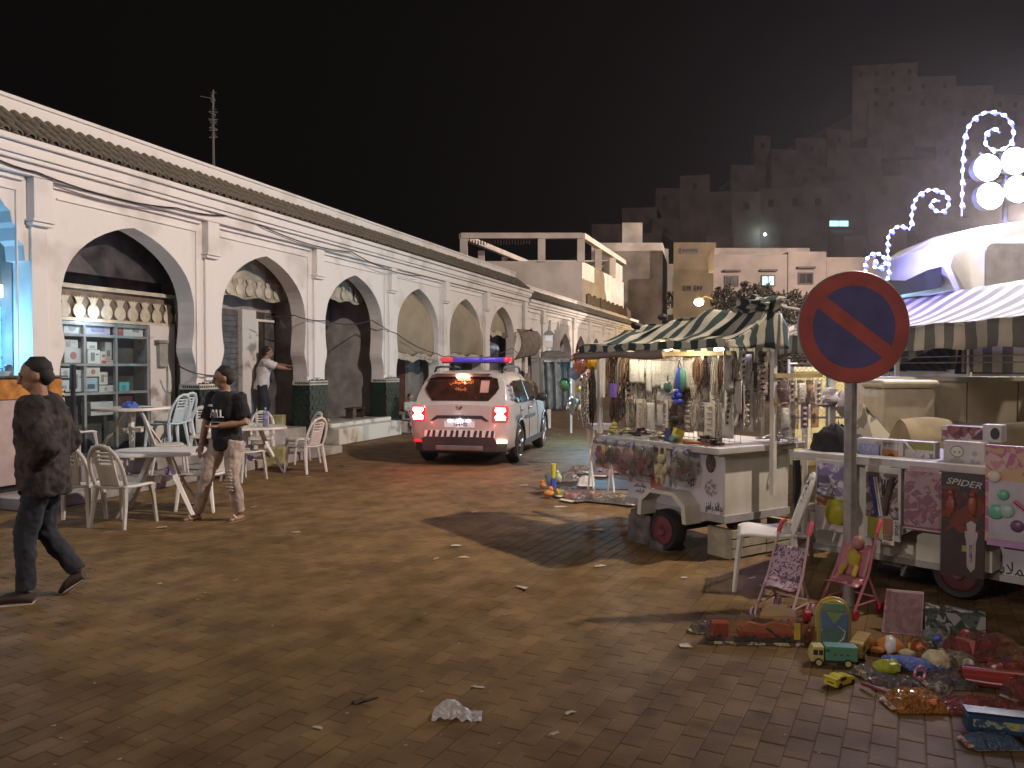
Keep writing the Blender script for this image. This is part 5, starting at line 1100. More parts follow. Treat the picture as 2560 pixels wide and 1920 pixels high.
# side glass planes, pillars, door lines, handles, arches
xs = lambda z, y: .865 - (z - 1.05) * .345 + .012
def side(pts, name, m, off=.010):
    for sx in (-1, 1):
        b = MB(); n_ = len(pts); q = [(sx * (xs(z, y) + off), y, z) for y, z in pts] + [(sx * (xs(z, y) - .03), y, z) for y, z in pts]
        b.add(q, [tuple(range(n_))] + [(i, (i + 1) % n_, (i + 1) % n_ + n_, i + n_) for i in range(n_)]); obj(name, b, m, car)
side([(.62, 1.14), (.92, 1.07), (.96, 1.38), (.84, 1.42), (.70, 1.36)], 'quarter_window', M_WIN)
side([(1.00, 1.07), (1.72, 1.07), (1.70, 1.45), (1.04, 1.45)], 'door_window', M_WIN); side([(1.78, 1.07), (2.72, 1.07), (2.60, 1.17), (2.30, 1.42), (1.77, 1.45)], 'door_window', M_WIN)
side([(1.72, 1.06), (1.78, 1.06), (1.77, 1.46), (1.70, 1.46)], 'door_pillar', M_TRIM, .013)
for k in range(4):
    b = MB(); z = 1.13 + k * .075
    b.add([(xs(z, .4) - .02, .40, z), (xs(z, .52) + .012, .56, z), (xs(z + .035, .52) + .012, .56, z + .03), (xs(z + .035, .4) - .02, .40, z + .035)], [(0, 1, 2, 3)]); obj('pillar_stripe', b, M_INK, car)
for sx in (-1, 1):
    for y in (.98, 1.75, 2.72):
        b = MB(); b.tube([(sx * .898, y, .36), (sx * .903, y, .72), (sx * .874, y, 1.0)], .004, 4); obj('door_seam', b, M_TRIM, car)
    for y in (1.12, 1.90): b = MB(); b.box((sx * .895, y, .93), (.03, .17, .03)); obj('door_handle', b, M_CAR, car, bevel=.008)
    b = MB(); b.bx(sx * .90 - .015, sx * .90 + .015, 1.2, 3.12, .26, .36); obj('sill_trim', b, M_TRIM, car)
    for y in (.84, 3.5):
        b = MB(); P = []
        for k in range(15): a = pi * k / 14; P.append((sx * .902, y + .42 * cos(a), .35 + .42 * sin(a)))
        b.tube(P, .024, 6); obj('arch_trim', b, M_TRIM, car)
        b = MB(); b.lathe([(.18, -.10), (.31, -.11), (.345, -.07), (.345, .07), (.31, .11), (.18, .10)], 30, (sx * .79, y, .345), 'x'); tw = obj('wheel', b, M_BLACK, car, smooth=40)
        b = MB(); b.lathe([(.05, sx * .10), (.215, sx * .085), (.235, sx * .112), (.225, sx * .116), (.205, sx * .095)], 26, (sx * .79, y, .345), 'x')
        for k in range(8): a = 2 * pi * k / 8 + .2; b.tube([(sx * .895, y, .345), (sx * .90, y + .21 * cos(a), .345 + .21 * sin(a))], [.028, .018], 5)
        obj('rim', b, M_RIM, tw)
    b = MB(); b.ball((sx * 1.00, 2.62, 1.10), (.105, .06, .085), 12, 8); b.tube([(sx * .86, 2.66, 1.05), (sx * .97, 2.64, 1.06)], .025, 6); obj('door_mirror', b, M_TRIM, car, smooth=True)
    b = MB(); b.tube([(sx * .62, .62, 1.60), (sx * .62, .72, 1.685), (sx * .62, 1.0, 1.70), (sx * .615, 2.0, 1.70), (sx * .61, 2.2, 1.685), (sx * .61, 2.3, 1.60)], .022, 6); obj('roof_rail', b, M_TRIM, car, smooth=True)
    b = MB(); b.bx(sx * .903 - .003, sx * .903 + .003, 1.3, 2.4, .74, .80); obj('side_stripe', b, M_INK, car)
for sx in (-1, 1):
    b = MB(); b.tube([(sx * .45, 1.2, 1.62), (sx * .45, 1.2, 1.80)], .03, 6); obj('bar_foot', b, M_TRIM, car)
b = MB(); b.bx(-.42, .10, 1.08, 1.32, 1.79, 1.875); b.bx(.106, .54, 1.08, 1.32, 1.79, 1.875); obj('light_bar', b, mat('blue_beacon', (.05, .04, .35), rough=.15, bump=0, emit=.28, ecol=(.20, .10, 1)), car, bevel=.02)
b = MB(); b.bx(.546, .66, 1.08, 1.32, 1.78, 1.877); b.bx(-.66, -.426, 1.08, 1.32, 1.79, 1.875); obj('red_beacon', b, mat('red_beacon_lens', (.5, .02, .03), rough=.15, bump=0, emit=.55, ecol=(1, .08, .12)), car, bevel=.02)
b = MB(); b.bx(-.64, .64, 1.10, 1.30, 1.765, 1.788); obj('bar_base', b, M_TRIM, car)
b = MB(); b.bx(-.78, .78, .2, 4.1, .2, .3); obj('underbody', b, M_TRIM, car)
b = MB(); b.box((.76, .7, .74), (.004, .12, .10)); obj('flank_mark', b, M_INK, car)
# ================================================================ TOY AND BEAD STALL ON A TRAILER
def cloth(name, fn, nu, nv, lu, lv, m, parent, thick=.004):
    b = MB(); b.grid(fn, nu, nv); me = b.mesh(name, m, smooth=70); uv = me.uv_layers.new(name='UVMap')
    idx = {}
    for i in range(nu + 1):
        for j in range(nv + 1): idx[i * (nv + 1) + j] = (i / nu * lu + .035 * N(i / nu * 5, j / nv * 3, lu), j / nv * lv)
    for lp in me.loops: uv.data[lp.index].uv = idx[lp.vertex_index]
    o = obj(name, me, None, parent); md = o.modifiers.new('s', 'SOLIDIFY'); md.thickness = thick; return o
def N(x, y, z=0.0, s=1.0): return noise.noise(V((x * s, y * s, z)))
M_AWN = stripes('green_cream_stripes', ((.60, .56, .44), (.035, .062, .058)), .10, 0)
M_AWN2 = stripes('wide_green_cream_stripes', ((.58, .53, .42), (.16, .155, .115)), .16, 0)
M_STALL = mat('stall_white_paint', (.66, .62, .53), rough=.5, var=.10, scale=3, bump=.03)
M_POST = mat('white_square_tube', (.68, .64, .58), rough=.4, var=.08, bump=0)
M_BANNER = mat('printed_banner', (.60, .56, .60), rough=.45, var=.05, scale=2, bump=.02)
M_PRINTG = mat('grey_print', (.20, .17, .17), rough=.6, var=.5, scale=30, bump=0, col2=(.5, .46, .46), thr=.5)
CR = radians(33.2)
ct1 = thing('trailer_stall', 'white trailer stall under a crumpled green striped awning, hung with beads and packets', 'market stall', (1.85, 6.87, 0), CR)
M1 = Matrix.Translation((1.85, 6.87, 0)) @ Matrix.Rotation(CR, 4, 'Z'); M1i = M1.inverted()
BL, BW = 1.26, .86
b = MB(); b.bx(0, BW, 0, BL, .34, .94); obj('body', b, M_STALL, ct1, bevel=.01)
b = MB(); b.bx(-.004, 0, .01, BL - .01, .40, .93); obj('banner', b, M_BANNER, ct1)
b = MB(); b.bx(-.012, BW + .012, -.012, BL + .012, .335, .40); obj('chassis_rail', b, mat('grey_rail', (.40, .37, .37), rough=.5), ct1)
b = MB(); b.bx(-.16, BW + .16, -.07, 1.52, .945, 1.005); obj('tabletop', b, mat('counter_edge', (.52, .49, .46), rough=.45, var=.1), ct1, bevel=.008)
b = MB(); b.bx(.6, .66, 1.5, 1.56, 0, .944); obj('prop_leg', b, M_POST, ct1)
wy = .58
b = MB(); P = [(wy + a_, z_) for a_, z_ in ((-.32, .30), (-.30, .46), (-.17, .565), (.17, .565), (.30, .46), (.32, .30), (.27, .30), (.255, .44), (.14, .53), (-.14, .53), (-.255, .44), (-.27, .30))]
b.add([(-.20, y, z) for y, z in P] + [(-.006, y, z) for y, z in P], [(0, 1, 10, 11), (1, 2, 9, 10), (2, 3, 8, 9), (3, 4, 7, 8), (4, 5, 6, 7)] + [(i, (i + 1) % 12, (i + 1) % 12 + 12, i + 12) for i in range(12)]); obj('mudguard', b, M_STALL, ct1)
for x in (-.11, BW + .05):
    b = MB(); b.lathe([(.11, -.06), (.17, -.07), (.195, -.03), (.195, .03), (.17, .07), (.11, .06)], 26, (x, wy, .195), 'x'); w_ = obj('wheel', b, M_BLACK, ct1, smooth=40)
    b = MB(); b.lathe([(.02, -.080), (.04, -.088), (.05, -.071), (.115, -.068), (.122, -.080), (.130, -.076), (.130, -.05)], 22, (x, wy, .195), 'x'); obj('rim', b, mat('red_wheel_rim', (.17, .04, .042), rough=.5, var=.2), w_, smooth=40)
b = MB(); b.tube([(-.1, wy, .195), (BW + .05, wy, .195)], .03, 6); obj('axle', b, M_BLACK, ct1)
Mf = lambda y, z, d=-.007: face_M((d, y, z), (0, -1, 0), (0, 0, 1))
letters('banner_lettering', arabic('بيع الألعاب و العقيق'), .10, M_INK, ct1, Mf(.115, .462), depth=.001, width=.20)
letters('banner_lettering', arabic('المبادرة الوطنية للتنمية البشرية'), .05, mat('grey_letter_ink', (.2, .17, .17), rough=.6), ct1, Mf(1.07, .645), depth=.001, width=.30)
letters('banner_lettering', arabic('عمالة مكناس'), .05, M_INK, ct1, Mf(1.07, .535), depth=.001, width=.17); letters('banner_lettering', arabic('مولاي إدريس'), .05, M_INK, ct1, Mf(1.06, .485), depth=.001, width=.15)
b = MB(); b.bx(-.0065, -.004, .92, 1.22, .605, .612); b.bx(-.0065, -.004, .92, 1.22, .578, .585); obj('banner_rule', b, M_PRINTG, ct1)
def disc(y, z, ry, rz_, name, m, n_=18, jag=0):
    b = MB(); b.add([(-.0062, y + ry * (1 + jag * R.uniform(-1, .4)) * cos(2 * pi * k / n_), z + rz_ * (1 + jag * R.uniform(-1, .4)) * sin(2 * pi * k / n_)) for k in range(n_)] + [(-.0062, y, z)], [(k, (k + 1) % n_, n_) for k in range(n_)]); return obj(name, b, m, ct1)
disc(.155, .845, .06, .085, 'printed_vase', mat('brown_print', (.16, .10, .08), rough=.6, var=.4, scale=60, bump=0))
disc(.15, .625, .08, .09, 'printed_dates', M_PRINTG, 26, .35); disc(.55, .70, .05, .055, 'printed_bracelet', M_PRINTG); disc(.30, .79, .02, .07, 'printed_pendant', M_PRINTG)
for k in range(7): disc(.36 + .03 * (k % 4), .63 + .028 * (k // 2) - .01 * (k % 3), .011, .012, 'printed_bead', M_INK, 8)
b = MB(); b.add([(-.0063, y, z) for y, z in ((.90, .66), (.77, .63), (.75, .58), (.78, .53), (.91, .52), (.93, .58))], [tuple(range(6))]); obj('printed_truck', b, mat('red_print', (.48, .13, .10), rough=.5), ct1)
disc(.895, .515, .026, .028, 'printed_truck_wheel', M_REFL, 12); disc(.80, .51, .03, .032, 'printed_truck_wheel', M_REFL, 12)
# posts, rails, wire grids
for x, y, h in ((.52, -.095, 2.02), (.60, 1.70, 1.98), (.02, 1.72, 1.86), (.9, .0, 1.64)):
    b = MB(); b.bx(x - .022, x + .022, y - .022, y + .022, .55 if y < 0 else 1.0, h); obj('post', b, M_POST, ct1)
b = MB(); b.bx(-.13, -.10, -.1, 1.75, 1.865, 1.90); obj('eave_rail', b, M_POST, ct1); b = MB(); b.bx(.44, .47, -.12, 1.62, 2.06, 2.09); obj('ridge_rail', b, M_POST, ct1)
b = MB(); b.bx(.02, .06, -.05, 1.72, 1.80, 1.84); obj('goods_rail', b, mat('ochre_lath', (.42, .33, .16), rough=.7), ct1); b = MB(); b.bx(.14, .17, .05, 1.7, 1.60, 1.635); obj('goods_rail', b, M_SHADE, ct1)
b = MB()
for k in range(28): y = .02 + k * .062; b.tube([(.22, y, 1.01), (.22, y, 1.84)], .0025, 3)
for k in range(13): z = 1.03 + k * .065; b.tube([(.22, 0, z), (.22, 1.71, z)], .0025, 3)
o = obj('wire_grid', b, M_STEEL, ct1); o['kind'] = 'stuff'
b = MB(); b.bx(.55, .80, -.1, -.06, 1.005, 1.02); obj('counter_tray', b, M_STALL, ct1)
for z in (1.62, 1.40):
    b = MB(); b.bx(.50, 1.18, -.13, -.10, z - .02, z + .02); obj('side_lath', b, mat('ochre_lath', (.42, .33, .16)), ct1)
b = MB()
for k in range(9): x = .58 + k * .07; b.tube([(x, -.04, 1.01), (x, -.04, 1.60)], .003, 3)
for k in range(8): z = 1.05 + k * .075; b.tube([(.56, -.04, z), (1.15, -.04, z)], .003, 3)
o = obj('wire_grid', b, M_STEEL, ct1); o['kind'] = 'stuff'
# awning: a loose, crumpled striped sheet over the ridge
def aw_front(u, v):
    y = -.16 + 1.98 * u; rx = .45; z0, z1 = 1.93 - .02 * u, 2.27 - .17 * u
    t = v; x = -.17 + (rx + .17) * t; sag = -.07 * sin(pi * t) * (1 + .6 * N(u * 5, 1.3)); bump = .035 * N(u * 9, t * 3, 2) + .05 * max(0, N(u * 4 + 3, t * 2, 5))
    bunch = .10 * math.exp(-((u - .80) / .05) ** 2) * sin(pi * min(1, t * 1.2)) + .06 * math.exp(-((u - .05) / .06) ** 2) * t
    return (x - .05 * N(u * 6, 9) * (1 - t), y + .02 * N(t * 4, u * 8), z0 + (z1 - z0) * t + sag + bump + bunch)
cloth('awning_front', aw_front, 60, 16, 1.98, .75, M_AWN, ct1)
def aw_back(u, v):
    y = -.16 + 1.98 * u; return (.45 + .16 * v, y, 2.27 - .17 * u - .28 * v - .05 * sin(pi * v) + .03 * N(u * 8, v * 3, 4))
cloth('awning_back', aw_back, 40, 8, 1.98, .65, M_AWN, ct1)
cloth('awning_end', lambda u, v: (-.17 + .80 * u, -.165 - .03 * sin(u * 9) * (1 - v), 1.86 + .02 * N(u * 7, 3) + v * (aw_front(0, min(1, u / .775))[2] - 1.87 if u < .775 else 2.27 - .9 * (u - .775) - 1.87)), 24, 6, .80, .4, M_AWN, ct1)
cloth('awning_valance', lambda u, v: (-.18 + .02 * sin(u * 40) * v, -.16 + 1.98 * u, 1.935 - .02 * u - .075 * v + .008 * sin(u * 23)), 60, 3, 1.98, .1, M_AWN, ct1)
cloth('rolled_flap', lambda u, v: (-.185 - .03 * sin(pi * v), .55 + 1.30 * u, 1.865 - .02 * u - (.09 - .03 * u + .012 * sin(u * 9)) * v), 30, 5, 1.3, .1, mat('brown_tarpaulin', (.25, .19, .165), rough=.7, var=.1), ct1)
cloth('inner_valance', lambda u, v: (.86, .2 + 1.5 * u, 1.90 - .16 * v), 20, 2, 1.5, .15, M_AWN, ct1)
def wad(c, r, seed):
    b = MB(); b.ball(c, r, 14, 10, .7); return b
b = MB(); b.ball((.40, -.02, 2.25), (.17, .20, .075), 18, 12, .8); me = b.mesh('awning_fold', M_AWN, smooth=60); uv = me.uv_layers.new(name='UVMap')
for lp in me.loops: c_ = me.vertices[lp.vertex_index].co; uv.data[lp.index].uv = (c_.y * 1.2 + c_.z * .5, c_.x)
obj('awning_fold', me, None, ct1)
for k, (x, y, z) in enumerate(((.25, 1.42, 2.12), (.33, 1.12, 2.20))):
    b = MB(); b.ball((x, y, z), (.045, .05, .035), 10, 6, .6); obj('tie_knot', b, M_BLACK, ct1, smooth=True)
b = MB(); b.tube([(.46, -.1, 2.25), (.62, -.3, 2.20), (.75, -.45, 2.12)], .014, 6); obj('guy_pole', b, M_POST, ct1)

ORD = ['first', 'second', 'third', 'fourth', 'fifth', 'sixth', 'seventh', 'eighth', 'ninth', 'tenth', 'eleventh', 'twelfth', 'thirteenth', 'fourteenth', 'fifteenth', 'sixteenth', 'seventeenth', 'eighteenth', 'nineteenth', 'twentieth']
FCL = film('clear_wrap', (.90, .86, .80), .62, .12, 1.0, 40); FPK = film('pinkish_wrap', (.88, .72, .72), .62, .12, 1.0, 34); FWH = film('milky_wrap', (.82, .78, .70), .12, .22, .8, 50)
M_BEADD = mat('dark_beads', (.06, .035, .028), rough=.25, var=.5, scale=90, bump=.5, bscale=120); M_BEADW = mat('pale_beads', (.62, .55, .44), rough=.3, var=.3, scale=90, bump=.5, bscale=120); M_BEADB = mat('brown_beads', (.20, .10, .05), rough=.3, var=.4, scale=90, bump=.5, bscale=120)
M_CARDW = mat('white_hang_card', (.66, .60, .50), rough=.5, var=.1, scale=20, bump=0); M_CARDC = card('busy_hang_card', [(.6, .55, .45), (.35, .25, .18), (.62, .58, .5), (.2, .15, .12)], 22)
def loops(b, w, L, n_, r=.006):
    for k in range(n_):
        x = (k - (n_ - 1) / 2) * w / max(1, n_ - 1) * .5; l = L * R.uniform(.8, 1.05); d = R.uniform(-.01, .01)
        b.tube([(x * .3, d, 0), (x - w * .2, d, -l * .3), (x - w * .22, d, -l * .75), (x, d, -l), (x + w * .2, d + .008, -l * .75), (x + w * .2, d + .008, -l * .3), (x * .3 + .01, d, 0)], r, 5)
def hang(kind, desc, cat, M, w, L, m, label):
    """one hanging article: M places local x = width, y = depth away, z up; hung from z = 0"""
    t = thing(kind, label, cat, M=M, group='goods hanging on the trailer stall'); b = MB()
    if kind == 'necklace_bunch': loops(b, w, L, 5, .0065); obj('bead_string', b, m, t, smooth=True)
    elif kind == 'hang_packet':
        b.grid(lambda a, c: ((a - .5) * w, -.018 * sin(pi * a) * sin(pi * c) + .008 * N(a * 4, c * 4, w * 90), -.03 - (L - .03) * c), 6, 8); o = obj('wrap', b, FWH if m is None else m, t, smooth=True); o.modifiers.new('s', 'SOLIDIFY').thickness = .012
        b = MB(); b.bx(-w / 2, w / 2, -.006, .004, -.04, 0); obj('header_card', b, M_CARDC, t)
        b = MB(); b.ball((0, 0, -L * .6), (w * .3, .012, L * .22), 8, 6, .5); obj('contents', b, R.choice([M_BEADW, M_BEADB, M_CARDC]), t)
    elif kind == 'hang_card':
        b.bx(-w / 2, w / 2, -.004, .004, -L, 0); obj('board', b, m, t)
        b = MB()
        for k in range(int(L / .05)): b.ball((0, -.008, -.04 - k * .05), (w * .28, .008, .014), 6, 4)
        obj('trinket', b, R.choice([M_BEADD, M_BEADW, M_STEEL]), t)['kind'] = 'stuff'
    b = MB(); b.tube([(0, 0, 0), (0, .004, .03)], .003, 4); obj('hook', b, M_STEEL, t); return t
FACE = Matrix(((0, 1, 0, 0), (-1, 0, 0, 0), (0, 0, 1, 0), (0, 0, 0, 1)))   # local x -> -Y of the stall (reading left to right), y -> +X (inwards)
KN = {'necklace_bunch': ('necklace bunch', 'necklace'), 'hang_packet': ('wrapped packet', 'packet'), 'hang_card': ('card of trinkets', 'card')}
rows = [('top row', 1.80, .065, 20, .03, .34), ('middle row', 1.60, .13, 20, .01, .32), ('bottom row', 1.38, .06, 18, .04, .31), ('rear row', 1.66, .34, 17, .06, .52)]
for rn, z, xo, n_, y0, L0 in rows:
    for k in range(n_):
        y = y0 + (1.62 - y0) * k / (n_ - 1) + R.uniform(-.02, .02); q = (k * 7 + len(rn) * 3 + int(z * 10)) % 10
        if rn == 'top row': kind, m, ds = (('necklace_bunch', [M_BEADD, M_BEADB, M_BEADW][k % 3], ['dark', 'brown', 'pale'][k % 3]) if k < 6 or k > 14 else ('hang_packet', None, 'milky'))
        elif q < 3: kind, m, ds = 'necklace_bunch', [M_BEADW, M_BEADW, M_BEADB][q], ['pale', 'pale', 'brown'][q]
        elif q < 7: kind, m, ds = 'hang_packet', [None, FCL, FPK, None][q - 3], ['milky', 'clear', 'pinkish', 'milky'][q - 3]
        else: kind, m, ds = 'hang_card', [M_CARDW, M_CARDC, M_CARDW][q - 7], ['white', 'mottled', 'white'][q - 7]
        if rn == 'rear row': kind, m, ds = [('hang_packet', None, 'milky'), ('hang_card', M_CARDW, 'white'), ('hang_packet', FPK, 'pinkish')][k % 3]
        if k >= n_ - 3 and rn != 'top row': kind, m, ds = 'necklace_bunch', M_BEADD if k % 2 else M_BEADB, 'dark' if k % 2 else 'brown'
        w = R.uniform(.09, .135); L = L0 * R.uniform(.75, 1.15)
        M = M1 @ Matrix.Translation((xo + R.uniform(-.02, .03), y, z)) @ FACE @ Matrix.Rotation(R.uniform(-.25, .25), 4, 'Z')
        hang(kind, ds, KN[kind][1], M, w, L, m, f'{ds} {KN[kind][0]}, {rn} of the bead stall, {ORD[k]} from the corner post')
for rn, z, L0 in (('upper', 1.84, .36), ('lower', 1.50, .34)):
    for k in range(6):
        x = .06 + k * .085; q = (k + (rn == 'lower') * 2) % 3; kind, m, ds = [('hang_packet', None, 'milky'), ('necklace_bunch', M_BEADW if k % 2 else M_BEADB, 'pale' if k % 2 else 'brown'), ('hang_card', M_CARDW if k < 3 else M_CARDC, 'white' if k < 3 else 'mottled')][q]
        hang(kind, ds, KN[kind][1], M1 @ Matrix.Translation((x, .02 + R.uniform(-.03, .03), z)) @ Matrix.Rotation(R.uniform(-.3, .3), 4, 'Z'), R.uniform(.08, .12), L0 * R.uniform(.8, 1.1), m, f'{ds} {KN[kind][0]}, {rn} tier at the bead stall end, {ORD[5 - k]} from the corner post')
# bright single articles among them
def one(name, label, cat, x, y, z, build, mats, parts=None):
    t = thing(name, label, cat, M=M1 @ Matrix.Translation((x, y, z)) @ FACE); 
    for pn, fn, m in build:
        b = MB(); fn(b); obj(pn, b, m, t, smooth=45)
    return t
one('toy_pouch', 'blue and green toy pouch hanging in the middle of the bead stall', 'pouch', -.03, .52, 1.70, [('pouch_body', lambda b: b.ball((0, 0, -.13), (.05, .02, .12), 10, 8, .3), mat('deep_blue', (.03, .06, .28), rough=.4)), ('side_panel', lambda b: b.ball((.045, 0, -.12), (.035, .022, .11), 10, 8, .2), mat('toy_green', (.06, .20, .12), rough=.4)), ('strap', lambda b: b.tube([(-.02, 0, -.02), (0, 0, .06), (.03, 0, -.02)], .006, 5), M_BLACK)], None)
one('round_mask', 'dark green round toy mask beside the blue pouch on the bead stall', 'mask', -.02, .68, 1.56, [('mask_disc', lambda b: b.ball((0, 0, -.05), (.055, .02, .055), 14, 8), mat('mask_green', (.05, .12, .08), rough=.3)), ('ribbon', lambda b: b.tube([(0, 0, 0), (0, 0, .06)], .006, 5), M_BLACK)], None)
one('blue_ball_net', 'bunch of shiny blue balls under the blue pouch on the bead stall', 'balls', -.04, .54, 1.42, [('ball', (lambda dx, dz: lambda b: b.ball((dx, 0, dz), .03, 10, 8))(dx, dz), mat('shiny_blue', (.05, .07, .42), rough=.15)) for dx, dz in ((-.035, 0), (.03, .015), (0, -.045), (.045, -.04), (0, .05))], None)
one('toy_claw', 'black toy claw glove hanging low in the middle of the bead stall', 'glove', -.05, .56, 1.24, [('palm', lambda b: b.ball((0, 0, -.03), (.05, .02, .04), 10, 6), M_BLACK)] + [('finger', (lambda k: lambda b: b.tube([(-.03, 0, -.045 + k * .02), (-.085, 0, -.05 + k * .026)], [.009, .004], 5))(k), M_BLACK) for k in range(4)], None)
one('violet_box', 'small violet box hanging among dark necklaces at the far end of the bead stall', 'box', -.02, 1.46, 1.53, [('carton', lambda b: b.bx(-.035, .035, -.02, .02, -.14, 0), mat('violet_card', (.20, .10, .42), rough=.4)), ('hook', lambda b: b.tube([(0, 0, 0), (0, 0, .03)], .003, 4), M_STEEL)], None)
one('wood_bead_rope', 'long dark wooden bead rope hanging at the far corner of the bead stall', 'necklace', -.09, 1.72, 1.70, [('bead_string', lambda b: loops(b, .10, .62, 7, .009), M_BEADD)], None)
one('pebble_bead_rope', 'long black and white bead rope at the outer far corner of the bead stall', 'necklace', -.15, 1.76, 1.62, [('bead_string', lambda b: loops(b, .10, .58, 7, .010), mat('pebble_beads', (.55, .5, .42), rough=.3, var=.9, scale=70, bump=.3, col2=(.03, .03, .03), thr=.5))], None)
one('straw_whisk', 'brown straw whisk standing by the corner post of the bead stall', 'whisk', .12, .16, 1.14, [('straw', lambda b: [b.tube([(0, 0, -.12), (R.uniform(-.06, .06), R.uniform(-.02, .02), .16)], .004, 4) for _ in range(26)], mat('straw_brown', (.22, .12, .06), rough=.7)), ('handle', lambda b: b.tube([(0, 0, -.13), (0, 0, -.02)], .018, 6), M_WOODD)], None)
# goods lying on the counter
def onc(name, label, cat, x, y, rz, fn):
    t = thing(name, label, cat, M=M1 @ Matrix.Translation((x, y, 1.006)) @ Matrix.Rotation(rz, 4, 'Z')); fn(t); return t
def simple(pn, m, fn, sm=45):
    def g(t): b = MB(); fn(b); obj(pn, b, m, t, smooth=sm)
    return g
def both(*gs):
    def g(t): [x(t) for x in gs]
    return g
onc('toy_sandal', 'red toy slipper lying on the bead stall counter near the post', 'slipper', .0, .30, .4, both(simple('sole', mat('orange_red', (.42, .07, .03), rough=.35), lambda b: b.loft([[(x * w, y, z) for x, z in ((-1, 0), (1, 0), (1, .02), (-1, .02))] for y, w in ((-.15, .025), (-.08, .045), (.02, .035), (.12, .04), (.15, .02))])), simple('upper', mat('orange_red', (.42, .07, .03)), lambda b: b.tube([(-.04, -.06, .02), (-.02, -.05, .06), (.02, -.05, .06), (.04, -.06, .02)], .02, 6))))
onc('red_figure', 'orange-red toy figure standing on the bead stall counter behind the slipper', 'toy', .13, .27, .1, both(simple('torso', mat('orange_red', (.42, .07, .03)), lambda b: b.tube([(0, 0, 0), (.02, 0, .07), (.04, 0, .17)], [.035, .03, .015], 8)), simple('arm', mat('orange_red', (.42, .07, .03)), lambda b: b.tube([(.02, 0, .09), (-.06, 0, .05)], .012, 6))))
onc('blue_cube', 'small dark blue printed bag on the bead stall counter', 'bag', -.05, .62, .2, simple('carton', mat('deep_blue2', (.04, .05, .16), rough=.5), lambda b: b.box((0, 0, .06), (.08, .06, .12), ry=.15)))
onc('yellow_cube', 'small yellow printed bag on the bead stall counter beside the blue one', 'bag', -.06, .51, -.3, simple('carton', mat('toy_yellow', (.52, .44, .05), rough=.4), lambda b: b.box((0, 0, .065), (.09, .06, .12), ry=.35)))
onc('toy_horn', 'toy horn with blue and yellow halves lying at the counter edge', 'horn', -.11, .50, .5, both(simple('horn_half', mat('pale_teal', (.25, .42, .38), rough=.4), lambda b: b.tube([(-.10, 0, .045), (0, 0, .045)], [.02, .035], 10)), simple('horn_bell', mat('lime_yellow', (.55, .55, .12), rough=.4), lambda b: b.tube([(0, 0, .045), (.06, 0, .045), (.10, 0, .05)], [.036, .045, .02], 10))))
for k, (x, y, m, lab) in enumerate(((.02, .92, M_BEADW, 'heap of pale beads mid-counter on the bead stall'), (-.03, 1.08, M_BEADD, 'pile of dark bracelets left of the pale beads on the bead stall counter'), (-.02, 1.3, card('mixed_trinkets', [(.45, .25, .06), (.5, .45, .1), (.2, .06, .04), (.4, .38, .3)], 40), 'heap of mixed coloured trinkets at the far end of the bead stall counter'), (.08, .75, M_BEADB, 'pile of brown bracelets beside the blue bag on the bead stall counter'), (.0, .12, M_BEADD, 'pile of dark bangles next to the red slipper on the bead stall counter'), (.68, .0, M_STEEL, 'shallow dish of metal trinkets at the right end of the bead stall counter'))):
    def g(t, m=m, k=k):
        for j in range(9):
            b = MB(); a = R.uniform(0, 6.3); r_ = .035 + .01 * R.random(); c0 = (R.gauss(0, .05), R.gauss(0, .06), .012 + .012 * j * .6); tl = R.uniform(-.5, .5)
            b.tube([(c0[0] + r_ * cos(q * pi / 6), c0[1] + r_ * sin(q * pi / 6), c0[2] + abs(tl) * r_ * sin(q * pi / 6 + a) * .5 + .01) for q in range(13)], .009, 5, cap=False); obj('bangle', b, m, t, smooth=True)
    onc('trinket_pile', lab, 'trinkets', x, y, 0, g)
onc('toy_duck', 'little yellow and green toy at the far corner of the bead stall counter', 'toy', -.05, 1.44, 0, both(simple('toy_body', mat('lime_yellow', (.55, .55, .12)), lambda b: b.ball((0, 0, .05), (.05, .03, .045), 10, 8)), simple('toy_head', mat('toy_yellow', (.52, .44, .05)), lambda b: b.ball((.03, 0, .11), .028, 8, 6))))
# bags slung in front of the counter
def bag(label, y, w, L, m, inner, x=-.20, z=.98, cat='bag'):
    t = thing('hanging_bag', label, cat, M=M1 @ Matrix.Translation((x, y, z)) @ FACE, group='bags slung below the bead stall counter'); b = MB()
    b.grid(lambda a, c: ((a - .5) * w * (.85 + .3 * sin(pi * c)), -.07 * sin(pi * a) * sin(pi * min(1, c * 1.1)) - .03 * abs(N(a * 6, c * 6, y * 9)), -.02 - L * c + .02 * N(a * 5, 2, y)), 18, 18); obj('wrap', b, m, t, smooth=28)
    for j in range(5): b = MB(); b.box((R.uniform(-.32, .32) * w, -.01 - .02 * R.random(), -L * R.uniform(.3, .85)), (w * R.uniform(.15, .3), .012, L * R.uniform(.1, .25)), ry=R.uniform(-.6, .6)); obj('toy_part', b, R.choice([M_PINKT, M_CARDW, M_BEADB, M_REDT, M_CARDC]), t)
    for k, (dx, dz, r, mm) in enumerate(inner): b = MB(); b.ball((dx, .01, dz), r, 10, 8, .3); obj('contents', b, mm, t, smooth=True)
    b = MB(); b.bx(-w * .42, w * .42, -.012, .0, -.06, 0); obj('header_card', b, card('blue_header', [(.5, .48, .55), (.12, .14, .4), (.6, .58, .6)], 30), t)
M_PLUSH = mat('pale_plush', (.58, .50, .30), rough=.95, var=.2, scale=20, bump=.6, bscale=60); M_PINKT = mat('dusty_pink', (.50, .28, .28), rough=.6, var=.2, scale=12); M_REDT = mat('toy_red', (.42, .05, .05), rough=.4)
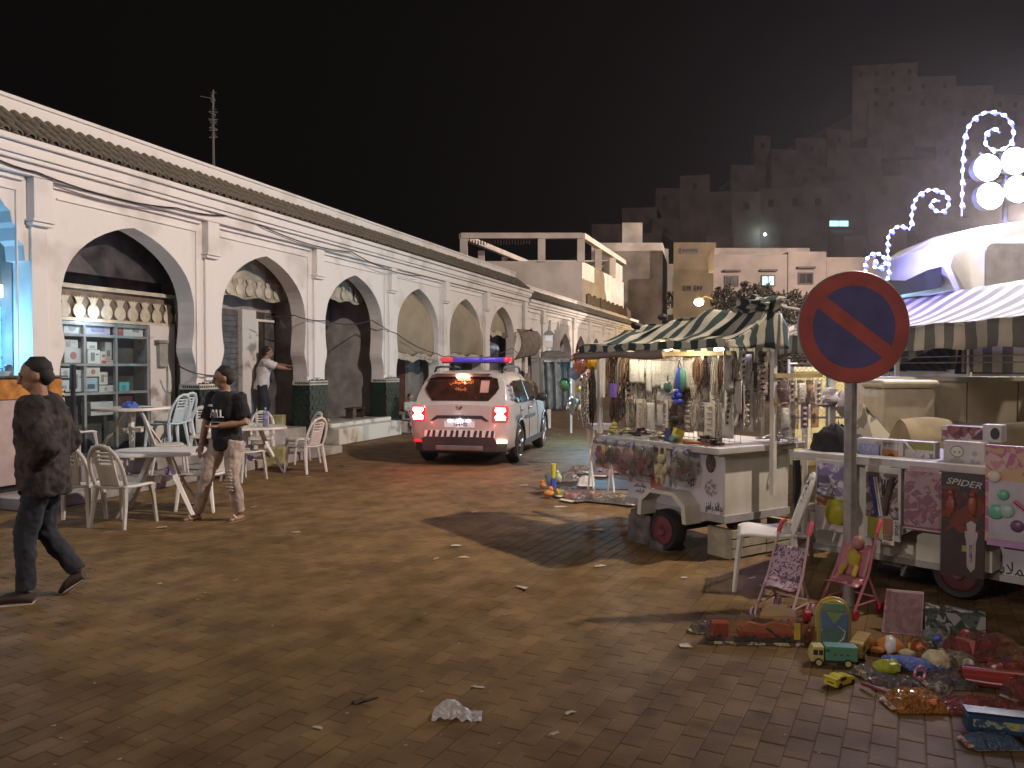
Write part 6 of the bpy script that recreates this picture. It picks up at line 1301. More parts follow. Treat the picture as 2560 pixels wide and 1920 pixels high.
bag('clear bag with a printed pale doll card slung at the far end of the counter', 1.44, .26, .30, FPK, [(-.03, -.16, (.06, .03, .07), M_PINKT), (.05, -.2, (.05, .03, .05), M_CARDW)])
bag('brownish bag partly behind the pale doll card on the counter front', 1.27, .22, .27, FCL, [(0, -.16, (.08, .03, .08), M_BEADB)])
bag('large crumpled pinkish bag of soft toys in the middle of the counter front', 1.10, .34, .36, FPK, [(-.07, -.16, (.07, .04, .08), M_PINKT), (.06, -.14, (.08, .04, .08), M_CARDW), (0, -.25, (.06, .03, .05), M_PINKT)])
bag('clear bag with a red tag slung beside the large pinkish bag', .86, .14, .34, FCL, [(0, -.22, (.045, .02, .09), M_REDT)])
bag('bag of dark trinkets hanging left of the plush rabbit', .74, .14, .26, FCL, [(0, -.16, (.05, .02, .07), M_BEADD)])
bag('bag of glittering dark wrapped sweets under the counter near the corner', .33, .22, .32, FCL, [(-.04, -.14, (.05, .03, .06), M_BEADD), (.05, -.16, (.06, .03, .06), M_BEADB), (.0, -.25, (.06, .03, .05), M_STEEL)])
t = thing('plush_rabbit', 'pale yellow plush rabbit hanging from the counter front of the bead stall', 'soft toy', M=M1 @ Matrix.Translation((-.21, .56, .92)) @ FACE)
for pn, c, r in (('plush_torso', (0, 0, -.17), (.055, .045, .08)), ('plush_head', (.01, -.01, -.06), (.045, .04, .045)), ('ear', (-.03, 0, .0), (.014, .012, .05)), ('ear', (.045, 0, .0), (.014, .012, .05)), ('limb', (-.06, -.01, -.16), (.02, .02, .05)), ('limb', (.06, -.01, -.15), (.02, .02, .05)), ('limb', (-.03, -.02, -.25), (.022, .025, .045)), ('limb', (.035, -.02, -.25), (.022, .025, .045))):
    b = MB(); b.ball(c, r, 12, 8, .15); obj(pn, b, M_PLUSH, t, smooth=True)
# right-hand end: packets on the side laths
for k, (x, z, kind, m, ds) in enumerate(((.60, 1.58, 'hang_packet', FPK, 'pinkish'), (.72, 1.58, 'hang_card', M_CARDC, 'mottled'), (.84, 1.58, 'hang_packet', None, 'milky'), (.97, 1.58, 'hang_packet', FPK, 'pinkish'), (1.10, 1.58, 'hang_card', M_CARDW, 'white'), (.62, 1.36, 'hang_packet', None, 'milky'), (.75, 1.36, 'hang_packet', FCL, 'clear'), (.90, 1.36, 'hang_card', mat('plum_card', (.16, .10, .16), rough=.5), 'plum'), (1.04, 1.36, 'hang_packet', FPK, 'pinkish'))):
    M = M1 @ Matrix.Translation((x, -.14, z)) @ Matrix.Rotation(R.uniform(-.1, .1), 4, 'Z'); hang(kind, ds, KN[kind][1], M, .10, .22, m, f'{ds} {KN[kind][0]} on the {"upper" if z > 1.5 else "lower"} side lath, {ORD[k if k < 5 else k - 5]} from the corner post')
# loudhailer-like dark bunch and a blue-white glow lamp under the awning
lp_ = M1 @ V((.25, .30, 1.86)); t = thing('stall_lamp', 'small white lamp hung under the awning edge of the bead stall', 'lamp', lp_)
b = MB(); b.ball((0, 0, 0), (.05, .05, .022), 10, 6); obj('bulb', b, glow('stall_lamp_glow', (.75, .9, 1), 9), t); b = MB(); b.tube([(0, 0, .02), (0, 0, .12)], .006, 5); obj('flex', b, M_BLACK, t)
lamp('POINT', M1 @ V((-.15, .35, 1.86)), 10, (1, .88, .68), .03); lamp('POINT', M1 @ V((-.15, 1.05, 1.86)), 11, (1, .86, .64), .03)
lamp('POINT', M1 @ V((.5, 1.2, 1.80)), 22, (1, .82, .55), .05)

def pack(t, w, d, h, wrapm, cols, hdr=None, n=6, seed=0):
    """flat clear pack: printed card base, small parts inside, crinkled film over them, crimped header"""
    rr = random.Random(seed * 31 + 5); b = MB(); b.bx(-w / 2, w / 2, -d / 2, d / 2, .002, .008); obj('card_base', b, hdr or M_CARDC, t)
    for k in range(n):
        b = MB(); x, y = rr.uniform(-.36, .36) * w, rr.uniform(-.32, .32) * d; s = rr.uniform(.14, .24); z = h * rr.uniform(.25, .45); q = k % 4
        if q == 0: b.box((x, y, z), (w * s * 1.3, d * s, h * .5), rz=rr.uniform(0, 3), rx=rr.uniform(-.4, .4))
        elif q == 1: b.tube([(x - w * s * .6, y, z), (x + w * s * .6, y + d * rr.uniform(-.2, .2), z + h * .15)], h * .16, 9)
        elif q == 2: b.ball((x, y, z), (w * s * .55, d * s * .7, h * .28), 12, 8)
        else: b.lathe([(h * .10, -.012), (h * .26, -.012), (h * .26, .012), (h * .10, .012)], 14, (x, y, z), 'y')
        obj('toy_part', b, cols[k % len(cols)], t, smooth=40)
    def fn(a, c):
        e = (1 - abs(2 * a - 1) ** 5) * (1 - abs(2 * c - 1) ** 4); fold = abs(N(a * 5 + seed, c * 4, 3)) * .35 + abs(N(a * 11, c * 9 + seed, 7)) * .16
        return ((a - .5) * w * 1.12 + .02 * w * N(c * 6, seed), (c - .5) * d * 1.12 + .03 * d * N(a * 6, seed, 2), .004 + h * e * (.82 - fold) + (.004 if e < .02 else 0))
    b = MB(); b.grid(fn, 22, 16); obj('wrap', b, wrapm, t, smooth=28)
    b = MB(); b.box((-w * .58, 0, .012), (w * .12, d * .8, .004), ry=-.3); obj('header_card', b, hdr or M_CARDW, t)
# ---- things on the ground round the stall
heap('grey_sack', 'grey lumpy sack propping the far end of the trailer stall', 'sack', gnd(1625, 1350), (.22, .20, .34), mat('grey_sacking', (.17, .145, .13), rough=.95, var=.3, scale=8, bump=.4), k=.45, seed=31)
heap('grey_sack', 'smaller grey sack slumped beside the red-rimmed trailer wheel', 'sack', gnd(1668, 1372), (.15, .13, .14), mat('grey_sacking', (.17, .145, .13)), k=.5, seed=37)
b = MB(); b.tube([(.09 * cos(a * pi / 8), .07 * sin(a * pi / 8), .012) for a in range(17)], .012, 5, cap=False); o = obj('cable_coil', b, M_CABLE, loc=gnd(1640, 1356) + V((.1, -.25, 0))); tag(o, 'small coil of dark cable on the ground before the grey sacks', 'cable')
for k, (u, v, w, lab) in enumerate(((1880, 1392, .5, 'long pale plank crate under the right end of the trailer stall'), (1955, 1378, .42, 'cream crate stacked behind the plastic chair under the stall'))):
    g_ = gnd(u, v); t = thing('plank_crate', lab, 'crate', (g_.x, g_.y, 0), CR)
    for j in range(3): b = MB(); b.bx(-w / 2, w / 2, 0, .02, .02 + j * .085, .09 + j * .085); obj('slat', b, mat('pale_plank', (.42, .37, .26), rough=.8, var=.2), t)
    for x in (-w / 2 + .03, w / 2 - .03): b = MB(); b.bx(x - .025, x + .025, .021, .30, 0, .26); obj('end_board', b, mat('pale_plank', (.42, .37, .26)), t)
chair('white plastic chair standing by the trailer stall, side-on to the street', 1.97, 6.10, 0, -pi / 2 - .30, group=None)
g_ = gnd(2022, 1395); t = thing('plastic_stool', 'grey-brown tall plastic stool between the two stalls', 'stool', (g_.x + .05, g_.y, 0), .3)
M_STL = plastic('stool_grey', (.22, .18, .15), .5)
b = MB(); b.bx(-.13, .13, -.13, .13, .44, .47); obj('seat', b, M_STL, t, bevel=.012)
for sx in (-1, 1):
    for sy in (-1, 1): b = MB(); b.tube([(sx * .10, sy * .10, .44), (sx * .15, sy * .15, 0)], [.03, .02], 4); obj('leg', b, M_STL, t)
g_ = gnd(1476, 1150); t = thing('folding_stand', 'small folding stand with a grey tray at the far end of the trailer stall', 'stand', (1.15, 10.2, 0), .3)
b = MB(); b.box((0, 0, .93), (.34, .26, .07)); obj('tray', b, mat('grey_tray', (.22, .21, .2), rough=.6), t)
for sx in (-1, 1): b = MB(); b.tube([(sx * .14, -.10, .90), (sx * .14, .12, 0)], .014, 5); b.tube([(sx * .14, .10, .90), (sx * .14, -.12, 0)], .014, 5); obj('leg', b, M_POST, t)
# blanket with toys beyond the stall
t = gnd(1530, 1205); b = MB(); b.grid(lambda a, c: (-.85 + 1.75 * a, -.75 + 1.6 * c + .1 * N(a * 3, 1), .012 + .03 * max(0, N(a * 5, c * 5, 3))), 14, 14); o = obj('ground_sheet', b, mat('plum_sheet', (.055, .035, .038), rough=.6, var=.3), smooth=True, loc=(t.x - .1, t.y, 0)); tag(o, 'dark plum ground sheet with toys spread beyond the trailer stall', 'sheet')
def horn(label, p, c1, c2, h, lean=.0):
    t = thing('toy_trumpet', label, 'toy trumpet', p); b = MB(); b.tube([(0, 0, 0), (0, 0, h * .45)], [.055, .032], 10); obj('bell', b, c1, t, smooth=40); b = MB(); b.tube([(0, 0, h * .452), (lean, 0, h)], [.030, .036], 10); obj('tube', b, c2, t, smooth=40)
horn('yellow and blue toy trumpet standing upright on the street', gnd(1383, 1224), plastic('toy_blue', (.05, .08, .40), .35), plastic('bright_yellow', (.66, .60, .05), .35), .36)
horn('yellow and orange toy trumpet standing beside the far end of the stall', gnd(1508, 1164), plastic('toy_orange', (.60, .16, .03), .35), plastic('bright_yellow', (.66, .60, .05)), .34)
TB = [(1372, 1246, (.075, .06, .075), 'orange plush toy lying at the left edge of the ground sheet', mat('orange_plush', (.55, .22, .05), rough=.9), None), (1357, 1225, (.05, .045, .07), 'small orange toy animal left of the upright trumpet', mat('orange_plush', (.55, .22, .05)), None),
      (1408, 1240, (.15, .11, .10), 'clear bag with a yellow ball in front of the upright trumpet', FCL, plastic('bright_yellow', (.66, .60, .05))), (1450, 1252, (.17, .13, .12), 'clear bag of peach soft toys, first right of the yellow ball', FPK, mat('peach_toy', (.60, .32, .22), rough=.8)), (1490, 1254, (.18, .13, .13), 'crumpled clear bag of orange toys before the ground sheet', FCL, mat('peach_toy', (.60, .32, .22))),
      (1530, 1258, (.17, .12, .11), 'clear bag of cream and yellow toys close to the stall', FCL, M_PLUSH), (1562, 1262, (.13, .11, .12), 'pale yellow wrapped toys lying against the trailer stall', FCL, mat('lemon_toy', (.60, .50, .20), rough=.7)), (1465, 1215, (.14, .10, .12), 'milky bag standing up behind the peach toys', FWH, M_CARDW), (1420, 1205, (.12, .09, .14), 'glittering grey bag among the toys behind the trumpet', FCL, M_STEEL),
      (1395, 1212, (.06, .05, .12), 'pale green bottle-shaped toy beside the trumpet', plastic('pale_green', (.40, .48, .25), .4), None), (1500, 1190, (.16, .12, .10), 'dark glossy package in the middle of the ground sheet', film('dark_wrap', (.25, .2, .2), .15, .15, .8), M_BEADD), (1548, 1180, (.18, .13, .12), 'brown glossy package at the back of the ground sheet', film('brown_wrap', (.3, .22, .18), .2, .2, .8), M_BEADB), (1450, 1185, (.13, .10, .12), 'pale stick-like toys in a bag at the back left of the sheet', FCL, M_CARDC)]
for k, (u, v, r, lab, m, inn) in enumerate(TB):
    p = gnd(u, v); t = thing('toy_bag' if inn else 'small_toy', lab, 'toy bag' if inn else 'toy', (p.x, p.y, .02), R.uniform(0, 3), 'toys spread beyond the trailer stall')
    if inn: pack(t, r[0] * 2.3, r[1] * 2.3, r[2] * 1.25, m, [inn, inn, M_CARDW if k % 2 else M_PINKT, mat('toy_turquoise', (.10, .35, .38), rough=.4) if k % 3 == 0 else M_PLUSH], None, 7, k)
    else:
        b = MB(); b.ball((0, 0, r[2] * .62), (r[0], r[1], r[2] * .62), 16, 10, .2); obj('toy_body', b, m, t, smooth=True)
        b = MB(); b.ball((.3 * r[0], 0, r[2] * 1.35), (r[0] * .5, r[0] * .5, r[0] * .5), 10, 7); obj('toy_head', b, m, t, smooth=True)

# ---- balloons, draped stall and lantern farther up
BAL = [(1411, 961, 15, (.06, .22, .10), 'dark green balloon left in the balloon bunch'), (1437, 933, 15.5, (.30, .38, .60), 'grey-blue balloon above the green one'), (1463, 962, 11, (.62, .22, .08), 'small orange balloon right of the green one'), (1466, 1000, 13, (.10, .55, .62), 'cyan balloon low on the right of the balloon bunch'), (1470, 1024, 13, (.62, .66, .30), 'pale yellow balloon at the bottom of the balloon bunch'), (1447, 972, 8, (.55, .66, .15), 'small lime balloon in the middle of the bunch'), (1452, 1020, 9, (.7, .8, .75), 'small white balloon beside the pale yellow one'), (1440, 1003, 8, (.35, .55, .62), 'small pale blue foil balloon low in the bunch')]
for k, (u, v, r, c, lab) in enumerate(BAL):
    p = at(u, v, 13.2 + .1 * (k % 3)); rr = r / FPX * 13.2
    t = thing('balloon', lab, 'balloon', p, 0, 'balloons tied in a bunch'); b = MB(); b.lathe([(.004, -rr * 1.18)] + [(rr * sin(a * pi / 10) * (1 if a < 6 else 1), -rr * 1.1 * cos(a * pi / 10)) for a in range(1, 10)] + [(.002, rr * 1.08)], 18); obj('skin', b, plastic('balloon_%d' % k, c, .18), t, smooth=True)
    b = MB(); b.lathe([(.016, -rr * 1.26), (.004, -rr * 1.17)], 8); b.tube([(0, 0, -rr * 1.2), (.05, .03, -rr * 1.2 - .25)], .003, 3); obj('tied_neck', b, M_CARDW, t)
FOIL = mat('copper_foil', (.50, .22, .15), rough=.18, metal=.8, bump=.6, bscale=18); FOILG = mat('gold_foil', (.66, .36, .03), rough=.2, metal=.6, bump=.5, bscale=16); FOILS = mat('silver_foil', (.55, .65, .7), rough=.15, metal=.9, bump=.8, bscale=25)
for k, (u, v, rx, rz_, m, lab) in enumerate(((1482, 905, .14, .12, FOILG, 'gold foil balloon hanging under the far tip of the striped awning'), (1455, 905, .13, .16, FOIL, 'copper foil balloon beside the gold one'), (1450, 882, .22, .05, FOIL, 'long copper foil streamer slanting above the balloons'), (1468, 945, .16, .08, FOIL, 'flat copper foil balloon above the orange one'), (1428, 1012, .18, .14, FOILS, 'crumpled silver foil bundle at the bottom of the balloon bunch'))):
    p = at(u, v, 13.0); t = thing('foil_balloon', lab, 'balloon', p, .3 * k, 'foil balloons'); b = MB(); b.ball((0, 0, 0), (rx, .06, rz_), 18, 10, .6); o = obj('foil', b, m, t, smooth=True); o.rotation_euler = (0, -.55 if k == 2 else 0, 0)
    b = MB(); b.tube([(0, 0, -rz_ * .6), (.03, 0, -rz_ - .2)], .003, 3); obj('ribbon', b, M_CARDW, t)
lamp('POINT', (1.75, 17.6, 1.5), 200, (.32, .74, 1.0), .05)
ds = thing('draped_stall', 'stall shrouded in a grey-brown tarpaulin beside the balloons', 'market stall', at(1395, 1035, 20).xy.to_3d())
M_TARP = mat('grey_brown_tarp', (.24, .20, .17), rough=.7, var=.25, scale=5, bump=.5, bscale=12)
def P20(u, v, dy=0): return at(u, v, 20 + dy) - ds.location
cloth('curtain', lambda a, c: P20(1356 + 44 * a + 4 * c, 905 + 118 * c, .10 * sin(a * 15)) , 18, 8, 1, 1, M_TARP, ds)
cloth('curtain', lambda a, c: P20(1400 + 26 * a, 905 + 112 * c, .25 + .06 * sin(a * 12)), 10, 8, 1, 1, mat('shaded_opening_tarp', (.14, .12, .11), rough=.8), ds)  # dark sheet stands in for the shaded opening of the stall
cloth('canopy', lambda a, c: P20(1352 + 90 * a, 880 + 14 * a - 10 * sin(pi * a) + (18 + 8 * sin(a * 5)) * c + 3 * N(a * 9, c * 4), .6 - .75 * c + .05 * N(a * 8, c * 5)), 20, 6, 1, 1, M_TARP, ds)
for u in (1358, 1428): b = MB(); p = P20(u, 900, .3); b.tube([(p.x, p.y, 0), (p.x, p.y, p.z)], .03, 6); obj('pole', b, M_POST, ds)
p = at(1372, 868, 22); t = thing('lantern_post', 'white lantern post with a pointed cap in front of the far arcade', 'post', (p.x, p.y, 0)); z0 = p.z
b = MB(); b.tube([(0, 0, 0), (0, 0, z0)], .06, 8); obj('shaft', b, M_WALL, t); b = MB(); b.bx(-.10, .10, -.10, .10, z0, z0 + .34); b.bx(-.12, .12, -.12, .12, z0 + .16, z0 + .19); obj('lantern_box', b, M_WALL, t)
b = MB(); b.lathe([(.16, z0 + .34), (.12, z0 + .40), (.03, z0 + .48), (.012, z0 + .60)], 10); obj('cap', b, M_GREYW, t)

# ---- hangings in the fourth to seventh arches
def hanging(label, c, prof_k, zt, zb, bulge, m, lift=0, w=1.22, name='arch_curtain', off=0.0):
    b = MB()
    def fn(a, q):
        z = zt - (zt - zb) * q; hw = float(np.interp(z, [p[0] for p in PROF], [p[1] for p in PROF])); hw = min(hw + .05, w + .25 * q)
        x = c + off * q + (a - .5) * 2 * hw * (1 + lift * q * (1 if a > .5 else 0)); return (x, .30 - bulge * sin(pi * min(1, q * .9)) * sin(pi * a) ** .7 - bulge * .6 * q + .02 * sin(a * 21) * q, z + .04 * sin(a * 14) * q)
    t = thing(name, label, 'curtain', M=MWALL); b.grid(fn, 26, 20); o = obj('cloth', b, m, t, smooth=True); o.modifiers.new('s', 'SOLIDIFY').thickness = .01
    b = MB(); b.grid(lambda a, q: (lambda p: (p[0], p[1] - .02 - .03 * abs(sin(a * 25)), p[2] + .02 - .17 * q + .02 * sin(a * 30)))(fn(a, 1)), 30, 3); obj('hem', b, mat('pale_hem', (.50, .44, .36), rough=.8, var=.2, scale=20), t, smooth=True)
M_CURT = mat('tan_canvas', (.36, .30, .205), rough=.9, var=.10, scale=1.5, bump=.15, bscale=18)
hanging('tan canvas curtain filling the arch just left of the police car', 19.8, 1, 3.80, 2.02, .28, M_CURT)
hanging('tan canvas curtain blowing outwards in the arch above the police car roof', 23.2, 1, 3.78, 2.05, .45, M_CURT, .22, off=.10)
hanging('dusty canvas blind in the arch right of the blowing curtain', 26.66, 1, 3.78, 2.95, .05, M_CURT)
hanging('pale blind in the first low arch beyond the cornice step', 30.05, 1, 3.2, 2.6, .03, mat('pink_canvas', (.42, .34, .32), rough=.9), w=1.0)
t = thing('wind_sail', 'brown cloth sail hanging on the column between the last tall and first low arch', 'cloth', M=MWALL)
b = MB(); b.grid(lambda a, q: (27.75 + 1.2 * a - .5 * q * q + .2 * q, -.15 - .45 * a - .2 * sin(pi * q), 3.10 - .05 * a - q * (.9 + .25 * (1 - a))), 10, 12); o = obj('cloth', b, mat('brown_sail', (.27, .21, .17), rough=.85), t, smooth=True); o.modifiers.new('s', 'SOLIDIFY').thickness = .008
b = MB(); b.tube([(28.9, -.02, 3.12), (28.3, -.6, 3.06)], .02, 6); obj('spar', b, M_WOODD, t)
for k, (s, z, w, h, lab) in enumerate(((26.5, 2.35, 1.4, .42, 'blue wrapped bundle of goods hung in the last tall arch'), (29.9, 2.35, 1.0, .34, 'blue wrapped bundle of goods hung in the first low arch'))):
    t = thing('goods_bundle', lab, 'bundle', M=MWALL @ Matrix.Translation((s, .45, z))); b = MB(); b.ball((0, 0, 0), (w / 2, .2, h / 2), 16, 10, .4); b.ball((w * .25, -.08, -.02), (w / 4, .15, h * .42), 12, 8, .4); obj('wrap', b, mat('blue_sheeting', (.17, .26, .48), rough=.5, var=.3, scale=5, bump=.4, bscale=14), t, smooth=True)
    b = MB(); b.tube([(-w * .3, 0, h * .4), (0, .1, .9), (w * .3, 0, h * .4)], .012, 5); obj('rope', b, M_CABLE, t)
t = thing('white_cabinet', 'white closed cabinet standing in the first low arch', 'cabinet', M=MWALL @ Matrix.Translation((29.95, .3, 0))); b = MB(); b.bx(-.95, .95, 0, .5, 0, 1.75); obj('carcass', b, M_WALLD, t); b = MB(); b.bx(-.9, -.02, -.015, 0, .1, 1.7); b.bx(.02, .9, -.015, 0, .1, 1.7); obj('door', b, M_WALL, t)
t = thing('yellow_sheet', 'dull yellow sheet leaning inside the third arch', 'sheet', M=MWALL @ Matrix.Translation((15.15, .5, .44))); b = MB(); b.add([(0, 0, 0), (.75, -.1, 0), (.35, .1, .45), (0, .12, .85)], [(0, 1, 2, 3)]); o = obj('panel', b, mat('yellow_sheeting', (.46, .36, .10), rough=.7), t); o.modifiers.new('s', 'SOLIDIFY').thickness = .02
t = thing('low_bench', 'small dark low bench inside the third arch', 'bench', M=MWALL @ Matrix.Translation((17.2, .5, .44))); b = MB(); b.bx(-.3, .3, -.12, .12, .22, .26); obj('seat', b, M_WOODD, t); b = MB(); b.bx(-.28, -.24, -.1, .1, 0, .22); obj('leg', b, M_WOODD, t); b = MB(); b.bx(.24, .28, -.1, .1, 0, .22); obj('leg', b, M_WOODD, t)
# storeroom goods behind the man in white
ST_ = [(641, 855, 655, 885, (.35, .22, .12), 'tan carton high on the left of the storeroom doorway'), (655, 826, 680, 852, (.22, .13, .09), 'brown carton at the top of the storeroom pile'), (652, 858, 676, 884, (.30, .18, .11), 'brown carton in the middle of the storeroom pile'), (638, 888, 682, 900, (.40, .30, .24), 'flat pale bundle on the storeroom pile'), (640, 904, 676, 930, (.20, .09, .06), 'dark red-brown box with a pale round print in the storeroom'), (646, 932, 672, 945, (.36, .20, .16), 'reddish basin at the bottom of the storeroom pile'), (650, 950, 676, 1010, (.30, .18, .11), 'tall carton on the floor of the storeroom')]
for k, (u0, v0, u1, v1, c, lab) in enumerate(ST_):
    a, q = wl(u0, v1, 1.5), wl(u1, v0, 1.5); w, h = q[0] - a[0], q[1] - a[1]; t = thing('stored_carton', lab, 'carton', M=MWALL @ Matrix.Translation(((a[0] + q[0]) / 2, 1.5, a[1])), group='goods piled in the storeroom arch')
    b = MB(); b.box((0, .15, h / 2), (w, .3, h), ry=.06 * (k % 3 - 1)); obj('carton', b, mat('stored_%d' % k, c, rough=.8, var=.2), t, bevel=.008); b = MB(); b.box((0, -.003, h / 2), (w * .3, .008, h * .9)); obj('tape', b, mat('parcel_tape', (.42, .33, .22), rough=.5), t)
a = wl(680, 836, 1.35); t = thing('striped_roll', 'red and white striped roll leaning across the storeroom pile', 'cloth roll', M=MWALL @ Matrix.Translation((a[0], 1.35, a[1])))
for k in range(5): b = MB(); b.tube([(-.28 + .02 * k, 0, -.10 + k * .05), (.22 + .02 * k, 0, .04 + k * .05)], .026, 6); obj('stripe_fold', b, M_REDT if k % 2 else M_REFL, t)
q = wall(12.95, .44, .75); c = chair('white plastic chair folded against the doorway beside the man in white', q.x, q.y, .50, -1.2, group=None, tilt=.5)
lamp('POINT', wall(13.2, 3.1, 1.3), 10, (1, .8, .6), .05)
# ================================================================ SECOND STALL WITH BOXED TOYS
C2R = math.atan2(-.73, .68); O2 = V((2.48, 6.45, 0)); M2 = Matrix.Translation(O2) @ Matrix.Rotation(C2R, 4, 'Z'); M2i = M2.inverted()
c2 = thing('toy_stall', 'white trailer stall with carded toys hung along its counter behind the road sign', 'market stall', O2, C2R)
b = MB(); b.bx(0, 2.3, 0, .8, .25, .95); obj('body', b, M_STALL, c2, bevel=.01)
b = MB(); b.bx(-.10, 2.4, -.20, .9, .955, 1.02); obj('tabletop', b, mat('counter_edge', (.52, .49, .46)), c2, bevel=.008)
b = MB(); b.bx(-.012, 2.3, -.014, .81, .215, .262); obj('chassis_rail', b, mat('grey_rail', (.40, .37, .37)), c2)
b = MB(); b.bx(1.25, 2.3, -.006, 0, .27, .94); obj('banner', b, M_BANNER, c2)
b = MB(); P = [(.62, .30), (.62, .44), (.80, .56), (1.16, .56), (1.34, .44), (1.34, .30), (1.29, .30), (1.29, .42), (1.13, .52), (.83, .52), (.67, .42), (.67, .30)]
b.add([(y, -.19, z) for y, z in P] + [(y, -.008, z) for y, z in P], [(0, 1, 10, 11), (1, 2, 9, 10), (2, 3, 8, 9), (3, 4, 7, 8), (4, 5, 6, 7)] + [(i, (i + 1) % 12, (i + 1) % 12 + 12, i + 12) for i in range(12)]); obj('mudguard', b, M_STALL, c2)
b = MB(); b.lathe([(.11, -.06), (.17, -.07), (.195, -.03), (.195, .03), (.17, .07), (.11, .06)], 26, (1.05, .14, .195), 'y'); w_ = obj('wheel', b, M_BLACK, c2, smooth=40)
b = MB(); b.lathe([(.02, -.080), (.04, -.088), (.05, -.071), (.115, -.068), (.122, -.080), (.130, -.076), (.130, -.05)], 22, (1.05, .14, .195), 'y'); obj('rim', b, mat('red_wheel_rim', (.17, .04, .042)), w_)
def on2(u, v, y):
    """(x, z) on the plane y of the second stall"""
    o = M2i @ V((0, 0, EYE)); d = (M2i.to_3x3() @ ray(u, v)); t = (y - o.y) / d.y; p = o + d * t; return p.x, p.z
a = on2(2465, 1420, -.008); e = on2(2552, 1420, -.008)
letters('banner_lettering', arabic('الملابس'), .12, M_INK, c2, face_M(((a[0] + e[0]) / 2 + .02, -.009, (a[1] + e[1]) / 2), (1, 0, 0), (0, 0, 1)), depth=.001, width=.30)
def slab(name, label, cat, u0, v0, u1, v1, y, d, m, sheet=None, group=None, bev=.006, partname='board'):
    """an upright article standing or hanging on the plane y of the stall, d deep"""
    a, e = on2(u0, (v0 + v1) / 2, y), on2(u1, (v0 + v1) / 2, y); um = (u0 + u1) / 2; zt, zb = on2(um, v0, y)[1], on2(um, v1, y)[1]
    w, h = e[0] - a[0], zt - zb; t = thing(name, label, cat, M=M2 @ Matrix.Translation(((a[0] + e[0]) / 2, y, zb)), group=group)
    b = MB(); b.bx(-w / 2, w / 2, 0, d, 0, h); obj(partname, b, m, t, bevel=bev); return t, w, h
def lay(t, name, x0, x1, z0, z1, m, out=.004):
    b = MB(); b.bx(x0, x1, -out, 0.0, z0, z1); return obj(name, b, m, t, bevel=.002)
G2 = 'carded toys hung along the toy stall'
PURPLEW = card('violet_white_print', [(.52, .48, .58), (.35, .28, .48), (.62, .58, .60), (.20, .16, .28)], 16); PINKW = card('pink_print', [(.42, .24, .30), (.50, .34, .38), (.34, .17, .24), (.56, .44, .46)], 12); DARKR = card('dark_red_print', [(.06, .04, .045), (.18, .03, .025), (.05, .05, .06), (.24, .06, .03)], 10)
t, w, h = slab('toy_card', 'tall white card with a yellow toy bucket, half behind the sign pole', 'toy card', 2038, 1150, 2116, 1328, -.225, .02, mat('toy_card_white', (.55, .51, .50), rough=.5), group=G2)
lay(t, 'print_panel', -w * .44, w * .44, h * .5, h * .95, PURPLEW); lay(t, 'print_panel', -w * .44, w * .1, h * .35, h * .49, mat('brown_toyprint', (.30, .14, .07), rough=.5))
b = MB(); b.loft([[(.06 + r * cos(q * pi / 8), -.02 - r * .5 * abs(sin(q * pi / 8)) if q <= 16 else 0, z) for q in range(16)] for r, z in ((.05, h * .12), (.085, h * .18), (.095, h * .32), (.07, h * .44), (.03, h * .47))]); obj('toy_bucket', b, plastic('bright_yellow', (.66, .60, .05)), t, smooth=True)
t, w, h = slab('toy_card', 'white carded archery set with blue arrows and a lime corner', 'toy card', 2161, 1168, 2252, 1350, -.23, .018, mat('toy_card_white', (.55, .51, .50)), group=G2)
lay(t, 'header_strip', -w * .4, w * .22, h * .93, h * 1.02, M_CARDW); lay(t, 'print_panel', -w * .46, w * .42, h * .3, h * .92, card('grey_brown_print', [(.30, .24, .22), (.20, .14, .12), (.42, .36, .36), (.14, .10, .09)], 14)); lay(t, 'lime_corner', -w * .40, w * .0, h * .03, h * .30, plastic('lime', (.48, .52, .08), .5)); lay(t, 'brown_panel', w * .02, w * .30, 0, h * .3, mat('brown_toyprint', (.3, .14, .07)))
for k in range(4): b = MB(); b.tube([(-w * .36 + k * .018, -.014, h * .86), (-w * .16 + k * .016, -.014, h * .33)], .007, 6); obj('arrow', b, plastic('arrow_blue', (.10, .11, .42), .3) if k < 2 else M_REFL, t)
for k in range(6): b = MB(); b.tube([(w * .02 + k * .008, -.012, h * .62), (w * .0 + k * .022, -.012, h * .84)], .005, 5); obj('prong', b, M_BLACK, t)
b = MB(); b.tube([(w * .10, -.016, h * .35), (w * .16, -.016, h * .6), (w * .30, -.016, h * .88)], [.018, .022, .02], 8); obj('toy_bow', b, M_WOODD, t)
lay(t, 'foot_label', w * .0, w * .34, -.03, .05, M_CARDW); letters('side_lettering', 'SPORT GAME', .035, M_INK, t, face_M((w * .41, -.006, h * .28), (0, 0, 1), (-1, 0, 0)), depth=.001)
t, w, h = slab('toy_card', 'dusty pink printed satchel hanging third along the toy stall', 'toy card', 2258, 1178, 2364, 1322, -.26, .045, PINKW, group=G2, bev=.02, partname='satchel'); lay(t, 'header_strip', -w * .35, w * .35, h * .98, h * 1.08, mat('pink_pale', (.48, .34, .36), rough=.5))
b = MB(); b.bx(-w / 2, w / 2, -.008, .05, -.018, 0); obj('rim', b, mat('pink_pale', (.48, .34, .36)), t, bevel=.008)
b = MB(); b.grid(lambda a, c: (-w * .45 + w * .9 * a, -.012 - .012 * sin(pi * a) * sin(pi * c), .01 + h * .97 * c), 8, 8); obj('wrap', b, film('card_gloss', (.92, .85, .85), .85, .1, .8, 30), t, smooth=True)
t, w, h = slab('toy_card', 'long dark clear bag lettered SPIDER with a white toy sword', 'toy card', 2352, 1182, 2462, 1440, -.28, .02, DARKR, group=G2)
